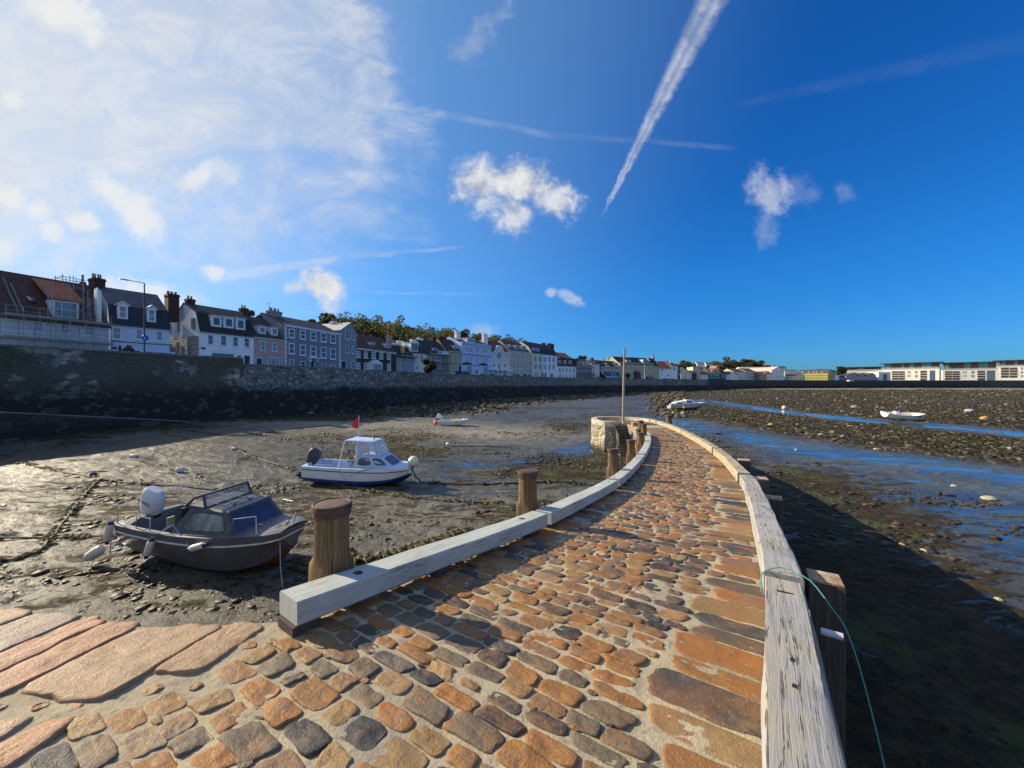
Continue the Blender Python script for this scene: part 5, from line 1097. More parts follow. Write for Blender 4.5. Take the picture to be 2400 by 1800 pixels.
# ---- the farther end of the bay: simple houses placed at their own distance
GF = 'small houses at the far end of the bay'
def far(label, z, box, Y, mat, roof=SLATE, ridge=None, flat=False, wins=(), gable=False, depth=9, name='house', group=GF, Y1=None, bars=(0, 0), pane=GLASS, left_roof=None):
    (ua, va), (ub, vb) = z(box[0], box[1]), z(box[2], box[3]); h = House(name, label, ua, ub, Y, Y1 or Y, depth=depth, group=group); ze = h.P((ua + ub) / 2, va)[1]
    if gable:
        za = h.P(*z(gable[0], gable[1]))[1]; xm = h.P(*z(gable[0], gable[1]))[0]; mb = MB(); mb.prism([(0, -3), (h.w, -3), (h.w, ze), (xm, za), (0, ze)], 0, h.D); mb.build('wall', mat, h.root); mb = MB()
        for xa_ in (-.25, h.w + .25): mb.hexa([(xa_, -.2, ze - .1), (xm, -.2, za), (xm, h.D, za), (xa_, h.D, ze - .1), (xa_, -.2, ze + .12), (xm, -.2, za + .22), (xm, h.D, za + .22), (xa_, h.D, ze + .12)])
        mb.build('roof', roof, h.root)
    else: h.body(ze, mat, None if flat else h.P(*z(*ridge), depth / 2)[1], roof=roof, flat=flat)
    for r in wins: h.frame(*h.rect(z, r), 0.0, h.root, bars=bars, t=.14, sill=False, pane=pane)
    return h
CR2 = plaster('warm_cream', (.62, .56, .42)); W2 = plaster('sun_white', (.72, .72, .70)); GN = plaster('pub_green', (.04, .11, .085))
far('cream gabled house with dark roof edge at the corner of the bay', z5, (1880, 545, 2065, 655), 232, CR2, SLATE2, gable=(1925, 455), wins=[(2010, 560, 2025, 590), (2035, 560, 2050, 590)], Y1=236)
far('tall flat topped beige house behind the cream gable', z6, (135, 275, 233, 440), 246, plaster('stone_beige', (.46, .43, .36)), flat=True, wins=[(160, 310, 172, 340), (190, 310, 202, 340), (190, 370, 202, 400)])
far('dark gabled shed left of the tall beige house', z6, (118, 350, 180, 440), 240, plaster('dark_front', (.05, .05, .055)), SLATE2, ridge=(150, 325))
far('small white house with red pitched roof left of the green inn', z6, (233, 375, 328, 440), 250, W2, REDT, ridge=(280, 325), wins=[(250, 395, 262, 412), (280, 395, 292, 412), (305, 395, 315, 412)])
h = far('dark green inn with grey brown roof and bright canopy', z6, (332, 355, 495, 440), 252, GN, roof_tiles('roof_grey_brown', (.15, .12, .095)), ridge=(360, 300), wins=[(355, 365, 378, 398), (402, 362, 426, 395), (448, 362, 470, 398)]); h.dormer(z6, (382, 318, 412, 345), y=1.5, dep=2, bars=(0, 0))
xa, xb, z0, zt = h.rect(z6, (335, 408, 480, 430), -1.5); mb = MB(); mb.hexa([(xa, -2.2, z0), (xb, -2.2, z0), (xb, -.003, z0), (xa, -.003, z0), (xa, -2.2, z0 + .3), (xb, -2.2, z0 + .3), (xb, -.003, zt), (xa, -.003, zt)]); mb.build('canopy', M('teal_canvas', (.03, .30, .24), .7), h.root)
far('dark green cottage with slate roof joined to the inn', z6, (495, 365, 556, 440), 253, GN, SLATE2, ridge=(520, 305), wins=[(515, 380, 530, 415)])
far('house with orange peaked roof turret behind the inn', z6, (418, 300, 478, 350), 262, CR2, ORANGET, gable=(450, 265), group=GF)
far('pale grey house with small dormer right of the inn', z6, (556, 375, 622, 445), 256, plaster('off_white', (.66, .67, .66)), SLATE2, ridge=(580, 335), wins=[(570, 390, 582, 415), (598, 390, 610, 415)])
far('cream gable end house with dark verge', z6, (604, 380, 710, 447), 258, W2, SLATE2, gable=(625, 335), wins=[(660, 385, 672, 410), (685, 385, 697, 410)])
far('warm cream house with tiled roof, sunlit on its left side', z6, (660, 340, 812, 447), 262, CR2, REDT, ridge=(740, 305), wins=[(752, 350, 765, 370), (778, 350, 790, 370), (752, 400, 765, 430), (778, 400, 790, 430)], Y1=270)
far('long cream terrace with red tiled roof and rows of small windows', z6, (812, 335, 948, 447), 272, plaster('greyer_cream', (.50, .47, .40)), REDT, ridge=(830, 300), wins=[(826 + 24 * k, 350, 838 + 24 * k, 372) for k in range(5)] + [(826 + 24 * k, 395, 838 + 24 * k, 420) for k in range(5)], Y1=282)
far('big white two storey hall with wide gable and rows of dark windows', z6, (1150, 325, 1315, 447), 285, W2, M('hall_roof', (.42, .40, .35), .8, .1), gable=(1240, 275), depth=40, wins=[(1205, 330, 1220, 352), (1240, 330, 1255, 352), (1275, 330, 1290, 352), (1205, 385, 1220, 410), (1240, 385, 1255, 410), (1275, 385, 1290, 410), (1298, 330, 1310, 352), (1298, 385, 1310, 410)])
far('long low white hall with pale roof set behind the cream terrace', z6, (790, 325, 1150, 440), 315, W2, M('hall_roof', (.42, .40, .35), .8, .1), ridge=(900, 280), depth=16)
far('red tiled house with grey gable in front of the white hall', z6, (1000, 395, 1095, 447), 276, plaster('stone_grey', (.30, .29, .27)), REDT, ridge=(1040, 338))
far('white house with red roof joined to the grey gable', z6, (1095, 372, 1175, 447), 278, W2, REDT, ridge=(1120, 335), wins=[(1108, 390, 1118, 412), (1130, 390, 1140, 412), (1152, 390, 1162, 412)])
far('low lemon coloured house with hipped slate roof', z6, (1325, 390, 1478, 450), 288, Y1=280, mat=plaster('lemon', (.68, .62, .38)), roof=SLATE, ridge=(1400, 362), wins=[(1358, 400, 1370, 425), (1400, 400, 1412, 425), (1448, 398, 1458, 415)])
hN = far('building site block wrapped in yellow netting with grey roof above', z6, (1482, 360, 1885, 450), 300, Y1=282, mat=plaster('netting', (.38, .34, .11)), roof=SLATE, ridge=(1650, 315), wins=[(1540, 335, 1556, 355), (1625, 335, 1641, 355), (1690, 335, 1706, 355), (1730, 335, 1746, 355), (1800, 335, 1816, 355)])
mb = MB()
for k in range(15): x_ = hN.w * k / 14; mb.box(x_ - .05, x_ + .05, -1.1, -1.0, -1, hN.P(1900, 875)[1]);
for k in range(4): z_ = 1.6 + 2.0 * k; mb.box(0, hN.w, -1.15, -.95, z_, z_ + .12)
mb.build('scaffold_tubes', M('tube_ochre', (.30, .25, .08), .6), hN.root)
far('white house with blue black mansard right of the netted block', z6, (1890, 380, 2028, 450), 288, plaster('bright_white', (.72, .78, .86)), SLATE2, ridge=(1960, 318), wins=[(1925, 352, 1937, 372), (1955, 352, 1967, 372), (1985, 352, 1997, 372), (1920, 395, 1935, 415), (1960, 395, 1975, 415)])
far('brick red house with chimney behind the netted block', z6, (1790, 335, 1890, 370), 296, plaster('brick_red', (.28, .10, .06)), roof_tiles('roof_grey_brown', (.15, .12, .095)), ridge=(1850, 305))
for lb, bx, rg, Y, wm, rm in [('white hillside house, leftmost of the roofs above the trees', (38, 238, 130, 258), (85, 215), 400, W2, roof_tiles('roof_grey_brown', (.15, .12, .095))), ('white hillside house, middle of the roofs above the trees', (190, 240, 290, 258), (240, 215), 410, W2, roof_tiles('roof_grey_brown', (.15, .12, .095))),
        ('white hillside house nearest the wooded knoll', (305, 240, 380, 262), (345, 220), 420, W2, SLATE), ('red roofed hillside house right of the wooded knoll', (1020, 262, 1150, 285), (1090, 247), 460, plaster('brick_red', (.28, .10, .06)), REDT),
        ('second red roofed hillside house further down', (1165, 270, 1230, 282), (1195, 258), 470, W2, REDT), ('grey roofed hillside house at the end of the slope', (1250, 285, 1345, 320), (1290, 268), 480, W2, SLATE), ('pale low roofs beyond the lemon house', (1320, 325, 1500, 350), (1420, 310), 420, W2, roof_tiles('roof_grey_brown', (.15, .12, .095))),
        ('square pale villa half hidden by hillside trees', (75, 268, 135, 300), (105, 250), 360, plaster('stone_beige', (.46, .43, .36)), SLATE)]:
    far(lb, z6, bx, Y, wm, rm, ridge=rg, depth=8)
# church tower behind the tan house
ch = House('church_tower', 'pale church tower with three pinnacles rising behind the tan house', 1428, 1443.5, 245, 250, depth=6, cat='church tower'); zt = ch.ze(z5, (650, 318), (760, 318)); mb = MB(); mb.box(0, ch.w, 0, 5, -1, zt); mb.build('tower', plaster('church_stone', (.44, .38, .27)), ch.root)
for x_ in (655, 708, 758): a0, c0 = ch.P(*z5(x_, 240)); mb = MB(); mb.lathe([(.45, zt - .02), (.40, zt + 1.2), (.02, c0)], 6, (a0, 1.0, 0)); mb.build('pinnacle', plaster('church_stone', (.44, .38, .27)), ch.root)
# modern white apartment blocks at the right
GA = 'white apartment blocks on the far shore'; AW = plaster('apartment_white', (.74, .70, .62)); BAL = M('balcony_dark', (.05, .052, .055), .6, .2); TG = glass('green_glass', (.10, .19, .18), .1); BRP = M('brown_panel', (.16, .11, .085), .7, .2); RF = M('flat_roof_dark', (.045, .045, .055), .6)
def block(label, z, x0, x1, ytop, ymid, ybot, Y, Y1, balc, wins, top, side=None, depth=10, roofx=None):
    (ua, _), (ub, _) = z(x0, 0), z(x1, 0); h = House('apartment_block', label, ua, ub, Y, Y1, depth=depth, cat='apartment block', group=GA); zm = h.P((ua + ub) / 2, z(0, ymid)[1])[1]; zt = h.P((ua + ub) / 2, z(0, ytop)[1])[1]
    mb = MB(); mb.box(0, h.w, 0, depth, -2, zm); mb.build('wall', AW, h.root); mb = MB(); mb.box(1.0, h.w - .5, 2.0, depth - 2, zm + .002, zt - .5); mb.build('penthouse', BRP, h.root); mb = MB(); mb.box(-1.5, h.w + 1.5, -.5, depth, zt - .5, zt - .1); mb.box(-1.5, h.w + 1.5, -.5, depth, zt - .098, zt); mb.build('roof', RF, h.root)
    for r in balc:
        xa, xb, z0, z1_ = h.rect(z, r); n = 4; mb = MB(); mb.box(xa, xb, -.02, .01, z0, z1_); b = mb.build('balcony', BAL, h.root); mb = MB()
        for k in range(1, n): zz = z0 + (z1_ - z0) * k / n; mb.box(xa, xb, -.35, -.021, zz - .14, zz + .14)
        mb.build('balcony_slab', AW, b)
    for r in wins: h.frame(*h.rect(z, r), 0.0, h.root, t=.2, bars=(0, 0), sill=False, fmat=M('frame_grey', (.3, .3, .3)), pane=TG)
    for (r, mt) in top:
        xa, xb, _, _ = h.rect(z, (r[0], ytop, r[1], ymid), 2.0); mb = MB(); mb.box(xa, xb, 1.9, 1.998, zm + .3, zt - .6); mb.build('penthouse_glazing' if mt is TG else 'penthouse_panel', mt, h.root)
    mb = MB(); mb.box(0, h.w, -.08, -.04, zm + .005, zm + .9); mb.build('glass_rail', M('rail_grey', (.42, .42, .41), .4), h.root)
    if side:
        xa, xb, z0, z1_ = h.rect(z, side); mb = MB(); mb.box(xa, xb, -.05, -.002, -1, z1_); mb.build('corner_glazing', glass('blue_glass', (.05, .08, .12), .08), h.root)
    return h
block('white apartment block with glazed penthouse, leftmost of the big three', z7, 540, 1215, 250, 330, 465, 300, 276, [(655, 352, 732, 455), (735, 352, 808, 455), (990, 345, 1068, 465)], [(838, 350, 852, 378), (860, 350, 875, 378), (838, 395, 852, 422), (860, 395, 875, 422), (928, 348, 955, 378), (928, 395, 960, 425)], [((590, 650), TG), ((770, 800), TG), ((860, 915), TG), ((1005, 1120), TG)], side=(1100, 342, 1165, 465))
block('white apartment block with glazed corner, middle of the big three', z7, 1250, 1905, 243, 333, 468, 292, 274, [(1280, 352, 1365, 455), (1370, 352, 1455, 455), (1663, 345, 1755, 460)], [(1492, 350, 1505, 378), (1520, 350, 1533, 378), (1492, 395, 1505, 420), (1520, 395, 1533, 420), (1590, 348, 1625, 378), (1590, 395, 1625, 425)], [((1290, 1330), TG), ((1510, 1580), TG), ((1675, 1790), TG)], side=(1775, 342, 1870, 468))
block('white apartment block running out of view, rightmost of the big three', z7, 1885, 2560, 215, 295, 465, 290, 271, [(1940, 308, 2035, 430), (2042, 308, 2135, 430)], [(2175, 305, 2200, 335), (2175, 350, 2200, 380), (2175, 395, 2200, 425)], [((1870, 1925), TG), ((1955, 1995), TG), ((2095, 2140), TG)])
block('lower stepped white apartment block with dark top storey, left of the big three', z7, 90, 540, 300, 345, 465, 318, 304, [(150, 358, 205, 372)], [], [((250, 330), TG)], depth=8)
for lb, a, b_, gx in [('small grey gabled beach house, left of a row of three', 120, 245, 235), ('small grey gabled beach house in the middle of a row of three', 245, 335, 325), ('small grey gabled beach house, right of a row of three', 335, 470, 430)]:
    far(lb, z7, (a, 410, b_, 462), 286, plaster('cool_grey', (.27, .28, .32)) if 'middle' not in lb else plaster('stone_grey', (.30, .29, .27)), SLATE, gable=(gx, 375), group='grey gabled beach houses')
far('dark glass fronted cube house beside the beach houses', z7, (500, 362, 640, 462), 287, plaster('off_white', (.66, .67, .66)), flat=True, wins=[(548, 385, 600, 460)])
# ================================================================== BOATS
def hull_mesh(st, n_sub=5):
    """st: list of (x, [(y, z) ... keel to sheer]); smooth loft, mirrored, transom closed"""
    xs = [s[0] for s in st]; S = np.array([s[1] for s in st], float); m = S.shape[1]; X = []
    for i in range(len(st) - 1):
        for k in range(n_sub): X.append(xs[i] + (xs[i + 1] - xs[i]) * k / n_sub)
    X.append(xs[-1]); X = np.array(X); P = np.zeros((len(X), m, 2))
    for j in range(m):
        for c in range(2):
            C = catmull([(xs[i], S[i, j, c]) for i in range(len(st))], .02); P[:, j, c] = np.interp(X, C[:, 0], C[:, 1])
    P[:, :, 0] = np.maximum(P[:, :, 0], 0)
    return X, P
def build_hull(root, X, P, mats, split, name='hull'):
    """mats: (bottom, topsides); faces below the section index split take the first"""
    V = []; F = []; MI = []; n, m, _ = P.shape; w_ = 2 * m - 1
    for i in range(n):
        for j in range(m - 1, 0, -1): V.append((X[i], P[i, j, 0], P[i, j, 1]))
        for j in range(m): V.append((X[i], -P[i, j, 0], P[i, j, 1]))
    for i in range(n - 1):
        for k in range(w_ - 1):
            F.append((i * w_ + k, i * w_ + k + 1, (i + 1) * w_ + k + 1, (i + 1) * w_ + k)); j = min(abs(k - (m - 1)), abs(k + 1 - (m - 1))); MI.append(0 if j < split else 1)
    F.append(tuple(range(w_))[::-1]); MI.append(1); F.append(tuple((n - 1) * w_ + k for k in range(w_))); MI.append(1)
    o = mesh_obj(name, V, F, None, root); [o.data.materials.append(q) for q in mats]; o.data.polygons.foreach_set('material_index', MI)
    bm = bmesh.new(); bm.from_mesh(o.data); bmesh.ops.remove_doubles(bm, verts=bm.verts, dist=1e-5); bmesh.ops.recalc_face_normals(bm, faces=bm.faces); bm.to_mesh(o.data); bm.free()
    o.data.polygons.foreach_set('use_smooth', [True] * len(o.data.polygons)); o.data.set_sharp_from_angle(angle=math.radians(32)); return o
def sheer_strip(root, X, P, name, mat, r, dz=0, j=-1, out=.01, bow=True):
    for sg in (1, -1): pass
    mb = MB(); pts = [(X[i], P[i, j, 0] + out, P[i, j, 1] + dz) for i in range(len(X))]; pts = pts + [(X[i], -P[i, j, 0] - out, P[i, j, 1] + dz) for i in range(len(X) - 1, -1, -1)]
    mb.tube(pts, r, 6); return mb.build(name, mat, root, True)
def deck_mesh(root, X, P, mat, cock, z_floor, side=.16, name='deck', crown=.05, lmat=None, dz=0.0):
    """foredeck, side decks and a cockpit well between x = cock[0] and cock[1]"""
    V = []; F = []; n = len(X)
    def sec(i):
        y, z = P[i, -1]; z += dz
        if cock[0] <= X[i] <= cock[1] and y > side + .1: yi = y - side; return [(y, z), (yi, z + .01), (yi - .02, z_floor), (-(yi - .02), z_floor), (-yi, z + .01), (-y, z)]
        yi = max(y - side, y * .5); return [(y, z), (yi, z + crown * .5), (yi * .5, z + crown), (-yi * .5, z + crown), (-yi, z + crown * .5), (-y, z)]
    for i in range(n): V += [(X[i], a, b) for a, b in sec(i)]
    F = [(i * 6 + k, i * 6 + k + 1, i * 6 + 7 + k, i * 6 + 6 + k) for i in range(n - 1) for k in range(5)]
    o = mesh_obj(name, V, F, mat, root); bm = bmesh.new(); bm.from_mesh(o.data); bmesh.ops.recalc_face_normals(bm, faces=bm.faces); bm.to_mesh(o.data); bm.free(); return o
def panel(mb, a, b, c, d, t=.012):                                # thin quad panel with thickness
    a, b, c, d = map(Vector, (a, b, c, d)); n = (b - a).cross(d - a).normalized() * t; return mb.hexa([a, b, c, d, a + n, b + n, c + n, d + n])
def rounded(a, b, c, d, r=.25, n=4, lift=.004):                   # rounded window outline on the quad a b c d
    a, b, c, d = map(Vector, (a, b, c, d)); nn = (b - a).cross(d - a).normalized() * lift; out = []
    for (cu, cv, t0) in ((r, r, math.pi), (1 - r, r, 1.5 * math.pi), (1 - r, 1 - r, 0), (r, 1 - r, .5 * math.pi)):
        for k in range(n + 1): t = t0 + k / n * math.pi / 2; u, v = cu + r * math.cos(t), cv + r * math.sin(t); out.append((a * (1 - u) + b * u) * (1 - v) + (d * (1 - u) + c * u) * v + nn)
    return out
def inset(a, b, c, d, m=.1, mb_=None, mt=None, ml=None, mr=None):
    a, b, c, d = map(Vector, (a, b, c, d)); f = lambda u, v: (a * (1 - u) + b * u) * (1 - v) + (d * (1 - u) + c * u) * v
    l, r_, bo, t = ml or m, 1 - (mr or m), mb_ or m, 1 - (mt or m); return f(l, bo), f(r_, bo), f(r_, t), f(l, t)
def window_on(root, name, quad, mat, r=.2, rim=None, lift=.005):
    for sg in (0,):
        p = rounded(*quad, r=r, lift=lift); mb = MB(); mb.add(p, [tuple(range(len(p)))]); o = mb.build(name, mat, root)
        if rim: rb = MB(); rb.tube(p + [p[0]], .012, 5); rb.build('window_rim', rim, o)
    return o
def outboard(root, at_, mat, tilt=-.35, sc=1.0, leg=True, letter=None, name='outboard_motor'):
    e = Matrix.Translation(at_) @ Matrix.Rotation(tilt, 4, 'Y') @ Matrix.Scale(sc, 4); mb = MB(); mb.M = e
    secs = [(-.02, .15, .24), (.10, .19, .29), (.32, .19, .30), (.48, .165, .27), (.56, .11, .20)]; V = []; n = 16
    for z, wy, wx in secs:
        for k in range(n):
            t = 2 * math.pi * k / n; c, s = math.cos(t), math.sin(t); ex = 3.2; r = (abs(c) ** ex + abs(s) ** ex) ** (-1 / ex); V.append((wx * c * r - .10 - z * .05, wy * s * r, z))
    mb.add(V, [(i * n + k, i * n + (k + 1) % n, (i + 1) * n + (k + 1) % n, (i + 1) * n + k) for i in range(4) for k in range(n)] + [tuple(range(n))[::-1], tuple(range(4 * n, 5 * n))])
    o = mb.build(name, mat, root, True); lb = MB(); lb.M = e; dm = M('motor_dark', (.03, .03, .035), .4)
    lb.box(-.22, .02, -.07, .07, -.85, -.02); lb.hexa([(-.34, -.02, -1.1), (.0, -.02, -1.1), (.0, .02, -1.1), (-.34, .02, -1.1), (-.24, -.03, -.8), (.02, -.03, -.8), (.02, .03, -.8), (-.24, .03, -.8)]); lb.box(-.02, .16, -.09, .09, -.35, .0); lb.build('motor_leg', dm, o)
    pb = MB(); pb.M = e
    for k in range(3): a = k * 2.094; pb.add([(-.34, 0, -.98), (-.36, .12 * math.cos(a) - .04 * math.sin(a), -.98 + .12 * math.sin(a) + .04 * math.cos(a)), (-.33, .14 * math.cos(a), -.98 + .14 * math.sin(a)), (-.35, .12 * math.cos(a) + .04 * math.sin(a), -.98 + .12 * math.sin(a) - .04 * math.cos(a))], [(0, 1, 2), (0, 2, 3)])
    pb.build('propeller', dm, o)
    if letter:
        t = text_mesh('lettering', letter, .115, M('motor_letter', (.12, .13, .15), .5), o, .002); t.matrix_local = e @ Matrix.Translation((-.12, -.2035, .25)) @ Matrix.Rotation(math.radians(90), 4, 'X')
    return o
CHROME = M('stainless_tube', (.62, .62, .63), .22, .06, 3, metal=1.0); ROPEW = M('pale_rope', (.45, .42, .34), .9, .2, 20); FEND = M('white_fender', (.62, .60, .52), .55, .15, 4); NAVY = M('navy_plastic', (.02, .03, .08), .5)
def boat_root(label, pos, heading, roll=0.0, pitch=0.0):
    r = empty('motor_boat', pos, 0, label, 'boat'); r.rotation_euler = (roll, pitch, heading); return r
def rails(root, name, paths, r=.014, mat=None):
    for p in paths: mb = MB(); mb.tube(p, r, 6); mb.build(name, mat or CHROME, root, True)
def put(o): o.location = o.location; return o

# ---- boat 1: dark grey cabin boat, nearest
def grey_boat():
    GREY = M('boat_grey', (.080, .088, .105), .42, .22, 1.6, .08, 30); LG = M('boat_light_grey', (.115, .122, .135), .5, .25, 2.5); ANTI = M('antifoul_red', (.125, .055, .048), .75, .4, 3); NV = M('boat_navy', (.045, .065, .12), .4, .15, 2); CV = M('cabin_canvas', (.035, .05, .09), .6)
    L = 6.0; A = at(268, 1288, MUD)
    root = boat_root('dark grey cabin motor boat with white outboard, nearest boat on the mud', (-10.15, 10.78, MUD + .02), math.radians(-12.5), math.radians(1.5), math.radians(2.2)); root.scale = (.775, .80, .90)
    st = [(0, [(0, .30), (.35, .34), (.68, .40), (.90, .62), (.98, .88), (1.02, 1.00), (1.03, 1.18)]), (1.2, [(0, .14), (.38, .22), (.76, .32), (1.0, .62), (1.08, .86), (1.12, .98), (1.12, 1.16)]), (2.8, [(0, .02), (.42, .14), (.86, .25), (1.06, .60), (1.13, .86), (1.16, .98), (1.15, 1.18)]),
          (4.2, [(0, .0), (.40, .16), (.86, .28), (1.0, .64), (1.08, .90), (1.12, 1.04), (1.10, 1.26)]), (5.1, [(0, .10), (.34, .30), (.74, .42), (.84, .76), (.92, .98), (.97, 1.12), (.95, 1.34)]), (5.7, [(0, .44), (.22, .56), (.50, .64), (.58, .92), (.70, 1.08), (.78, 1.18), (.78, 1.38)]), (6.05, [(0, .86), (.10, .90), (.20, .96), (.28, 1.06), (.40, 1.14), (.50, 1.22), (.52, 1.40)])]
    X, P = hull_mesh(st); build_hull(root, X, P, (ANTI, GREY), 2)
    sheer_strip(root, X, P, 'rubbing_strake', M('strake_pale', (.55, .50, .42), .6, .25, 4), .026, 0, -2, .012)
    dk = deck_mesh(root, X, P, LG, (.25, 2.75), .45, .17)
    # cabin: raked back edge, long side window, big front pane, visor above
    zs = 1.20; zt = 1.86; y0, y1 = 1.04, .82; xa, xb, xc, xd = 2.35, 2.95, 4.35, 4.75
    pl = {s: [(xa, s * y0, zs - .02), (xd, s * (y0 - .08), zs + .10), (xc, s * (y1 - .04), zt), (xb, s * y1, zt + .02)] for s in (1, -1)}
    mb = MB(); a, b = pl[1], pl[-1]
    mb.add(a + b, [(0, 1, 2, 3), (7, 6, 5, 4), (1, 5, 6, 2), (3, 2, 6, 7)]); cab = mb.build('cabin', GREY, root)
    mb = MB(); mb.hexa([(xb - .12, -y1 - .05, zt + .025), (xc + .06, -y1 - .02, zt + .005), (xc + .06, y1 + .02, zt + .005), (xb - .12, y1 + .05, zt + .025), (xb - .12, -y1 + .04, zt + .07), (xc - .02, -y1 + .06, zt + .05), (xc - .02, y1 - .06, zt + .05), (xb - .12, y1 - .04, zt + .07)]); mb.build('cabin_roof', LG, root, bevel=.012)
    CUR = M('curtained_glass', (.16, .20, .20), .12, .35, 4, stretch=(1, 1, .3), col2=(.34, .38, .37))
    for s in (-1, 1):
        q = [Vector(p) for p in pl[s]]; q = [q[0], q[1], q[2], q[3]]
        if s > 0: q = [q[1], q[0], q[3], q[2]]
        window_on(cab, 'side_window', inset(*q, .10, mb_=.16, mt=.12, ml=.14, mr=.12), CUR, .18, NAVY, .006)
    fq = [Vector(pl[-1][1]), Vector(pl[1][1]), Vector(pl[1][2]), Vector(pl[-1][2])]; window_on(cab, 'front_window', inset(*fq, .08, mb_=.12), M('navy_glass', (.045, .06, .12), .18, .3, 2), .10, None, .006)
    sb = MB(); v0, v1 = 3.05, 3.30                                # folding screen on the roof
    for (p, q) in (((v0 + .45, -y1 + .02, zt + .06), (v0 + .32, -y1 + .06, zt + .40)), ((v0 + .45, y1 - .02, zt + .06), (v0 + .32, y1 - .06, zt + .40)), ((v0 + .45, -y1 + .02, zt + .07), (v0 + .45, y1 - .02, zt + .07)), ((v0 + .32, -y1 + .06, zt + .40), (v0 + .32, y1 - .06, zt + .40)), ((v0 + .45, -y1 + .02, zt + .06), (v0 - .30, -y1 - .0, zt + .05)), ((v0 + .32, -y1 + .06, zt + .40), (v0 - .05, -y1 + .02, zt + .26)), ((v0 - .05, -y1 + .02, zt + .26), (v0 - .30, -y1, zt + .05)), ((v0 + .45, y1 - .02, zt + .06), (v0 - .30, y1, zt + .05)), ((v0 + .32, y1 - .06, zt + .40), (v0 - .30, y1, zt + .05))): sb.bar(p, q, .07, .05)
    scr = sb.build('roof_screen', CV, root); gm, gt, gb = principled('smoky_clear_glass'); gb.inputs['Base Color'].default_value = (.28, .29, .28, 1); gb.inputs['Alpha'].default_value = .35; gb.inputs['Roughness'].default_value = .05
    gp = MB(); panel(gp, (v0 + .44, -y1 + .04, zt + .08), (v0 + .44, y1 - .04, zt + .08), (v0 + .33, y1 - .08, zt + .38), (v0 + .33, -y1 + .08, zt + .38), .006); gp.build('screen_pane', gm, scr)
    wb = MB(); [wb.tube([(xb + .15, y, zt + .10), (xc - .2, y * .95, zt + .085)], .012, 6) for y in (-.5, -.1, .3)]; wb.tube([(xc - .35, -.62, zt + .10), (xc - .35, .62, zt + .10)], .010, 6); wb.box(xc - .42, xc - .28, -.34, -.22, zt + .08, zt + .13); wb.box(xc - .42, xc - .28, .22, .34, zt + .08, zt + .13); wb.build('roof_rails', CHROME, root)
    outboard(root, (.12, 0.02, 1.22), M('cowl_white', (.62, .66, .70), .25, .05, 2), tilt=.30, sc=1.28, letter='HONDA')
    rails(root, 'stern_rail', [[(.02, -.95, 1.18), (.0, -.95, 1.72), (.0, -.35, 1.74), (.02, -.35, 1.2)], [(.02, .95, 1.18), (.0, .95, 1.72), (.0, .35, 1.74), (.02, .35, 1.2)], [(.9, -1.0, 1.17), (.92, -.98, 1.50), (1.55, -1.02, 1.50), (1.55, -1.04, 1.17)], [(.1, .95, 1.72), (2.4, .96, 1.72), (2.4, .98, 1.2)], [(1.3, .97, 1.2), (1.3, .96, 1.72)]], .019)
    rails(root, 'bow_rail', [[(4.55, -.98, 1.30), (4.75, -.93, 1.78), (5.35, -.72, 1.84), (5.45, -.80, 1.38)], [(4.55, .98, 1.30), (4.75, .93, 1.78), (5.35, .72, 1.84), (5.45, .80, 1.38)]], .015)
    rails(root, 'anchor_fairlead', [[(5.85, -.1, 1.42), (6.15, -.1, 1.86), (6.22, -.02, 1.86), (5.95, .1, 1.42)]], .012, NAVY)
    lad = MB(); [lad.tube([(-.06 + .0, y, 1.22), (-.16, y, .98), (-.24, y, .28)], .014, 6) for y in (-1.0, -.72)]; [lad.box(-.30 + k * .03, -.14 + k * .03, -1.0, -.72, .34 + k * .27, .37 + k * .27) for k in range(4)]; lad.build('boarding_ladder', CHROME, root)
    sp = MB(); sp.box(1.9, 2.2, -.35, -.05, .45, 1.3); sp.box(1.86, 1.94, -.35, -.05, 1.3, 1.62); sp.box(2.05, 2.2, -.3, -.1, 1.3, 1.45); sp.build('helm_seat', M('seat_black', (.03, .03, .03), .6), root)
    pd = MB(); pd.box(1.78, 1.83, -.72, -.50, 1.12, 1.45); pd.build('pot_board', M('tan_plastic', (.42, .36, .22), .6), root)
    cl = MB(); cl.box(5.0, 5.06, -.32, -.26, 1.37, 1.44); cl.tube([(4.9, -.29, 1.45), (5.16, -.29, 1.45)], .014, 6); cl.build('cleat', CHROME, root)
    fr = MB(); [fr.tube([(5.6, -.25 + .05 * k, 1.42), (5.7, -.2 + .07 * k, 1.47), (5.85, -.22 + .03 * k, 1.42), (5.68, -.3 + .05 * k, 1.43)], .022, 6) for k in range(6)]; fr.build('rope_coil', ROPEW, root)
    gr = MB(); gr.tube([(2.35, -.97, 1.38), (2.02, -1.14, 1.16)], .012, 5); gr.tube([(2.38, -.97, 1.40), (3.45, -1.19, .98)], .020, 5); gr.build('blue_cord', M('cord_blue', (.10, .22, .52), .7), root)
    ml = MB(); ml.tube([(5.9, -.38, 1.36), (6.3, -.75, .62), (6.75, -1.1, .10)], .012, 5); ml.build('bow_line', ROPEW, root)
    return root
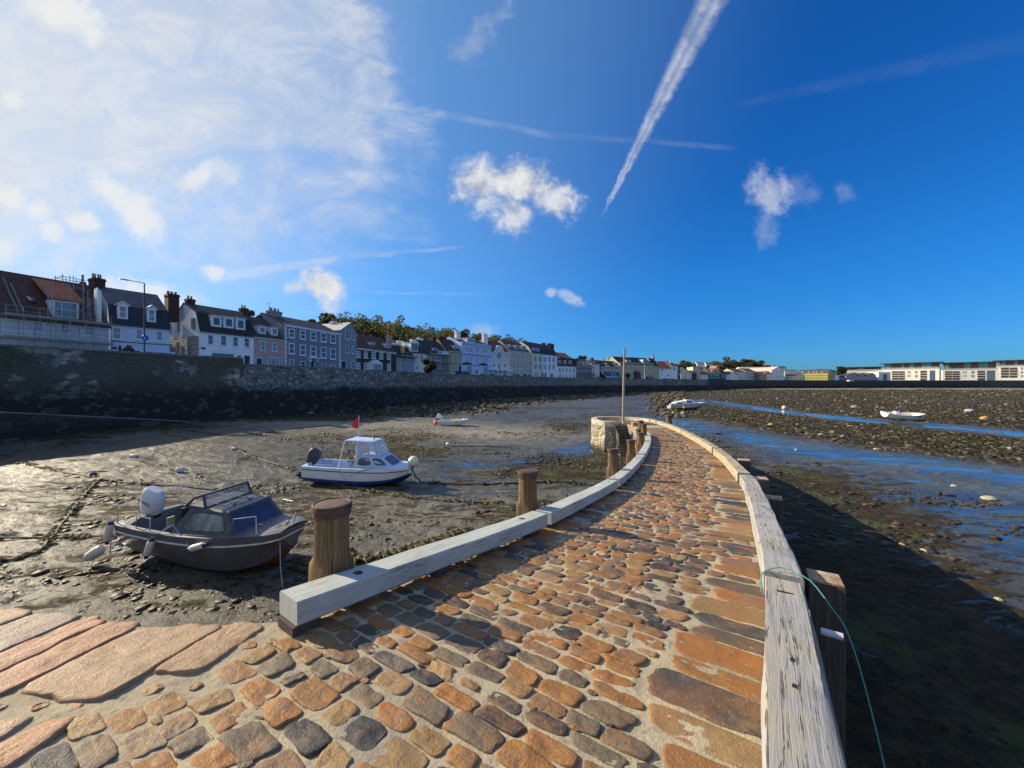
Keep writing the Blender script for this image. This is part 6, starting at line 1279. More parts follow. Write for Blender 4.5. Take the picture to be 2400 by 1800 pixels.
def fender(root_boat, p, d, L, r, label, navy=True, mat=None):
    """a fender hanging at boat coordinates p, along d"""
    e = empty('fender', root_boat.matrix_basis @ Vector(p), 0, label, 'fender'); e.rotation_mode = 'QUATERNION'
    dd = (root_boat.matrix_basis.to_3x3() @ Vector(d)).normalized(); e.rotation_quaternion = Vector((0, 0, -1)).rotation_difference(dd)
    mb = MB(); mb.lathe([(.02, 0), (r * .75, -.03), (r, -.10), (r, -L + .1), (r * .75, -L + .03), (.02, -L)], 14); mb.build('body', mat or FEND, e, True)
    if navy: nb = MB(); nb.lathe([(.02, .05), (.035, .05), (r * .80, -.035), (.05, -.037)], 12); nb.build('end_cap', NAVY, e, True); nb = MB(); nb.lathe([(.05, -L + .037), (r * .78, -L + .03), (.03, -L - .06), (.01, -L - .06)], 12); nb.build('end_cap', NAVY, e, True)
    return e
bpy.context.view_layer.update()
B1 = grey_boat()
fender(B1, (-.12, -1.06, 1.22), (-.10, -.1, -1), .48, .085, 'white fender with navy end hung at the stern corner of the grey boat')
fender(B1, (1.98, -1.27, 1.06), (-.25, -.12, -.95), .43, .078, 'white fender with navy ends hanging amidships over the grey boat side')
fender(B1, (4.05, -1.24, 1.13), (-1, -.12, -.28), .43, .078, 'white fender lying level along the strake of the grey boat bow')
fender(B1, (-.30, -1.15, .52), (-.80, -.3, -.55), .46, .13, 'fat cream fender resting on the mud below the boarding ladder', navy=False)

# ---- boat 2: white and blue with a tall wheelhouse
def blue_boat():
    WH = M('boat_white', (.80, .82, .84), .35, .06, 1.5); BL = M('boat_blue', (.035, .07, .24), .4, .15, 2); LB = M('boat_pale_blue', (.46, .58, .76), .35, .06, 2); DK = M('boat_black_strake', (.02, .02, .025), .5); GL = glass('boat_glass', (.05, .055, .07), .08)
    root = boat_root('white and blue fishing boat with pale blue wheelhouse, behind the grey boat', (-9.75, 18.75, MUD + .0), math.radians(-7), math.radians(1), math.radians(1.2)); root.scale = (.90, .90, .87)
    st = [(0, [(0, .22), (.35, .20), (.74, .22), (.87, .40), (.90, .52), (.93, .86), (.95, 1.02)]), (1.6, [(0, .06), (.36, .10), (.84, .16), (.94, .37), (.96, .50), (.99, .84), (1.0, 1.0)]), (3.2, [(0, .0), (.36, .14), (.84, .14), (.94, .36), (.96, .48), (1.0, .84), (1.0, 1.02)]),
          (4.4, [(0, .02), (.30, .30), (.78, .30), (.85, .46), (.88, .58), (.96, .88), (.97, 1.08)]), (5.1, [(0, .22), (.24, .50), (.64, .52), (.70, .60), (.74, .72), (.86, .94), (.88, 1.12)]), (5.65, [(0, .62), (.16, .74), (.42, .76), (.48, .80), (.52, .86), (.64, 1.0), (.66, 1.16)])]
    X, P = hull_mesh(st); o = build_hull(root, X, P, (BL, WH), 3); sheer_strip(root, X, P, 'rubbing_strake', DK, .022, 0, -2, .008)
    deck_mesh(root, X, P, LB, (.2, 3.0), .42, .14)
    zs = 1.06; mb = MB()                                          # cuddy
    lo = {s: [(2.75, s * .84, zs), (4.85, s * .62, zs + .06), (4.20, s * .58, 1.60), (2.95, s * .72, 1.62)] for s in (1, -1)}; mb.add(lo[1] + lo[-1], [(0, 1, 2, 3), (7, 6, 5, 4), (1, 5, 6, 2), (3, 2, 6, 7), (0, 3, 7, 4)]); cud = mb.build('cuddy', LB, root)
    for s in (-1, 1):
        q = lo[s] if s < 0 else [lo[s][1], lo[s][0], lo[s][3], lo[s][2]]; f = [Vector(v) for v in q]
        if s < 0: window_on(cud, 'window', inset(*f, .1, mb_=.20, mt=.14, ml=.12, mr=.52), GL, .28, DK); window_on(cud, 'window', inset(*f, .1, mb_=.20, mt=.12, ml=.60, mr=.10), GL, .25, DK)
        else: window_on(cud, 'window', inset(*f, .12, mb_=.2, mr=.5, ml=.12), GL, .28, DK)
    window_on(cud, 'window', inset(Vector(lo[-1][1]), Vector(lo[1][1]), Vector(lo[1][2]), Vector(lo[-1][2]), .12), GL, .2, DK)
    mb = MB(); up = {s: [(3.05, s * .70, 1.62), (4.05, s * .56, 1.60), (3.72, s * .52, 2.36), (2.92, s * .58, 2.40)] for s in (1, -1)}   # wheelhouse posts and roof
    for s in (1, -1):
        a, b, c, d = [Vector(v) for v in up[s]]; mb.bar(a, d, .20, .05, (0, 1, 0)); mb.bar(b, c, .16, .05, (0, 1, 0)); m0, m1 = a.lerp(b, .50), d.lerp(c, .58); mb.bar(m0, m1, .11, .05, (0, 1, 0)); mb.bar(a.lerp(b, -.05) + Vector((0, 0, .06)), b + Vector((0, 0, .06)), .05, .16)
    a, b = Vector(up[1][1]), Vector(up[-1][1]); mb.bar(a + Vector((0, 0, .06)), b + Vector((0, 0, .06)), .08, .16); mb.bar(Vector(up[1][2]), Vector(up[-1][2]), .1, .1); mb.bar(Vector((3.9, 0, 1.66)), Vector((3.72, 0, 2.34)), .07)
    wh = mb.build('wheelhouse', LB, root); rb = MB(); rb.hexa([(2.15, -.62, 2.39), (3.78, -.58, 2.35), (3.78, .58, 2.35), (2.15, .62, 2.39), (2.2, -.56, 2.46), (3.70, -.52, 2.43), (3.70, .52, 2.43), (2.2, .56, 2.46)]); rb.build('roof', LB, wh, bevel=.015)
    cg, ct, cb = principled('clear_pane'); cb.inputs['Base Color'].default_value = (.75, .8, .85, 1); cb.inputs['Alpha'].default_value = .22; cb.inputs['Roughness'].default_value = .03
    for s in (1, -1): pb = MB(); a, b, c, d = [Vector(v) for v in up[s]]; panel(pb, a.lerp(b, .12), a.lerp(b, .46), d.lerp(c, .5), d.lerp(c, .14), .004); panel(pb, a.lerp(b, .56), a.lerp(b, .94), d.lerp(c, .94), d.lerp(c, .62), .004); pb.build('pane', cg, wh)
    pb = MB(); panel(pb, up[-1][1], up[1][1], up[1][2], up[-1][2], .004); pb.build('pane', cg, wh)
    rails(root, 'roof_stanchions', [[(2.0, -.86, 1.02), (2.2, -.60, 2.38)], [(2.0, .86, 1.02), (2.2, .60, 2.38)]], .022, white()); rails(root, 'stern_rail', [[(.7, -.88, 1.02), (.72, -.86, 1.14), (1.7, -.88, 1.14), (1.72, -.9, 1.02)]], .014, white())
    cn = MB(); cn.box(2.45, 2.80, -.42, .42, .42, 1.28); cn.tube([(2.40, -.2, 1.5), (2.36, -.02, 1.66), (2.38, .16, 1.5), (2.42, -.02, 1.36), (2.40, -.2, 1.5)], .018, 6); cn.box(2.3, 2.5, -.55, -.30, 1.28, 1.34); cn.tube([(2.35, -.42, .42), (2.35, -.42, 1.3)], .03, 6); cn.box(2.30, 2.44, -.48, -.34, 1.62, 1.95); cn.build('helm_console', M('helm_grey', (.16, .16, .17), .5), root)
    mo = outboard(root, (.05, .0, 1.10), M('motor_cover', (.045, .05, .06), .6, .3, 4, .5, 9), tilt=.55, sc=1.15)
    rails(root, 'fishing_rods', [[(.55, -.55, 1.0), (.35, -.5, 1.9), (.22, -.5, 2.75)], [(.8, -.3, 1.0), (.75, -.3, 2.0), (.72, -.3, 2.95)], [(1.75, -.8, 1.0), (1.1, -.7, 1.95), (.75, -.65, 2.4)]], .009, DK)
    fs = MB(); fs.tube([(2.68, -.1, 2.44), (2.70, -.1, 3.75)], .010, 6); fs.build('flag_pole', white(), root); fl = MB(); V = []; n = 8
    for i in range(n + 1):
        t = i / n; hh = .72 * (1 - t * .98)
        for k in range(2): V.append((2.70 - t * .46 + .02 * math.sin(t * 9), -.1 + .05 * math.sin(t * 7 + k), 3.74 - t * .66 - (hh if k else 0) - (0 if k else .0)))
    fl.add(V, [(2 * i, 2 * i + 1, 2 * i + 3, 2 * i + 2) for i in range(n)]); fo = fl.build('flag', M('flag_red', (.75, .03, .04), .7, .08, 6), root); so = fo.modifiers.new('thick', 'SOLIDIFY'); so.thickness = .006
    lt = MB(); lt.lathe([(.035, 2.44), (.035, 2.56), (.055, 2.58), (.05, 2.68), (.02, 2.74)], 10, (3.5, 0, 0)); lt.build('roof_light', M('lamp_red', (.45, .07, .05), .3), root)
    fp = MB(); fp.tube([(1.8, -1.01, 1.02), (2.35, -1.06, .66), (2.55, -1.04, .40), (2.55, -1.02, .36)], .010, 5); fp.tube([(2.55, -1.04, .62), (3.1, -1.06, .80), (3.75, -1.0, 1.12)], .010, 5); fp.tube([(3.1, -1.03, .86), (3.7, -.98, 1.13)], .022, 5); fp.build('side_rope', ROPEW, root)
    return root
B2 = blue_boat()
def ball_buoy(label, pos, r, mat, name='mooring_buoy', group=None, eye=True):
    e = empty(name, pos, 0, label, 'buoy', group); mb = MB(); mb.ball((0, 0, 0), r, 18, 12); mb.build('float', mat, e, True); cb = MB(); cb.lathe([(r * .22, -r * 1.12), (r * .28, -r * .92), (r * .22, -r * .8)], 10); cb.build('eye', NAVY, e, True); return e
p = B2.matrix_basis @ Vector((5.75, -.15, 1.36)); ball_buoy('large round cream buoy hung on the bow of the blue and white boat', p, .26, M('buoy_cream', (.72, .66, .48), .5, .1, 4))

# ---- boat 3: small dinghy with the green chair
def dinghy():
    WH = M('dinghy_white', (.70, .70, .68), .4, .12, 2)
    root = boat_root('small white tri hull dinghy holding a green plastic chair, near the sea wall', (-8.3, 43.9, MUD + .05), math.radians(-9), math.radians(2), math.radians(1.0))
    st = [(0, [(0, .14), (.25, .20), (.50, .10), (.60, .30), (.66, .54)]), (1.2, [(0, .02), (.28, .16), (.56, .04), (.66, .28), (.72, .52)]), (2.3, [(0, .06), (.26, .30), (.52, .14), (.60, .36), (.66, .58)]), (2.9, [(0, .22), (.20, .42), (.44, .30), (.50, .44), (.54, .64)]), (3.3, [(0, .48), (.12, .56), (.30, .50), (.34, .58), (.38, .70)])]
    X, P = hull_mesh(st); build_hull(root, X, P, (WH, WH), 1); sheer_strip(root, X, P, 'gunwale', M('dinghy_rim', (.74, .72, .72), .4), .045); deck_mesh(root, X, P, WH, (.15, 2.9), .22, .10)
    mo = outboard(root, (-.02, 0, .72), M('cowl_white', (.62, .66, .70), .25, .05, 2), tilt=.5, sc=.85); ob = MB(); ob.box(1.5, 2.7, -.03, .03, .64, .68); ob.build('oar', M('oar_wood', (.6, .52, .4), .6), root); lb = MB(); lb.box(2.15, 2.30, -.672, -.655, .40, .48); lb.build('hull_sticker', NAVY, root)
    rp = MB(); rp.tube([(3.3, -.1, .68), (3.75, -.2, .30)], .02, 5); rp.build('bow_line', ROPEW, root); bx = MB(); bx.ball((2.95, -.1, .74), .12, 10, 6, (1.2, 1, .7)); bx.build('white_float', WH, root, True)
    return root
B3 = dinghy()
def chair():
    root = empty('garden_chair', B3.matrix_basis @ Vector((.95, 0, .23)), math.radians(-9), 'green plastic garden chair standing in the white dinghy', 'chair'); g = M('chair_green', (.08, .34, .26), .5, .15, 5); mb = MB(); mb.box(-.25, .22, -.24, .24, .40, .43); mb.build('seat', g, root); mb = MB()
    for k in range(5): y = -.2 + .1 * k; mb.bar((-.24, y, .43), (-.42, y * 1.05, 1.02), .045, .02)
    mb.bar((-.42, -.26, 1.02), (-.42, .26, 1.02), .06, .03); mb.build('backrest', g, root)
    for x in (-.22, .2):
        for y in (-.21, .21): b = MB(); b.bar((x, y, .40), (x * 1.2, y * 1.1, .0), .045); b.build('leg', g, root)
    for y in (-.25, .25): b = MB(); b.bar((-.34, y, .66), (.18, y, .64), .05, .025); b.bar((.18, y, .64), (.2, y, .42), .04); b.build('armrest', g, root)
chair()
mb = MB(); mb.lathe([(.14, 0), (.18, .24), (.21, .25), (.20, .23), (.17, .03), (.001, .03)], 14); o = mb.build('basket', M('basket_yellow', (.75, .62, .06), .5, .15, 6), None, True); o.location = B3.matrix_basis @ Vector((2.05, -.2, .50)); tag(o, 'bright yellow round basket sitting in the white dinghy', 'basket')
ball_buoy('orange red buoy hanging at the stern of the white dinghy', B3.matrix_basis @ Vector((-.22, -.55, .28)), .24, M('buoy_orange', (.80, .16, .06), .5, .1, 4))

# ---- boat 4: white speedboat beyond the pier head
def speedboat():
    WH = M('speed_white', (.72, .72, .70), .35, .05, 1.5); GR = M('speed_band', (.50, .50, .47), .4); GL = glass('boat_glass'); DK = M('boat_black_strake', (.02, .02, .025), .5)
    root = boat_root('white cabin speedboat on the flats beyond the pier head', (28.0, 68.6, MUD + .18), math.radians(-3), math.radians(1), math.radians(.8))
    st = [(0, [(0, .08), (.5, .22), (.95, .40), (1.02, .78), (1.05, 1.0)]), (1.8, [(0, .0), (.5, .18), (1.0, .36), (1.08, .78), (1.1, 1.02)]), (3.6, [(0, .02), (.46, .26), (.92, .44), (1.04, .86), (1.08, 1.10)]), (5.0, [(0, .20), (.28, .46), (.58, .66), (.76, .98), (.82, 1.20)]), (5.8, [(0, .64), (.10, .78), (.24, .94), (.36, 1.12), (.42, 1.28)]), (6.2, [(0, 1.05), (.02, 1.1), (.05, 1.18), (.08, 1.26), (.10, 1.32)])]
    X, P = hull_mesh(st); build_hull(root, X, P, (M('speed_dark', (.10, .10, .11), .5), GR), 1); sheer_strip(root, X, P, 'gunwale', WH, .06); deck_mesh(root, X, P, WH, (.3, 2.3), .5, .2)
    lo = {s: [(2.5, s * .88, 1.10), (4.9, s * .52, 1.24), (4.15, s * .56, 1.74), (2.75, s * .74, 1.76)] for s in (1, -1)}; mb = MB(); mb.add(lo[1] + lo[-1], [(0, 1, 2, 3), (7, 6, 5, 4), (1, 5, 6, 2), (3, 2, 6, 7), (0, 3, 7, 4)]); c = mb.build('cabin', WH, root, bevel=.03)
    for s in (-1, 1): f = [Vector(v) for v in (lo[s] if s < 0 else [lo[s][1], lo[s][0], lo[s][3], lo[s][2]])]; window_on(c, 'window', inset(*f, .12, mb_=.22, mt=.2, ml=.10 if s < 0 else .4, mr=.38 if s < 0 else .1), GL, .12)
    window_on(c, 'windscreen', inset(Vector(lo[-1][1]), Vector(lo[1][1]), Vector(lo[1][2]), Vector(lo[-1][2]), .08), glass('blue_screen', (.05, .08, .20), .08), .1, None, .012)
    cm = MB(); cm.hexa([(.7, -1.02, 1.02), (2.4, -1.02, 1.06), (2.4, 1.02, 1.06), (.7, 1.02, 1.02), (.9, -.9, 1.28), (2.5, -.8, 1.62), (2.5, .8, 1.62), (.9, .9, 1.28)]); cm.build('cockpit_coaming', WH, root, bevel=.04); sw = MB(); sw.box(1.0, 1.9, -1.03, -1.0, 1.1, 1.24); sw.build('vent', DK, root)
    rails(root, 'bow_rail', [[(4.9, -.75, 1.24), (5.3, -.62, 1.62), (6.0, -.18, 1.80), (6.1, 0, 1.80), (6.0, .18, 1.80), (5.3, .62, 1.62), (4.9, .75, 1.24)], [(5.9, -.2, 1.34), (6.0, -.18, 1.80)]], .02); rails(root, 'mast', [[(2.62, -.2, 1.74), (2.55, -.2, 2.10)], [(2.6, .2, 1.74), (2.75, .2, 2.05)]], .02, white())
    outboard(root, (-.05, .0, 1.05), DK, tilt=.85, sc=1.2); return root
B4 = speedboat(); ball_buoy('yellow buoy hanging against the side of the white speedboat', B4.matrix_basis @ Vector((2.1, -1.32, .42)), .30, M('buoy_yellow', (.85, .50, .06), .5, .1, 4))
# ---- boat 5: open white boat lying in the stream on the right
def open_boat():
    WH = M('open_white', (.78, .75, .66), .4, .06, 1.5); GRN = M('hull_stain', (.42, .43, .36), .6, .5, 5, col2=(.66, .64, .56))
    root = boat_root('long white open boat lying tilted beside the stream on the right', (47.9, 49.6, MUD + .10), math.radians(-8), math.radians(11), math.radians(4.0)); root.scale = (.82,) * 3
    st = [(0, [(0, .50), (.30, .56), (.62, .70), (.74, .92), (.78, 1.16)]), (1.6, [(0, .10), (.42, .30), (.78, .52), (.90, .84), (.94, 1.10)]), (3.2, [(0, .02), (.40, .26), (.78, .50), (.90, .86), (.94, 1.14)]), (4.5, [(0, .06), (.22, .36), (.48, .66), (.64, 1.0), (.74, 1.28)]), (5.2, [(0, .30), (.06, .5), (.14, .76), (.24, 1.1), (.34, 1.36)]), (5.5, [(0, .80), (.02, .9), (.03, 1.05), (.05, 1.25), (.07, 1.40)])]
    X, P = hull_mesh(st); build_hull(root, X, P, (GRN, WH), 1); sheer_strip(root, X, P, 'gunwale', WH, .05); deck_mesh(root, X, P, WH, (.3, 4.3), .6, .12)
    kb = MB(); kb.prism([(.5, .42), (1.4, -.02), (4.6, -.04), (5.3, .36), (4.6, .08), (3.2, .04), (1.6, .12), (.6, .5)], -.05, .05); kb.build('keel', WH, root); bk = MB(); [bk.tube([(x0, s * .62, .30), (x0 + 1.6, s * .66, .24)], .045, 6) for s in (1, -1) for x0 in (1.1, 2.9)]; bk.build('bilge_keel', WH, root)
    cn = MB(); cn.hexa([(1.3, -.4, 1.12), (2.2, -.35, 1.14), (2.2, .35, 1.14), (1.3, .4, 1.12), (1.4, -.36, 1.46), (1.9, -.3, 1.42), (1.9, .3, 1.42), (1.4, .36, 1.46)]); cn.build('engine_box', M('boat_pale_violet', (.60, .60, .72), .4), root); rails(root, 'stern_rail', [[(.1, -.75, 1.16), (.1, -.75, 1.56), (1.3, -.82, 1.52)], [(.6, -.8, 1.14), (.6, -.8, 1.54)], [(1.3, -.8, 1.12), (1.3, -.8, 1.9)]], .022, white())
    t = text_mesh('lettering', 'GU350', .26, NAVY, root, .006); t.matrix_local = Matrix.Translation((4.35, -.735, 1.02)) @ Matrix.Rotation(math.radians(18), 4, 'Z') @ Matrix.Rotation(math.radians(96), 4, 'X') @ Matrix.Rotation(math.radians(8), 4, 'Y').to_4x4() if False else Matrix.Translation((4.3, -.80, 1.06)) @ Matrix.Rotation(math.radians(14), 4, 'Z') @ Matrix.Rotation(math.radians(66), 4, 'X')
    rp = MB(); rp.tube([(5.5, 0, 1.40), (6.1, -.4, .3)], .02, 5); rp.build('bow_line', ROPEW, root); return root
open_boat()

# ================================================================== FLOATS, MOORINGS, WEED, ROCKS
for u, v, r, c, lb in [(1050, 1045, .15, (.80, .78, .72), 'small white round buoy on the mud between the two farther boats'), (1838, 960, .38, (.82, .66, .64), 'pinkish white round buoy at the edge of the right hand stream')]:
    ball_buoy(lb, at(u, v, MUD) + Vector((0, 0, r * .9)), r, M('buoy_' + lb[:5].strip(), c, .5, .1, 4), group='round buoys lying on the mud')
for u, v, L, r, a, nv, lb in [(313, 1073, .50, .13, .1, False, 'long white float lying on the mud, leftmost of the floats'), (422, 1107, .42, .16, .6, False, 'stubby white float on the mud left of the fishing boat'), (549, 1055, .40, .13, .3, True, 'white float on its line, nearest to the sea wall'), (219, 1117, .30, .13, 1.0, True, 'small dark blue float at the joint of the weedy mooring lines')]:
    p = at(u, v, MUD); e = empty('mooring_float', p + Vector((0, 0, r * .8)), a, lb, 'float', 'elongated floats lying on the mud'); mb = MB(); mb.M = Matrix.Rotation(math.pi / 2, 4, 'Y'); mb.lathe([(.02, -L / 2), (r * .7, -L / 2 + .05), (r, -L / 4), (r, L / 4), (r * .7, L / 2 - .05), (.02, L / 2)], 14); mb.build('body', M('float_navy', (.02, .035, .12), .5) if 'dark' in lb else FEND, e, True)
    cb = MB(); cb.M = Matrix.Rotation(math.pi / 2, 4, 'Y'); cb.lathe([(.03, L / 2 - .03), (.05, L / 2 + .03), (.02, L / 2 + .06)], 8); cb.build('end_cap', NAVY, e, True)
def chain(pts, r, mat, label, name='mooring_chain', cat='mooring chain', z=.03, jit=.05, group='mooring chains and lines on the mud', clumps=0):
    P = [at(u, v, MUD) for u, v in pts]; C = catmull([(q.x, q.y) for q in P], .18); mb = MB()
    pp = [Vector((x + (vnoise(x * 2, y * 2, 1, 3) - .5) * jit, y + (vnoise(x * 2, y * 2, 1, 6) - .5) * jit, float(mud_base(x, y)) + (fbm(np.array(x), np.array(y), .25, 3, 2) - .5) * .22 + z)) for x, y in C]
    mb.tube(pp, [r * (.7 + .7 * vnoise(q.x * 5, q.y * 5, 1, 8)) for q in pp], 6)
    for k in range(clumps):
        q = random.choice(pp)
        for j in range(5): a = random.random() * 6.28; mb.tube([q, q + Vector((math.cos(a) * .12, math.sin(a) * .12, .05)), q + Vector((math.cos(a) * .3, math.sin(a) * .3, .0))], [r * .7, r * .9, .004], 5)
    tag(mb.build(name, mat, None, True), label, cat, group)
WEEDY = M('weedy_rope', (.060, .045, .018), .7, .6, 6, .6, 30, col2=(.16, .13, .035)); BLK = M('black_chain', (.022, .020, .018), .6, .3, 20, .5, 60)
chain([(-60, 1262), (90, 1258), (240, 1262), (330, 1290)], .028, WEEDY, 'thick weedy line crossing the mud behind the stern of the grey boat', clumps=30)
chain([(-60, 1322), (60, 1303), (110, 1270), (165, 1200), (228, 1128)], .032, WEEDY, 'yellow green weedy line rising diagonally to the dark blue float', clumps=40)
chain([(226, 1122), (150, 1108), (60, 1090), (-40, 1072)], .028, WEEDY, 'weedy line running left from the dark blue float', clumps=22)
chain([(232, 1126), (330, 1135), (450, 1142), (560, 1150)], .03, BLK, 'thin dark line running right from the dark blue float', clumps=10)
chain([(1010, 1133), (1060, 1136), (1140, 1136), (1215, 1136), (1300, 1134), (1400, 1140)], .032, BLK, 'black mooring chain from the bow of the blue and white boat', clumps=14)
chain([(750, 1130), (850, 1148), (960, 1165), (1060, 1175), (1180, 1180)], .028, WEEDY, 'weedy line behind the first capped post', clumps=30)
chain([(800, 1300), (850, 1310), (930, 1290), (1010, 1265), (1090, 1240)], .032, WEEDY, 'heavy weed covered chain along the foot of the pier beside the first post', clumps=60)
chain([(1115, 995), (1180, 1010), (1260, 1022), (1330, 1030)], .032, BLK, 'dark mooring chain trailing right from the dinghy')
chain([(380, 1030), (470, 1040), (545, 1052), (600, 1075), (690, 1102)], .032, WEEDY, 'weedy line passing the float nearest the sea wall', clumps=16)
chain([(440, 1025), (560, 1028), (680, 1012), (780, 1000)], .032, BLK, 'dark line over the pale sand below the grey terraces')
chain([(1062, 1046), (1130, 1047), (1200, 1050)], .03, BLK, 'short dark line beside the small white round buoy')
mb = MB(); a = B2.matrix_basis @ Vector((5.6, -.2, 1.2)); b = at(1000, 1132, MUD); mb.tube([a, a.lerp(b, .35) + Vector((0, 0, -.30)), a.lerp(b, .7) + Vector((0, 0, -.25)), b], .03, 6); tag(mb.build('mooring_line', BLK, None, True), 'dark mooring line sagging from the bow of the blue and white boat', 'mooring line', 'mooring chains and lines on the mud')
ICO_V = None
def ico():
    bm = bmesh.new(); bmesh.ops.create_icosphere(bm, subdivisions=1, radius=1); v = np.array([x.co[:] for x in bm.verts]); f = np.array([[q.index for q in x.verts] for x in bm.faces]); bm.free(); return v, f
IV, IF = ico()
def scatter(n, region, dens, size, flat, name, mat, seed, label, ex=1.0, lift=.1):
    """many small lumps on the ground as one stuff object"""
    r = np.random.default_rng(seed); x0, x1, y0, y1 = region; X = r.uniform(x0, x1, n * 6); Y = y0 * (y1 / y0) ** r.uniform(0, 1, n * 6) if y0 > 0 else r.uniform(y0, y1, n * 6)
    keep = (r.uniform(0, 1, len(X)) < dens(X, Y)) & ~inside(X, Y) & (seg_dist(X, Y, WALL) < -.6); X, Y = X[keep][:n], Y[keep][:n]; n = len(X)
    s = size[0] * (size[1] / size[0]) ** (r.uniform(0, 1, n) ** ex); s = s * (1 + np.hypot(X, Y) / 150); sc = np.stack([s * r.uniform(.7, 1.5, n), s * r.uniform(.6, 1.2, n), s * flat * r.uniform(.6, 1.3, n)], 1)
    th = r.uniform(0, 6.28, n); V = IV[None] * (1 + r.uniform(-.32, .32, (n, len(IV), 1))) * sc[:, None, :]; c, s_ = np.cos(th)[:, None], np.sin(th)[:, None]
    x = V[..., 0] * c - V[..., 1] * s_; y = V[..., 0] * s_ + V[..., 1] * c; tilt = r.uniform(-.3, .3, n)[:, None]; z = V[..., 2] + x * tilt * flat
    Z = mud_base(X, Y) + (fbm(X, Y, .25, 3, 2) - .5) * .22
    W = np.stack([x + X[:, None], y + Y[:, None], z + Z[:, None] + lift * sc[:, 2:3]], -1).reshape(-1, 3); F = (IF[None] + (np.arange(n) * len(IV))[:, None, None]).reshape(-1, 3)
    o = np_obj(name, W, F, mat); tag(o, label, kind='stuff'); return o
def island_mat(name, stops, rough=.8, spec=.3, nsc=9, trans=0):
    m, t, b = principled(name); g = t.new('ShaderNodeNewGeometry'); c = t.ramp(g.outputs['Random Per Island'], stops, 'CONSTANT'); n = t.noise(g.outputs['Position'], nsc, 4, .7)
    t.put(b.inputs['Base Color'], t.mix(t.ss(n, .35, .65), t.mix(.6, c, (.02, .018, .012)), c)); b.inputs['Roughness'].default_value = rough; b.inputs['Specular IOR Level'].default_value = spec
    t.put(b.inputs['Normal'], t.bump(n, .6, .04))
    if trans:
        tr = t.new('ShaderNodeBsdfTranslucent'); t.put(tr.inputs[0], c); mx = t.new('ShaderNodeMixShader'); mx.inputs[0].default_value = trans; t.l.new(b.outputs[0], mx.inputs[1]); t.l.new(tr.outputs[0], mx.inputs[2]); o = next(k for k in t.n if k.type == 'OUTPUT_MATERIAL'); t.l.new(mx.outputs[0], o.inputs[0])
    return m
ROCKM = island_mat('beach_rock', [(0, (.09, .078, .045)), (.25, (.050, .042, .022)), (.45, (.14, .12, .072)), (.6, (.075, .066, .026)), (.75, (.21, .18, .115)), (.86, (.030, .025, .015)), (.94, (.34, .295, .19))], .9)
WEEDM = island_mat('seaweed', [(0, (.035, .024, .009)), (.35, (.055, .036, .013)), (.6, (.020, .015, .008)), (.75, (.095, .060, .018)), (.88, (.11, .050, .02)), (.95, (.07, .08, .02))], .5, .4, 20)
scatter(34000, (8, 330, 22, 240), lambda X, Y: fields(X, Y)[3] * (Y < 215), (.045, .22), .62, 'beach_rocks', ROCKM, 3, 'dark weedy rocks strewn over the right hand foreshore', 1.6)
scatter(8000, (-30, 120, 45, 200), lambda X, Y: fields(X, Y)[3] * (X < .45 * Y), (.08, .36), .75, 'wall_foot_rocks', ROCKM, 4, 'rocks strewn along the foot of the sea wall', 1.6)
scatter(15000, (-42, 30, 5, 70), lambda X, Y: sst(fields(X, Y)[1] + (fbm(X * .6, Y * 1.3, .6, 4, 77) - .5) * 1.6, .55, .85) * (X < .30 * Y + .5), (.025, .13), .34, 'seaweed_clumps', WEEDM, 5, 'brown seaweed strewn over the harbour mud', 1.5)
scatter(9000, (7, 90, 9, 70), lambda X, Y: sst(fields(X, Y)[1] * .7 + (fbm(X * .6, Y * 1.3, .5, 4, 79) - .5) * 1.6, .40, .75) * (X > .36 * Y + 3.0) * (1 - .85 * sst(Y, 22, 12) * sst(X, 13, 8)), (.025, .14), .32, 'seaweed_patches', WEEDM, 6, 'brown seaweed strewn over the wet sand right of the pier', 1.5)
scatter(6000, (-14, 4, 2.9, 14), lambda X, Y: .5 * (fbm(X, Y, .8, 3, 55) > .5), (.008, .035), .55, 'mud_lumps', M('mud_lump', (.10, .095, .078), .35, .3, 20, spec=.6), 8, 'small wet lumps and casts on the near mud', 1.4)
def boulder(u, v, r, col, label, sq=.7, z=None):
    p = at(u, v, MUD if z is None else z); rr = np.random.default_rng(int(u)); bm = bmesh.new(); r *= .68; bmesh.ops.create_icosphere(bm, subdivisions=2, radius=r); ph = rr.uniform(0, 9, 3)
    for q in bm.verts: n = mnoise.noise(Vector(q.co) / r * 1.1 + Vector(ph)); q.co *= 1 + .35 * n; q.co.z *= sq
    me = bpy.data.meshes.new('boulder'); bm.to_mesh(me); bm.free(); me.materials.append(M('boulder_%d' % int(col[0] * 100 + col[2] * 1000), col, .8, .35, 3, .5, 12)); o = bpy.data.objects.new('boulder', me); COL.objects.link(o); o.location = (p.x, p.y, float(mud_base(p.x, p.y)) + r * sq * .35); tag(o, label, 'boulder', 'single boulders on the foreshore')
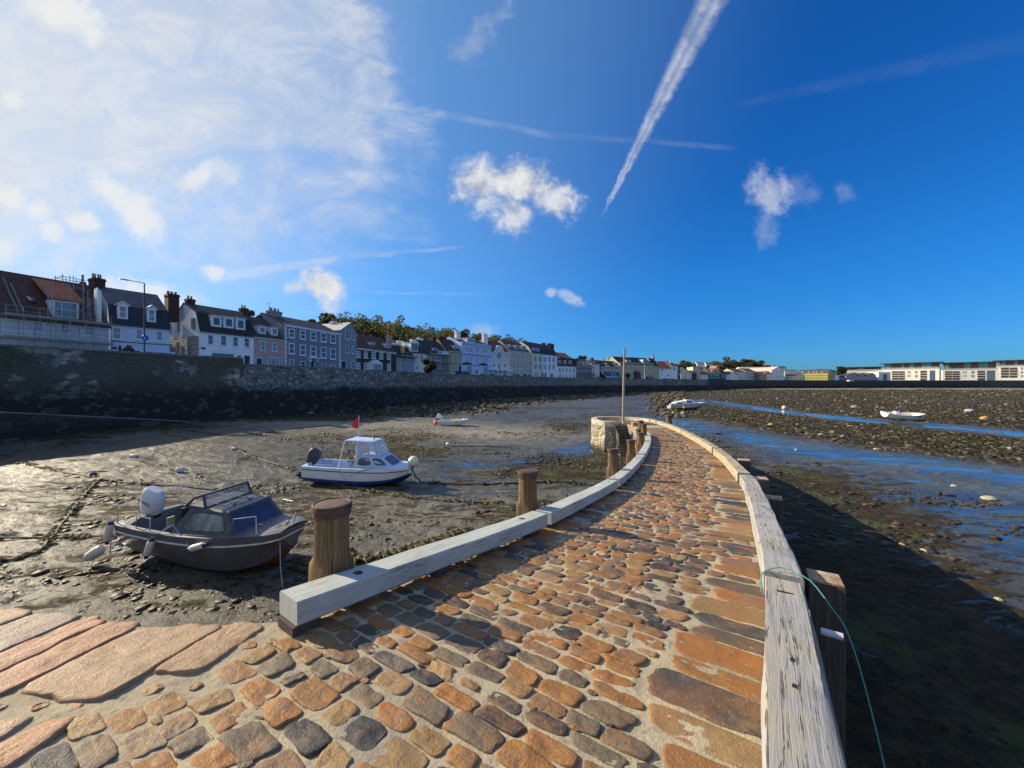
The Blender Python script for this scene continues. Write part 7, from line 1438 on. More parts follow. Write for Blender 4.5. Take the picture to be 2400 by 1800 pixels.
for u, v, r, c, lb in [(1806, 997, .42, (.36, .34, .15), 'yellow lichened boulder in the rocks between pier and stream'), (2003, 957, .85, (.34, .32, .20), 'large rounded pale boulder above the stream'), (2310, 983, .75, (.45, .28, .13), 'orange triangular boulder right of the white open boat'), (2372, 984, .75, (.035, .035, .032), 'big dark boulder near the right edge of the foreshore'),
                       (2122, 971, .5, (.42, .36, .12), 'small yellow pointed rock behind the white open boat'), (2113, 1278, .12, (.48, .30, .10), 'small orange brown stone at the edge of the pier shadow'), (2165, 1295, .15, (.50, .44, .25), 'tan angular stone just beyond the pier shadow'), (2340, 1408, .11, (.36, .36, .16), 'small green yellow stone at the lower right shadow edge'),
                       (2316, 1170, .32, (.36, .35, .26), 'flat pale slab of rock on the wet sand'), (2235, 1140, .14, (.46, .42, .30), 'pale pebble like rock on the wet sand'), (1866, 1055, .16, (.44, .40, .30), 'whitish rock beside the wet band, left of the others'), (2052, 1054, .17, (.55, .48, .30), 'pale yellow rock in the wet band'), (2272, 964, .95, (.38, .37, .34), 'pale grey flat outcrop beyond the white open boat')]: boulder(u, v, r, c, lb, .45 if 'flat' in lb else .7)
# wooden post on the pier head
q = Vector((8.0, 27.62)); pe = empty('marker_pole', (q.x, q.y, -2.83), 0, 'tall thin wooden pole standing on the round pier head', 'pole'); mb = MB(); mb.tube([(0, 0, -.05), (.03, 0, 2.7), (.11, 0, 5.38)], [.085, .078, .066], 10)
mb.build('shaft', M('pole_wood', (.34, .29, .21), .8, .3, 2, .4, 30, stretch=(1, 1, .15)), pe, True); mb = MB(); mb.lathe([(.12, -.02), (.13, .03), (.09, .06)], 12); mb.build('base', M('head_coping', (.46, .42, .32)), pe, True)
# bollard ring on the pier head and rope on the right beam
TEAL = M('rope_teal', (.07, .28, .24), .8, .15, 60)
def rope_at(s, off, dz): d = R_dir(s); p = R_at(s) + np.array((d[1], -d[0])) * off; return Vector((p[0], p[1], float(zR(*p)) + dz))
s0 = float(np.interp(3.16, Rc[:, 1], rs)); mb = MB()
mb.tube(catmull([tuple(rope_at(s0 - .12, -.02, .10)), tuple(rope_at(s0 - .02, -.022, .20)), tuple(rope_at(s0 + .05, .03, .236)), tuple(rope_at(s0 + .10, .12, .262)), tuple(rope_at(s0 + .06, .22, .250)), tuple(rope_at(s0 + .02, .305, .225)), tuple(rope_at(s0 - .1, .40, .12)), tuple(rope_at(s0 - .30, .50, -.05)), tuple(rope_at(s0 - .6, .62, -.7)), tuple(rope_at(s0 - 1.0, .72, -1.6)), tuple(rope_at(s0 - 1.4, .85, -3.1))], .05).tolist(), .0048, 6)
tag(mb.build('mooring_rope', TEAL, None, True), 'thin teal rope looped over the right hand beam and hanging down to the mud', 'rope')
mb = MB(); p = rope_at(s0 - .62, .30, .12); d = R_dir(s0 - .62); mb.tube([p, p + Vector((d[1], -d[0], 0)) * .11], .022, 10); tag(mb.build('drain_pipe', M('pipe_pale', (.45, .47, .5), .5), None, True), 'short pale pipe end poking out under the right hand beam', 'pipe')
# ================================================================== STREET: scaffolds, lamps, cars, people
TUBE = M('scaffold_tube', (.30, .31, .33), .45, .2, 3, metal=.3); BOARD = M('scaffold_board', (.30, .25, .17), .85, .3, 3)
def scaffold(h, label, x0, x1, z0, lifts, nx, dep=1.2, y0=-.35, boards=(1,), braces=True, r=.035, top=1.0):
    root = empty('scaffold', h.root.location, h.root.rotation_euler.z, label, 'scaffolding', 'scaffolding on the terrace fronts'); mb = MB(); lb = MB(); bb = MB(); xs = [x0 + (x1 - x0) * k / nx for k in range(nx + 1)]
    for x in xs:
        for y in (y0, y0 - dep): mb.tube([(x, y, -1.6), (x, y, lifts[-1] + top * (1 if y < y0 - .1 else .2))], r, 5)
    for z in lifts:
        for y in (y0, y0 - dep): lb.tube([(x0 - .3, y - .05, z), (x1 + .3, y - .05, z)], r, 5)
        for x in xs: lb.tube([(x, y0 + .15, z - .06), (x, y0 - dep - .2, z - .06)], r, 5)
        lb.tube([(x0 - .2, y0 - dep - .05, z + .5), (x1 + .2, y0 - dep - .05, z + .5)], r, 5); lb.tube([(x0 - .2, y0 - dep - .05, z + 1.0), (x1 + .2, y0 - dep - .05, z + 1.0)], r, 5)
    for i in boards: bb.box(x0 - .2, x1 + .2, y0 - dep + .02, y0 - .08, lifts[i] + .04, lifts[i] + .10); bb.box(x0 - .2, x1 + .2, y0 - dep - .02, y0 - dep + .018, lifts[i] + .04, lifts[i] + .26)
    mb.build('standards', TUBE, root); lb.build('ledgers', TUBE, root); bb.build('boards', BOARD, root)
    if braces:
        br = MB(); zz = [-1.4] + list(lifts)
        for k in range(nx):
            for j in range(len(zz) - 1):
                if (k + j) % 2 == 0: a, b = (xs[k], xs[k + 1]) if (k // 2) % 2 else (xs[k + 1], xs[k]); br.tube([(a, y0 - dep - .08, zz[j]), (b, y0 - dep - .08, zz[j + 1])], r, 5)
        br.build('braces', TUBE, root)
    return root
za1 = HA.P(*z1(700, 690), -.9)[1]; xL, xR = HA.P(*z1(40, 800), -.9)[0], HA.P(*z1(1340, 800), -.9)[0]; za0 = HA.P(*z1(700, 950), -.9)[1]
scaffold(HA, 'long scaffold with two boarded lifts across the front of the white house at far left', xL, xR, 0, [za0, za1], 7, boards=(0, 1), r=.026)
def small_frame():
    root = empty('scaffold', HA.root.location, HA.root.rotation_euler.z, 'small scaffold cage around the chimney on the dark red roof', 'scaffolding', 'scaffolding on the terrace fronts'); mb = MB(); xa, z0 = HA.P(*z1(765, 275), 4.0); xb, _ = HA.P(*z1(1020, 275), 4.0); zt = HA.P(*z1(890, 160), 4.0)[1]
    for x in (xa, (xa * 2 + xb) / 3, (xa + xb) / 2, xb):
        for y in (3.8, 5.6): mb.tube([(x, y, z0 - 2.0), (x, y, zt + .2)], .035, 5)
    for z in (z0 + .2, (z0 + zt) / 2, zt - .1):
        for y in (3.8, 5.6): mb.tube([(xa - .2, y, z), (xb + .2, y, z)], .035, 5)
        for x in (xa, xb): mb.tube([(x, 3.6, z), (x, 5.8, z)], .035, 5)
    mb.build('tubes', TUBE, root); bb = MB(); bb.box(xa - .2, xb + .3, 3.9, 5.5, z0 - .1, z0); bb.build('boards', BOARD, root)
    for (qx, q0, q1, y) in ((645, 210, 760, -1.55), (590, 235, 760, -1.5), (865, 270, 760, -1.55), (1025, 200, 720, -1.5), (1085, 300, 720, -1.5)): pass
small_frame()
tall = empty('scaffold', HA.root.location, HA.root.rotation_euler.z, 'tall scaffold uprights and ladder rising past the wide dormer', 'scaffolding', 'scaffolding on the terrace fronts'); mb = MB(); lm = MB()
for (qx, q0) in ((645, 215), (592, 235), (866, 285), (1027, 210), (1086, 315)): x, zt = HA.P(*z1(qx, q0), -.6); mb.tube([(x, -.6, za1 - .2), (x, -.6, zt)], .035, 5)
for qy in (540, 590, 350, 400): xa, z0 = HA.P(*z1(600, qy - 10), -.62); xb, zb = HA.P(*z1(1130, qy + 48), -.62); (mb.tube([(xa, -.62, z0), (xb, -.62, z0)], .03, 5) if qy > 500 else mb.tube([(HA.P(*z1(1000, qy), -.62)[0], -.62, z0 - .3), (xb, -.62, z0 - .3)], .03, 5))
(a0, c0), (a1, c1) = HA.P(*z1(745, 720), -.66), HA.P(*z1(1110, 495), -.66); mb.tube([(a0, -.66, c0), (a1, -.66, c1)], .035, 5); mb.build('standards', TUBE, tall)
(a0, c0), (a1, c1) = HA.P(*z1(1150, 700), -.4), HA.P(*z1(1165, 420), -.4)
for dx in (-.22, .22): lm.tube([(a0 + dx, -.5, c0), (a1 + dx, .2, c1)], .035, 5)
for k in range(11): t = k / 10; lm.tube([(a0 + (a1 - a0) * t - .22, -.5 + .7 * t, c0 + (c1 - c0) * t), (a0 + (a1 - a0) * t + .22, -.5 + .7 * t, c0 + (c1 - c0) * t)], .022, 5)
lm.build('ladder', TUBE, tall)
def house_by(label_start):
    return next(o for o in bpy.data.objects if o.parent is None and str(o.get('label', '')).startswith(label_start))
class HH:                                                         # the frame of a house already built
    def __init__(s, lab): o = house_by(lab); s.root = o; c, k = math.cos(o.rotation_euler.z), math.sin(o.rotation_euler.z); s.ux = np.array((c, k)); s.n = np.array((-k, c)); s.A = np.array(o.location[:2])
    P = House.P
h = HH('narrow grey house'); zl = h.P(*z3(1320, 800), -1)[1]; scaffold(h, 'scaffold with one boarded lift on the narrow grey house', .2, h.P(970, 850)[0] - .1, 0, [zl], 3, boards=(0,))
mb = MB(); xa, zt = h.P(*z3(1248, 640), -.4); xb, zb = h.P(*z3(1290, 745), -.4); mb.box(xa, xb, -.7, -.2, zb, zt); t = mb.build('hoist_box', M('hoist_yellow', (.55, .42, .03), .6), None, bevel=.04); t.location = h.root.location; t.rotation_euler = h.root.rotation_euler; tag(t, 'yellow hoist box on the scaffold of the narrow grey house', 'hoist')  # yellow hoist box on the scaffold
h = HH('dim terraced'); ls = [h.P(*z3(1800, y), -1)[1] for y in (1010, 890, 770)]; scaffold(h, 'three lift scaffold on the dim terraced house beside the olive house', .1, h.P(1049, 850)[0], 0, ls, 4, boards=(1, 2))
bn = empty('banner', h.root.location, h.root.rotation_euler.z, 'white banner with blue lettering tied to the scaffold', 'banner'); xa, zt = h.P(*z3(1850, 705), -1.7); xb, zb = h.P(*z3(2008, 768), -1.7); mb = MB(); mb.box(xa, xb, -1.74, -1.70, zb, zt); mb.build('cloth', M('banner_white', (.68, .74, .84), .7, .05), bn); mb = MB(); mb.ball(((xa * 5 + xb) / 6, -1.75, (zt + zb) / 2), .3, 10, 6, (1.3, .08, 1)); mb.build('emblem', NAVY, bn)
t = text_mesh('lettering', 'SCAFFOLD', (zt - zb) * .52, M('banner_blue', (.10, .22, .55), .6), bn, .004); t.location = ((xa + 2 * xb) / 3 - .25, -1.75, (zt + zb) / 2); t.rotation_euler = (math.pi / 2, 0, 0)
h = HH('grey terraced house behind'); ls = [h.P(*z5(200, y), -1)[1] for y in (620, 550, 455, 350)]; scaffold(h, 'tall grid of scaffolding on the grey house before the hillside', .0, h.P(1386, 850)[0], 0, ls, 6, boards=(1, 2), r=.06)
def along_wall(u, off):                                           # a place on the promenade seen at bearing u, off metres behind the wall face
    Q = offset_poly(np.array(WALL_A + WALL_B[1:], float), off); k = (u - 1200) / 900; best = None
    for a, b in zip(Q[:-1], Q[1:]):
        fa, fb = a[0] - k * a[1], b[0] - k * b[1]
        if fa * fb <= 0 and abs(fa - fb) > 1e-9:
            p = a + (b - a) * fa / (fa - fb); d = b - a
            if p[1] > 0 and (best is None or p[1] < best[0][1]): best = (p, math.atan2(d[1], d[0]))
    return best
def lamp(u, vtop, off, label, arm=1.3, sign=None, mat=None, group='street lamps on the promenade', flip=1):
    p, ang = along_wall(u, off); H = (900 - vtop) / 900 * p[1] - ROAD; root = empty('street_lamp', (p[0], p[1], ROAD), ang, label, 'street lamp', group); mt = mat or M('lamp_green', (.035, .06, .06), .5, .2)
    mb = MB(); mb.tube([(0, 0, 0), (0, 0, 1.6), (0, 0, 1.65), (0, 0, H)], [.11, .11, .075, .055], 10); mb.build('column', mt, root, True); ab = MB(); ab.tube([(0, 0, H - .05), (-.1 * flip, 0, H + .03), (-arm * flip, 0, H)], .035, 6); ab.build('arm', mt, root, True)
    hb = MB(); hb.hexa([(-(arm + .75) * flip, -.11, H - .06), (-arm * flip, -.11, H - .05), (-arm * flip, .11, H - .05), (-(arm + .75) * flip, .11, H - .06), (-(arm + .7) * flip, -.06, H + .03), (-arm * flip, -.06, H + .07), (-arm * flip, .06, H + .07), (-(arm + .7) * flip, .06, H + .03)]); hb.build('lamp_head', M('lamp_head_grey', (.35, .36, .38), .5), root)
    if sign:
        zs = (900 - sign) / 900 * p[1] - ROAD; sb = MB(); sb.M = Matrix.Translation((0, -.12, zs)) @ Matrix.Rotation(math.pi / 2, 4, 'X'); sb.lathe([(.001, .0), (.30, .0), (.30, .03), (.001, .03)], 24); s = sb.build('road_sign', M('sign_disc', (.02, .09, .42), .4), root); ar = MB(); ar.add([(-.14, -.155, zs + .06), (-.02, -.155, zs - .14), (.05, -.155, zs - .10), (-.05, -.155, zs + .06)], [(0, 1, 2, 3)]); ar.build('arrow', white(), s)
    return root
lamp(338.5, 664, 2.0, 'tall green street lamp with blue round sign before the navy roofed house', sign=792)
lamp(915, 828, 2.0, 'short white lamp post with blue sign before the rubble cottage', arm=.4, sign=845, mat=M('lamp_white', (.62, .64, .66), .5)); lamp(1313, 838, 2.0, 'dark lamp post before the low white house with black mansard', arm=.4, sign=878)
lamp(1510.5, 853, 2.0, 'thin white lamp column before the yellow hotel', arm=.5, mat=M('lamp_white', (.62, .64, .66), .5)); lamp(1606, 872, 2.0, 'pale lamp column before the cream gabled house at the corner', arm=.6)
def car(u, off, label, col, kind='car', vtop=None, flip=False, cat='car', group='vehicles parked along the promenade', L=4.3, Hh=1.46):
    p, ang = along_wall(u, off); root = empty('parked_car' if kind == 'car' else 'parked_van', (p[0], p[1], ROAD), ang + (math.pi if flip else 0), label, cat, group); W = 1.75; pm = M('car_paint_%d_%d_%d' % tuple(int(c * 99) for c in col), col, .25, .03, 2, spec=.6); gl = glass('car_glass', (.02, .025, .03), .05)
    pr = {'car': [(-L / 2, .35), (-L / 2, .85), (-L / 2 + .15, .98), (L * .20, .95), (L / 2 - .1, .80), (L / 2, .6), (L / 2, .35)], 'van': [(-L / 2, .35), (-L / 2, 1.1), (L * .33, 1.08), (L / 2 - .1, .90), (L / 2, .7), (L / 2, .35)]}[kind]
    mb = MB(); mb.prism(pr, -W / 2, W / 2); mb.build('body', pm, root, bevel=.05)
    x = {'car': (-L / 2 + .08, -L / 2 + .55, L * .06, L * .24), 'van': (-L / 2 + .02, -L / 2 + .12, L * .24, L * .40)}[kind]; zb = .93 if kind == 'car' else 1.06; gt = MB(); t = W / 2 - .20; b = W / 2 - .03
    gt.hexa([(x[0], -b, zb), (x[3], -b, zb), (x[3], b, zb), (x[0], b, zb), (x[1], -t, Hh), (x[2], -t, Hh), (x[2], t, Hh), (x[1], t, Hh)]); cabn = gt.build('cabin', pm, root, bevel=.04)
    for s in (-1, 1):
        q = [Vector((x[0], s * b, zb)), Vector((x[3], s * b, zb)), Vector((x[2], s * t, Hh)), Vector((x[1], s * t, Hh))]; q = q if s < 0 else [q[1], q[0], q[3], q[2]]; window_on(cabn, 'side_window', inset(*q, .06, mb_=.10, mt=.14, ml=.08, mr=.08), gl, .1, None, .012)
    window_on(cabn, 'windscreen', inset(Vector((x[3], -b, zb)), Vector((x[3], b, zb)), Vector((x[2], t, Hh)), Vector((x[2], -t, Hh)), .07), gl, .1, None, .012); window_on(cabn, 'rear_window', inset(Vector((x[0], b, zb)), Vector((x[0], -b, zb)), Vector((x[1], -t, Hh)), Vector((x[1], t, Hh)), .08), gl, .1, None, .012)
    for wx in (-L * .31, L * .31):
        for s in (-1, 1): wb = MB(); wb.M = Matrix.Translation((wx, s * (W / 2 - .1), .31)) @ Matrix.Rotation(math.pi / 2, 4, 'X'); wb.lathe([(.001, -.10), (.2, -.10), (.31, -.09), (.31, .09), (.2, .10), (.001, .10)], 16); wb.build('wheel', M('tyre', (.02, .02, .02), .8), root)
    for s in (-1, 1): lb = MB(); lb.box(L / 2 - .10, L / 2 + .015, s * .62 - .16, s * .62 + .16, .62, .76); lb.build('headlight', M('lamp_clear', (.6, .6, .6), .15), root)
    return root
car(1086, 3.5, 'long black estate car before the olive and sky blue houses', (.012, .012, .015), 'van', L=4.9, Hh=1.95, cat='car'); car(1128, 3.0, 'white car mostly hidden by the wall before the sky blue house', (.65, .68, .72)); car(1153, 3.0, 'dark low car beside the veranda', (.03, .035, .05)); car(1181, 3.4, 'white hatchback before the veranda posts', (.66, .69, .72), Hh=1.6)
car(1212, 3.2, 'dark grey car before the beige house', (.05, .055, .06), L=4.6, Hh=1.65); car(1238, 3.6, 'white van before the black gap between the tall houses', (.62, .66, .72), 'van', L=4.6, Hh=1.9, cat='van'); car(1371, 3.0, 'dark car below the full grid of scaffolding', (.02, .022, .028)); car(1405, 3.0, 'red car behind the tail of the blue lorry', (.22, .02, .02), Hh=1.75)
car(1522, 5.0, 'dark teal van with white front before the yellow hotel', (.04, .07, .09), 'van', L=5.0, Hh=2.4, flip=True, cat='van'); car(1560, 3.4, 'dark blue car before the white slanting house', (.03, .05, .12)); car(1575, 3.4, 'white car before the taller white block', (.66, .68, .70)); car(1603, 3.4, 'white car before the cream gabled house', (.68, .68, .68)); car(351, 4.5, 'pale van with teal window frame beside the tall street lamp', (.52, .62, .76), 'van', L=4.4, Hh=2.25, flip=True, cat='van')
def far_car(u, Y, lb, col): 
    c = car(1603, 3.4, lb, col); c.location = (ray_x(u, Y), Y, ROAD); c.rotation_euler.z = .25
for u, lb, c in [(1754, 'silver white car before the warm cream house', (.66, .66, .66)), (1766, 'white car between the cream terrace and the grey gable', (.7, .7, .7)), (1805, 'white van like car before the red roofed white house', (.7, .7, .7)), (1716, 'white lorry cab before the dark green cottage', (.66, .66, .66)), (1993, 'white motor home beside the beach houses', (.72, .7, .66))]: far_car(u, 262, lb, c)
def lorry():
    p, ang = along_wall(1431, 4.5); root = empty('removal_lorry', (p[0], p[1], ROAD), ang, 'big blue removal lorry with white stripe and lettering before the tan house', 'lorry', 'vehicles parked along the promenade'); k = 2.6
    B = M('lorry_blue', (.015, .06, .26), .35, .05); D = M('lorry_dark', (.012, .012, .014), .5); mb = MB(); mb.box(-6.0, 4.2, -1.25, 1.25, 1.0, 4.15); mb.build('box_body', B, root, bevel=.05); mb = MB(); mb.add([(-6.02, -1.262, 1.0), (-3.6, -1.262, 1.0), (-5.3, -1.262, 2.6), (-6.02, -1.262, 4.1)], [(0, 1, 2, 3)]); mb.box(-6.04, -6.002, -1.2, 1.2, 1.0, 4.1); mb.build('rear_panel', D, root)
    mb = MB(); mb.prism([(4.3, .7), (6.2, .7), (6.3, 1.6), (5.9, 2.9), (5.2, 3.3), (4.3, 3.4)], -1.15, 1.15); mb.build('cab', M('lorry_navy', (.012, .03, .12), .35), root, bevel=.06); mb = MB(); mb.add([(5.0, -1.165, 1.75), (5.95, -1.165, 1.7), (5.75, -1.165, 2.6), (5.1, -1.165, 2.65)], [(0, 1, 2, 3)]); mb.build('side_window', GLASSB, root)
    mb = MB(); mb.add([(-5.2, -1.266, 2.5), (-5.0, -1.266, 2.7), (-4.2, -1.266, 1.95), (-4.3, -1.266, 1.65)], [(0, 1, 2, 3)]); mb.box(-4.32, 4.1, -1.27, -1.255, 1.65, 1.95); mb.build('white_stripe', white(), root)
    for s, z, sz, x in (('REMOVALS', 3.55, .72, .3), ('HOME  OFFICE', 2.95, .42, .6), ('MOVING & STORE', 2.42, .40, .2)): t = text_mesh('lettering', s, sz, M('letter_pale', (.55, .62, .80), .6), root, .004); t.location = (x, -1.27, z); t.rotation_euler = (math.pi / 2, 0, 0)
    for wx in (-4.2, -3.2, 5.2):
        for s in (-1, 1): wb = MB(); wb.M = Matrix.Translation((wx, s * 1.05, .5)) @ Matrix.Rotation(math.pi / 2, 4, 'X'); wb.lathe([(.001, -.15), (.3, -.15), (.5, -.13), (.5, .13), (.3, .15), (.001, .15)], 16); wb.build('wheel', M('tyre', (.02, .02, .02), .8), root)
    ch = MB(); ch.box(-5.9, 4.3, -.9, .9, .6, .99); ch.build('chassis', D, root); s = p[1] / 190 ; root.scale = (1, 1, 1)
lorry()
# ---- two people sitting close together on the parapet, seen from behind
def person(x, y, z, face, lean, coat, hair, label, long_hair=True):
    root = empty('person', (x, y, z), face, label, 'person'); bm_v = []; ed = []; rad = []
    def add(p, r, parent=None):
        bm_v.append(p); rad.append(r)
        if parent is not None: ed.append((parent, len(bm_v) - 1))
        return len(bm_v) - 1
    L = lean; pel = add((0, 0, .10), .17); wa = add((L * .3, .02, .30), .145, pel); ch = add((L * .7, .03, .50), .175, wa); nk = add((L, .02, .64), .075, ch); hd0 = add((L * 1.15, .03, .72), .07, nk); hd = add((L * 1.3, .05, .82), .098, hd0); tp = add((L * 1.35, .05, .90), .075, hd)
    for s in (-1, 1):
        sh = add((L * .75 + s * .20, .03, .56), .075, ch); el = add((L * .5 + s * .30, .10, .30), .056, sh); wr = add((L * .4 + s * .20, .30, .18), .042, el); add((L * .4 + s * .14, .36, .18), .035, wr)
        hp = add((s * .11, .05, .09), .105, pel); kn = add((s * .14, .48, .12), .078, hp); an = add((s * .14, .52, -.32), .05, kn); add((s * .14, .66, -.36), .04, an)
    me = bpy.data.meshes.new('figure'); me.from_pydata(bm_v, ed, []); o = bpy.data.objects.new('figure', me); COL.objects.link(o); o.parent = root; sk = o.modifiers.new('skin', 'SKIN'); sk.use_smooth_shade = True
    for k, q in enumerate(me.skin_vertices[0].data): q.radius = (rad[k], rad[k] * .85); q.use_root = (k == 0)
    sb = o.modifiers.new('sub', 'SUBSURF'); sb.levels = sb.render_levels = 1; dg = bpy.context.evaluated_depsgraph_get(); m2 = bpy.data.meshes.new_from_object(o.evaluated_get(dg)); o.modifiers.clear(); o.data = m2; m2.materials.clear()
    m2.materials.append(M('coat_%d' % int(coat[0] * 1000), coat, .85, .2, 6)); m2.materials.append(M('skin_tone', (.42, .24, .17), .6)); m2.materials.append(M('jeans', (.04, .05, .09), .85))
    for pl in m2.polygons: c = pl.center; pl.material_index = 1 if c.z > .66 else (2 if c.z < .16 else 0)
    hb = MB(); hb.ball((L * 1.3, .035, .845), .118, 14, 10, (1, 1.02, 1.05))
    if long_hair:
        for s in (-.06, 0, .06): hb.tube([(L * 1.25 + s, -.05, .82), (L * 1.1 + s * 1.3, -.09, .68), (L * .95 + s * 1.4, -.10, .50)], [.07, .065, .03], 8)
    hb.build('hair', M('hair_%d' % int(hair[0] * 1000), hair, .6, .3, 20, stretch=(1, 1, .1)), root, True)
    nb = MB(); nb.add([(L * 1.3 - .015, .14, .80), (L * 1.3 + .015, .14, .80), (L * 1.3, .165, .795), (L * 1.3, .14, .845)], [(0, 1, 2), (0, 2, 3), (1, 3, 2), (0, 3, 1)]); nb.build('nose', M('skin_tone', (.42, .24, .17), .6), root); return root
p, ang = along_wall(301, .75); d = np.array((math.cos(ang), math.sin(ang)))
zz = 3.25 - .12
person(p[0] - d[0] * .22, p[1] - d[1] * .22, zz - .10, ang, .10, (.018, .017, .020), (.055, .03, .018), 'person with long brown hair in a black jacket leaning right on the sea wall')
person(p[0] + d[0] * .28, p[1] + d[1] * .28, zz - .12, ang, -.12, (.028, .022, .022), (.10, .055, .03), 'person with lighter brown hair in a dark jacket leaning left on the sea wall')
p2, a2 = along_wall(281, 1.6); e = empty('wall_post', (p2[0], p2[1], ROAD), a2, 'dark blue post with a small box at the wall beside the two people', 'post'); mb = MB(); mb.box(-.08, .08, -.08, .08, 0, 2.42); mb.build('post', NAVY, e); mb = MB(); mb.box(-.62, -.3, -.1, .1, 2.0, 2.25); mb.box(-.3, -.08, -.04, .04, 2.05, 2.12); mb.build('box', NAVY, e)
# ================================================================== TREES AND WOODS
LEAF = island_mat('leaves', [(0, (.055, .075, .026)), (.3, (.075, .095, .030)), (.55, (.042, .058, .022)), (.75, (.105, .115, .038)), (.92, (.12, .10, .045))], .7, .3, 3, .4)
LEAFY = island_mat('autumn_leaves', [(0, (.11, .125, .042)), (.3, (.14, .145, .050)), (.55, (.085, .10, .036)), (.75, (.155, .13, .055)), (.9, (.12, .095, .05))], .7, .3, 3, .45)
BARK = M('bark', (.07, .055, .042), .9, .3, 3)
def leaf_quads(C, S, r, seed):
    """one tilted leaf-spray face per centre"""
    g = np.random.default_rng(seed); n = len(C); a = g.normal(size=(n, 3)); a /= np.linalg.norm(a, axis=1)[:, None]; b = np.cross(a, g.normal(size=(n, 3))); b /= np.linalg.norm(b, axis=1)[:, None]; s = (S * g.uniform(.6, 1.3, n))[:, None]; a, b = a * s, b * s * .7
    V = np.stack([C - a, C + b * .9 - a * .2, C + a, C - b + a * .15], 1).reshape(-1, 3); F = np.arange(n * 4).reshape(-1, 4); return V, F
def crown_points(g, n, c, rad, lobes=7):
    c, rad = np.array(c), np.array(rad); lc = c + g.normal(size=(lobes, 3)) * rad * .42; k = g.integers(0, lobes, n); u = g.normal(size=(n, 3)); u /= np.linalg.norm(u, axis=1)[:, None]; return lc[k] + u * (g.uniform(.55, 1, (n, 1)) ** .5) * rad * g.uniform(.42, .58, (lobes, 1))[k]
def tree(label, x, y, z0, h, rad, mat, seed, n=900, s=.3, trunk=.25, group='trees behind the terraces', cat='tree', lobes=8):
    g = np.random.default_rng(seed); root = empty('tree', (x, y, z0), 0, label, cat, group); hc = h - rad[2] * .85; mb = MB(); mb.tube([(0, 0, -1), (.1, 0, hc * .5), (.0, .1, hc)], [trunk, trunk * .8, trunk * .45], 8)
    for k in range(6): a = k * 1.05 + seed; mb.tube([(0, 0, hc * (.45 + .06 * k)), (math.cos(a) * rad[0] * .4, math.sin(a) * rad[1] * .4, hc * .9), (math.cos(a) * rad[0] * .75, math.sin(a) * rad[1] * .75, hc + rad[2] * .3)], [trunk * .5, trunk * .3, .04], 6)
    mb.build('trunk', BARK, root, True); V, F = leaf_quads(crown_points(g, n, (0, 0, hc), rad, lobes), np.full(n, s), None, seed); np_obj('crown', V, F, mat, root); return root
def bearing(u, Y, v): return ray_x(u, Y), Y, (900 - v) / 900 * Y
def tree_at(label, u, v, Y, ru, rv, mat, seed, **k):
    x, y, zt = bearing(u, Y, v); rx = ru / 900 * Y; rz = rv / 900 * Y; zg = float(ROAD + hill_h(np.array(x), np.array(y))); tree(label, x, y, zg, zt - zg, (rx, rx, rz), mat, seed, **k)
tree_at('flat topped dark pine showing over the roof of the black mansard house', 586, 727, 84, 12, 9, LEAF, 1, n=420, s=.28); tree_at('thin leaved tree between the chimneys of the pink and mauve houses', 624, 735, 80, 10, 14, LEAFY, 2, n=120, s=.22)
tree_at('dark tree rising behind the roof of the mauve house, left one', 728, 748, 125, 14, 12, LEAF, 3, n=500, s=.5); tree_at('broad dark tree behind the white chimney of the mauve house', 765, 741, 128, 22, 22, LEAF, 4, n=900, s=.5); tree_at('pale green tree beside the gable of the tall grey house', 806, 747, 130, 20, 22, LEAFY, 5, n=800, s=.5)
tree_at('brown leaved tree behind the left white chimney of the sky blue house', 1083, 776, 150, 16, 14, LEAF, 6, n=600, s=.5); tree_at('bushy tree between the two white chimneys of the sky blue house', 1122, 786, 155, 26, 14, LEAF, 7, n=800, s=.5); tree_at('pale bare topped tree behind the beige house', 1183, 795, 175, 10, 9, LEAFY, 8, n=260, s=.4)
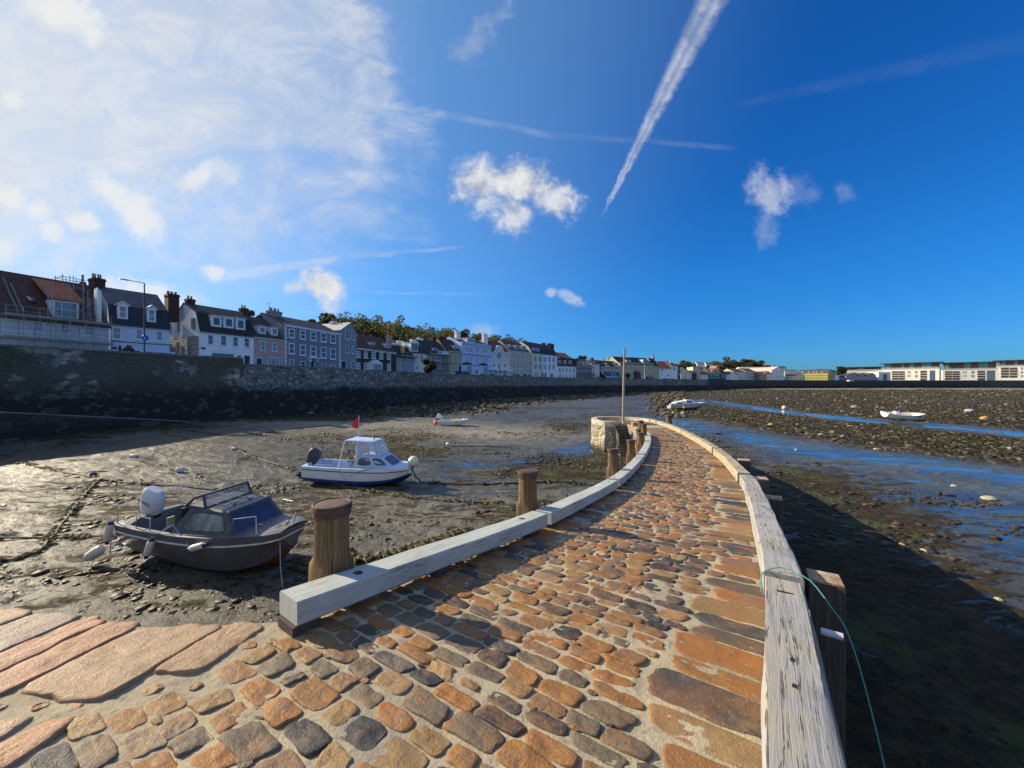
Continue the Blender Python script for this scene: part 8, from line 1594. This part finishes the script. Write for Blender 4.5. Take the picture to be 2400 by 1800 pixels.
tree_at('round dark shrub standing before the scaffolded terrace', 1008, 845, 80, 17, 14, LEAF, 9, n=2600, s=.22, trunk=.12, group='street trees', cat='shrub', lobes=5); tree_at('lone green tree right of the netted building block', 1973, 858, 300, 16, 12, LEAF, 10, n=700, s=.9, group='street trees'); tree_at('dark tree on the skyline behind the red roofed white house', 1607, 846, 330, 20, 14, LEAF, 11, n=600, s=1.0); tree_at('low hillside tree behind the scaffolded grey house', 1362, 834, 240, 12, 8, LEAF, 12, n=400, s=.7); tree_at('small conical shrub beside the hotel door', 1472, 876, 196, 3, 7, LEAF, 13, n=300, s=.25, group='street trees', cat='shrub', trunk=.06)
def wood_mass(name, label, spots, mat, seed, per, s):
    g = np.random.default_rng(seed); Cs = []
    for (x, y, zg, h, r) in spots: Cs.append(crown_points(g, per, (x, y, zg + h * .62), (r, r, h * .5), 6))
    C = np.concatenate(Cs); V, F = leaf_quads(C, np.full(len(C), s), None, seed); o = np_obj(name, V, F, mat); tag(o, label, kind='stuff')
g = np.random.default_rng(4); pts = []
while len(pts) < 420:
    x, y = g.uniform(-120, 25), g.uniform(70, 280); d = float(seg_dist(np.array(x), np.array(y), WALL))
    zg = float(ROAD + hill_h(np.array(x), np.array(y))); ht = g.uniform(6, 10); uu = 1200 + 900 * x / y; vt = 900 - 900 * (zg + ht) / y
    if 27 < d < 130 and uu > 690 and vt > np.interp(uu, [690, 740, 800, 860, 950, 1040, 1100, 1200, 1300], [768, 752, 744, 746, 763, 773, 784, 797, 836]): pts.append((x, y, zg, ht, g.uniform(3.0, 5.0)))
wood_mass('hillside_wood', 'autumn green wood covering the hill behind the terraces', [q for i, q in enumerate(pts) if i % 4], LEAFY, 5, 420, .45); wood_mass('hillside_wood_dark', 'darker evergreens mixed into the wood on the hill', pts[::4], LEAF, 6, 420, .45)
pts = [(*(lambda q: (q[0], q[1], q[2] - 8))(bearing(u, Y, v)), 9, r) for u, v, Y, r in [(1690, 850, 440, 9), (1700, 846, 445, 9), (1712, 852, 440, 9), (1722, 851, 450, 9), (1735, 850, 450, 10), (1745, 846, 455, 9), (1758, 849, 455, 10), (1770, 851, 450, 9), (1728, 860, 430, 10), (1750, 860, 430, 10), (1772, 860, 430, 9), (1700, 862, 430, 9), (1680, 858, 430, 9), (1660, 862, 420, 8), (1645, 864, 410, 8), (1790, 862, 440, 8), (1625, 862, 400, 7)]]
wood_mass('distant_wood', 'dark wooded knoll on the skyline beyond the white hall', pts, LEAFY, 7, 520, 1.1)
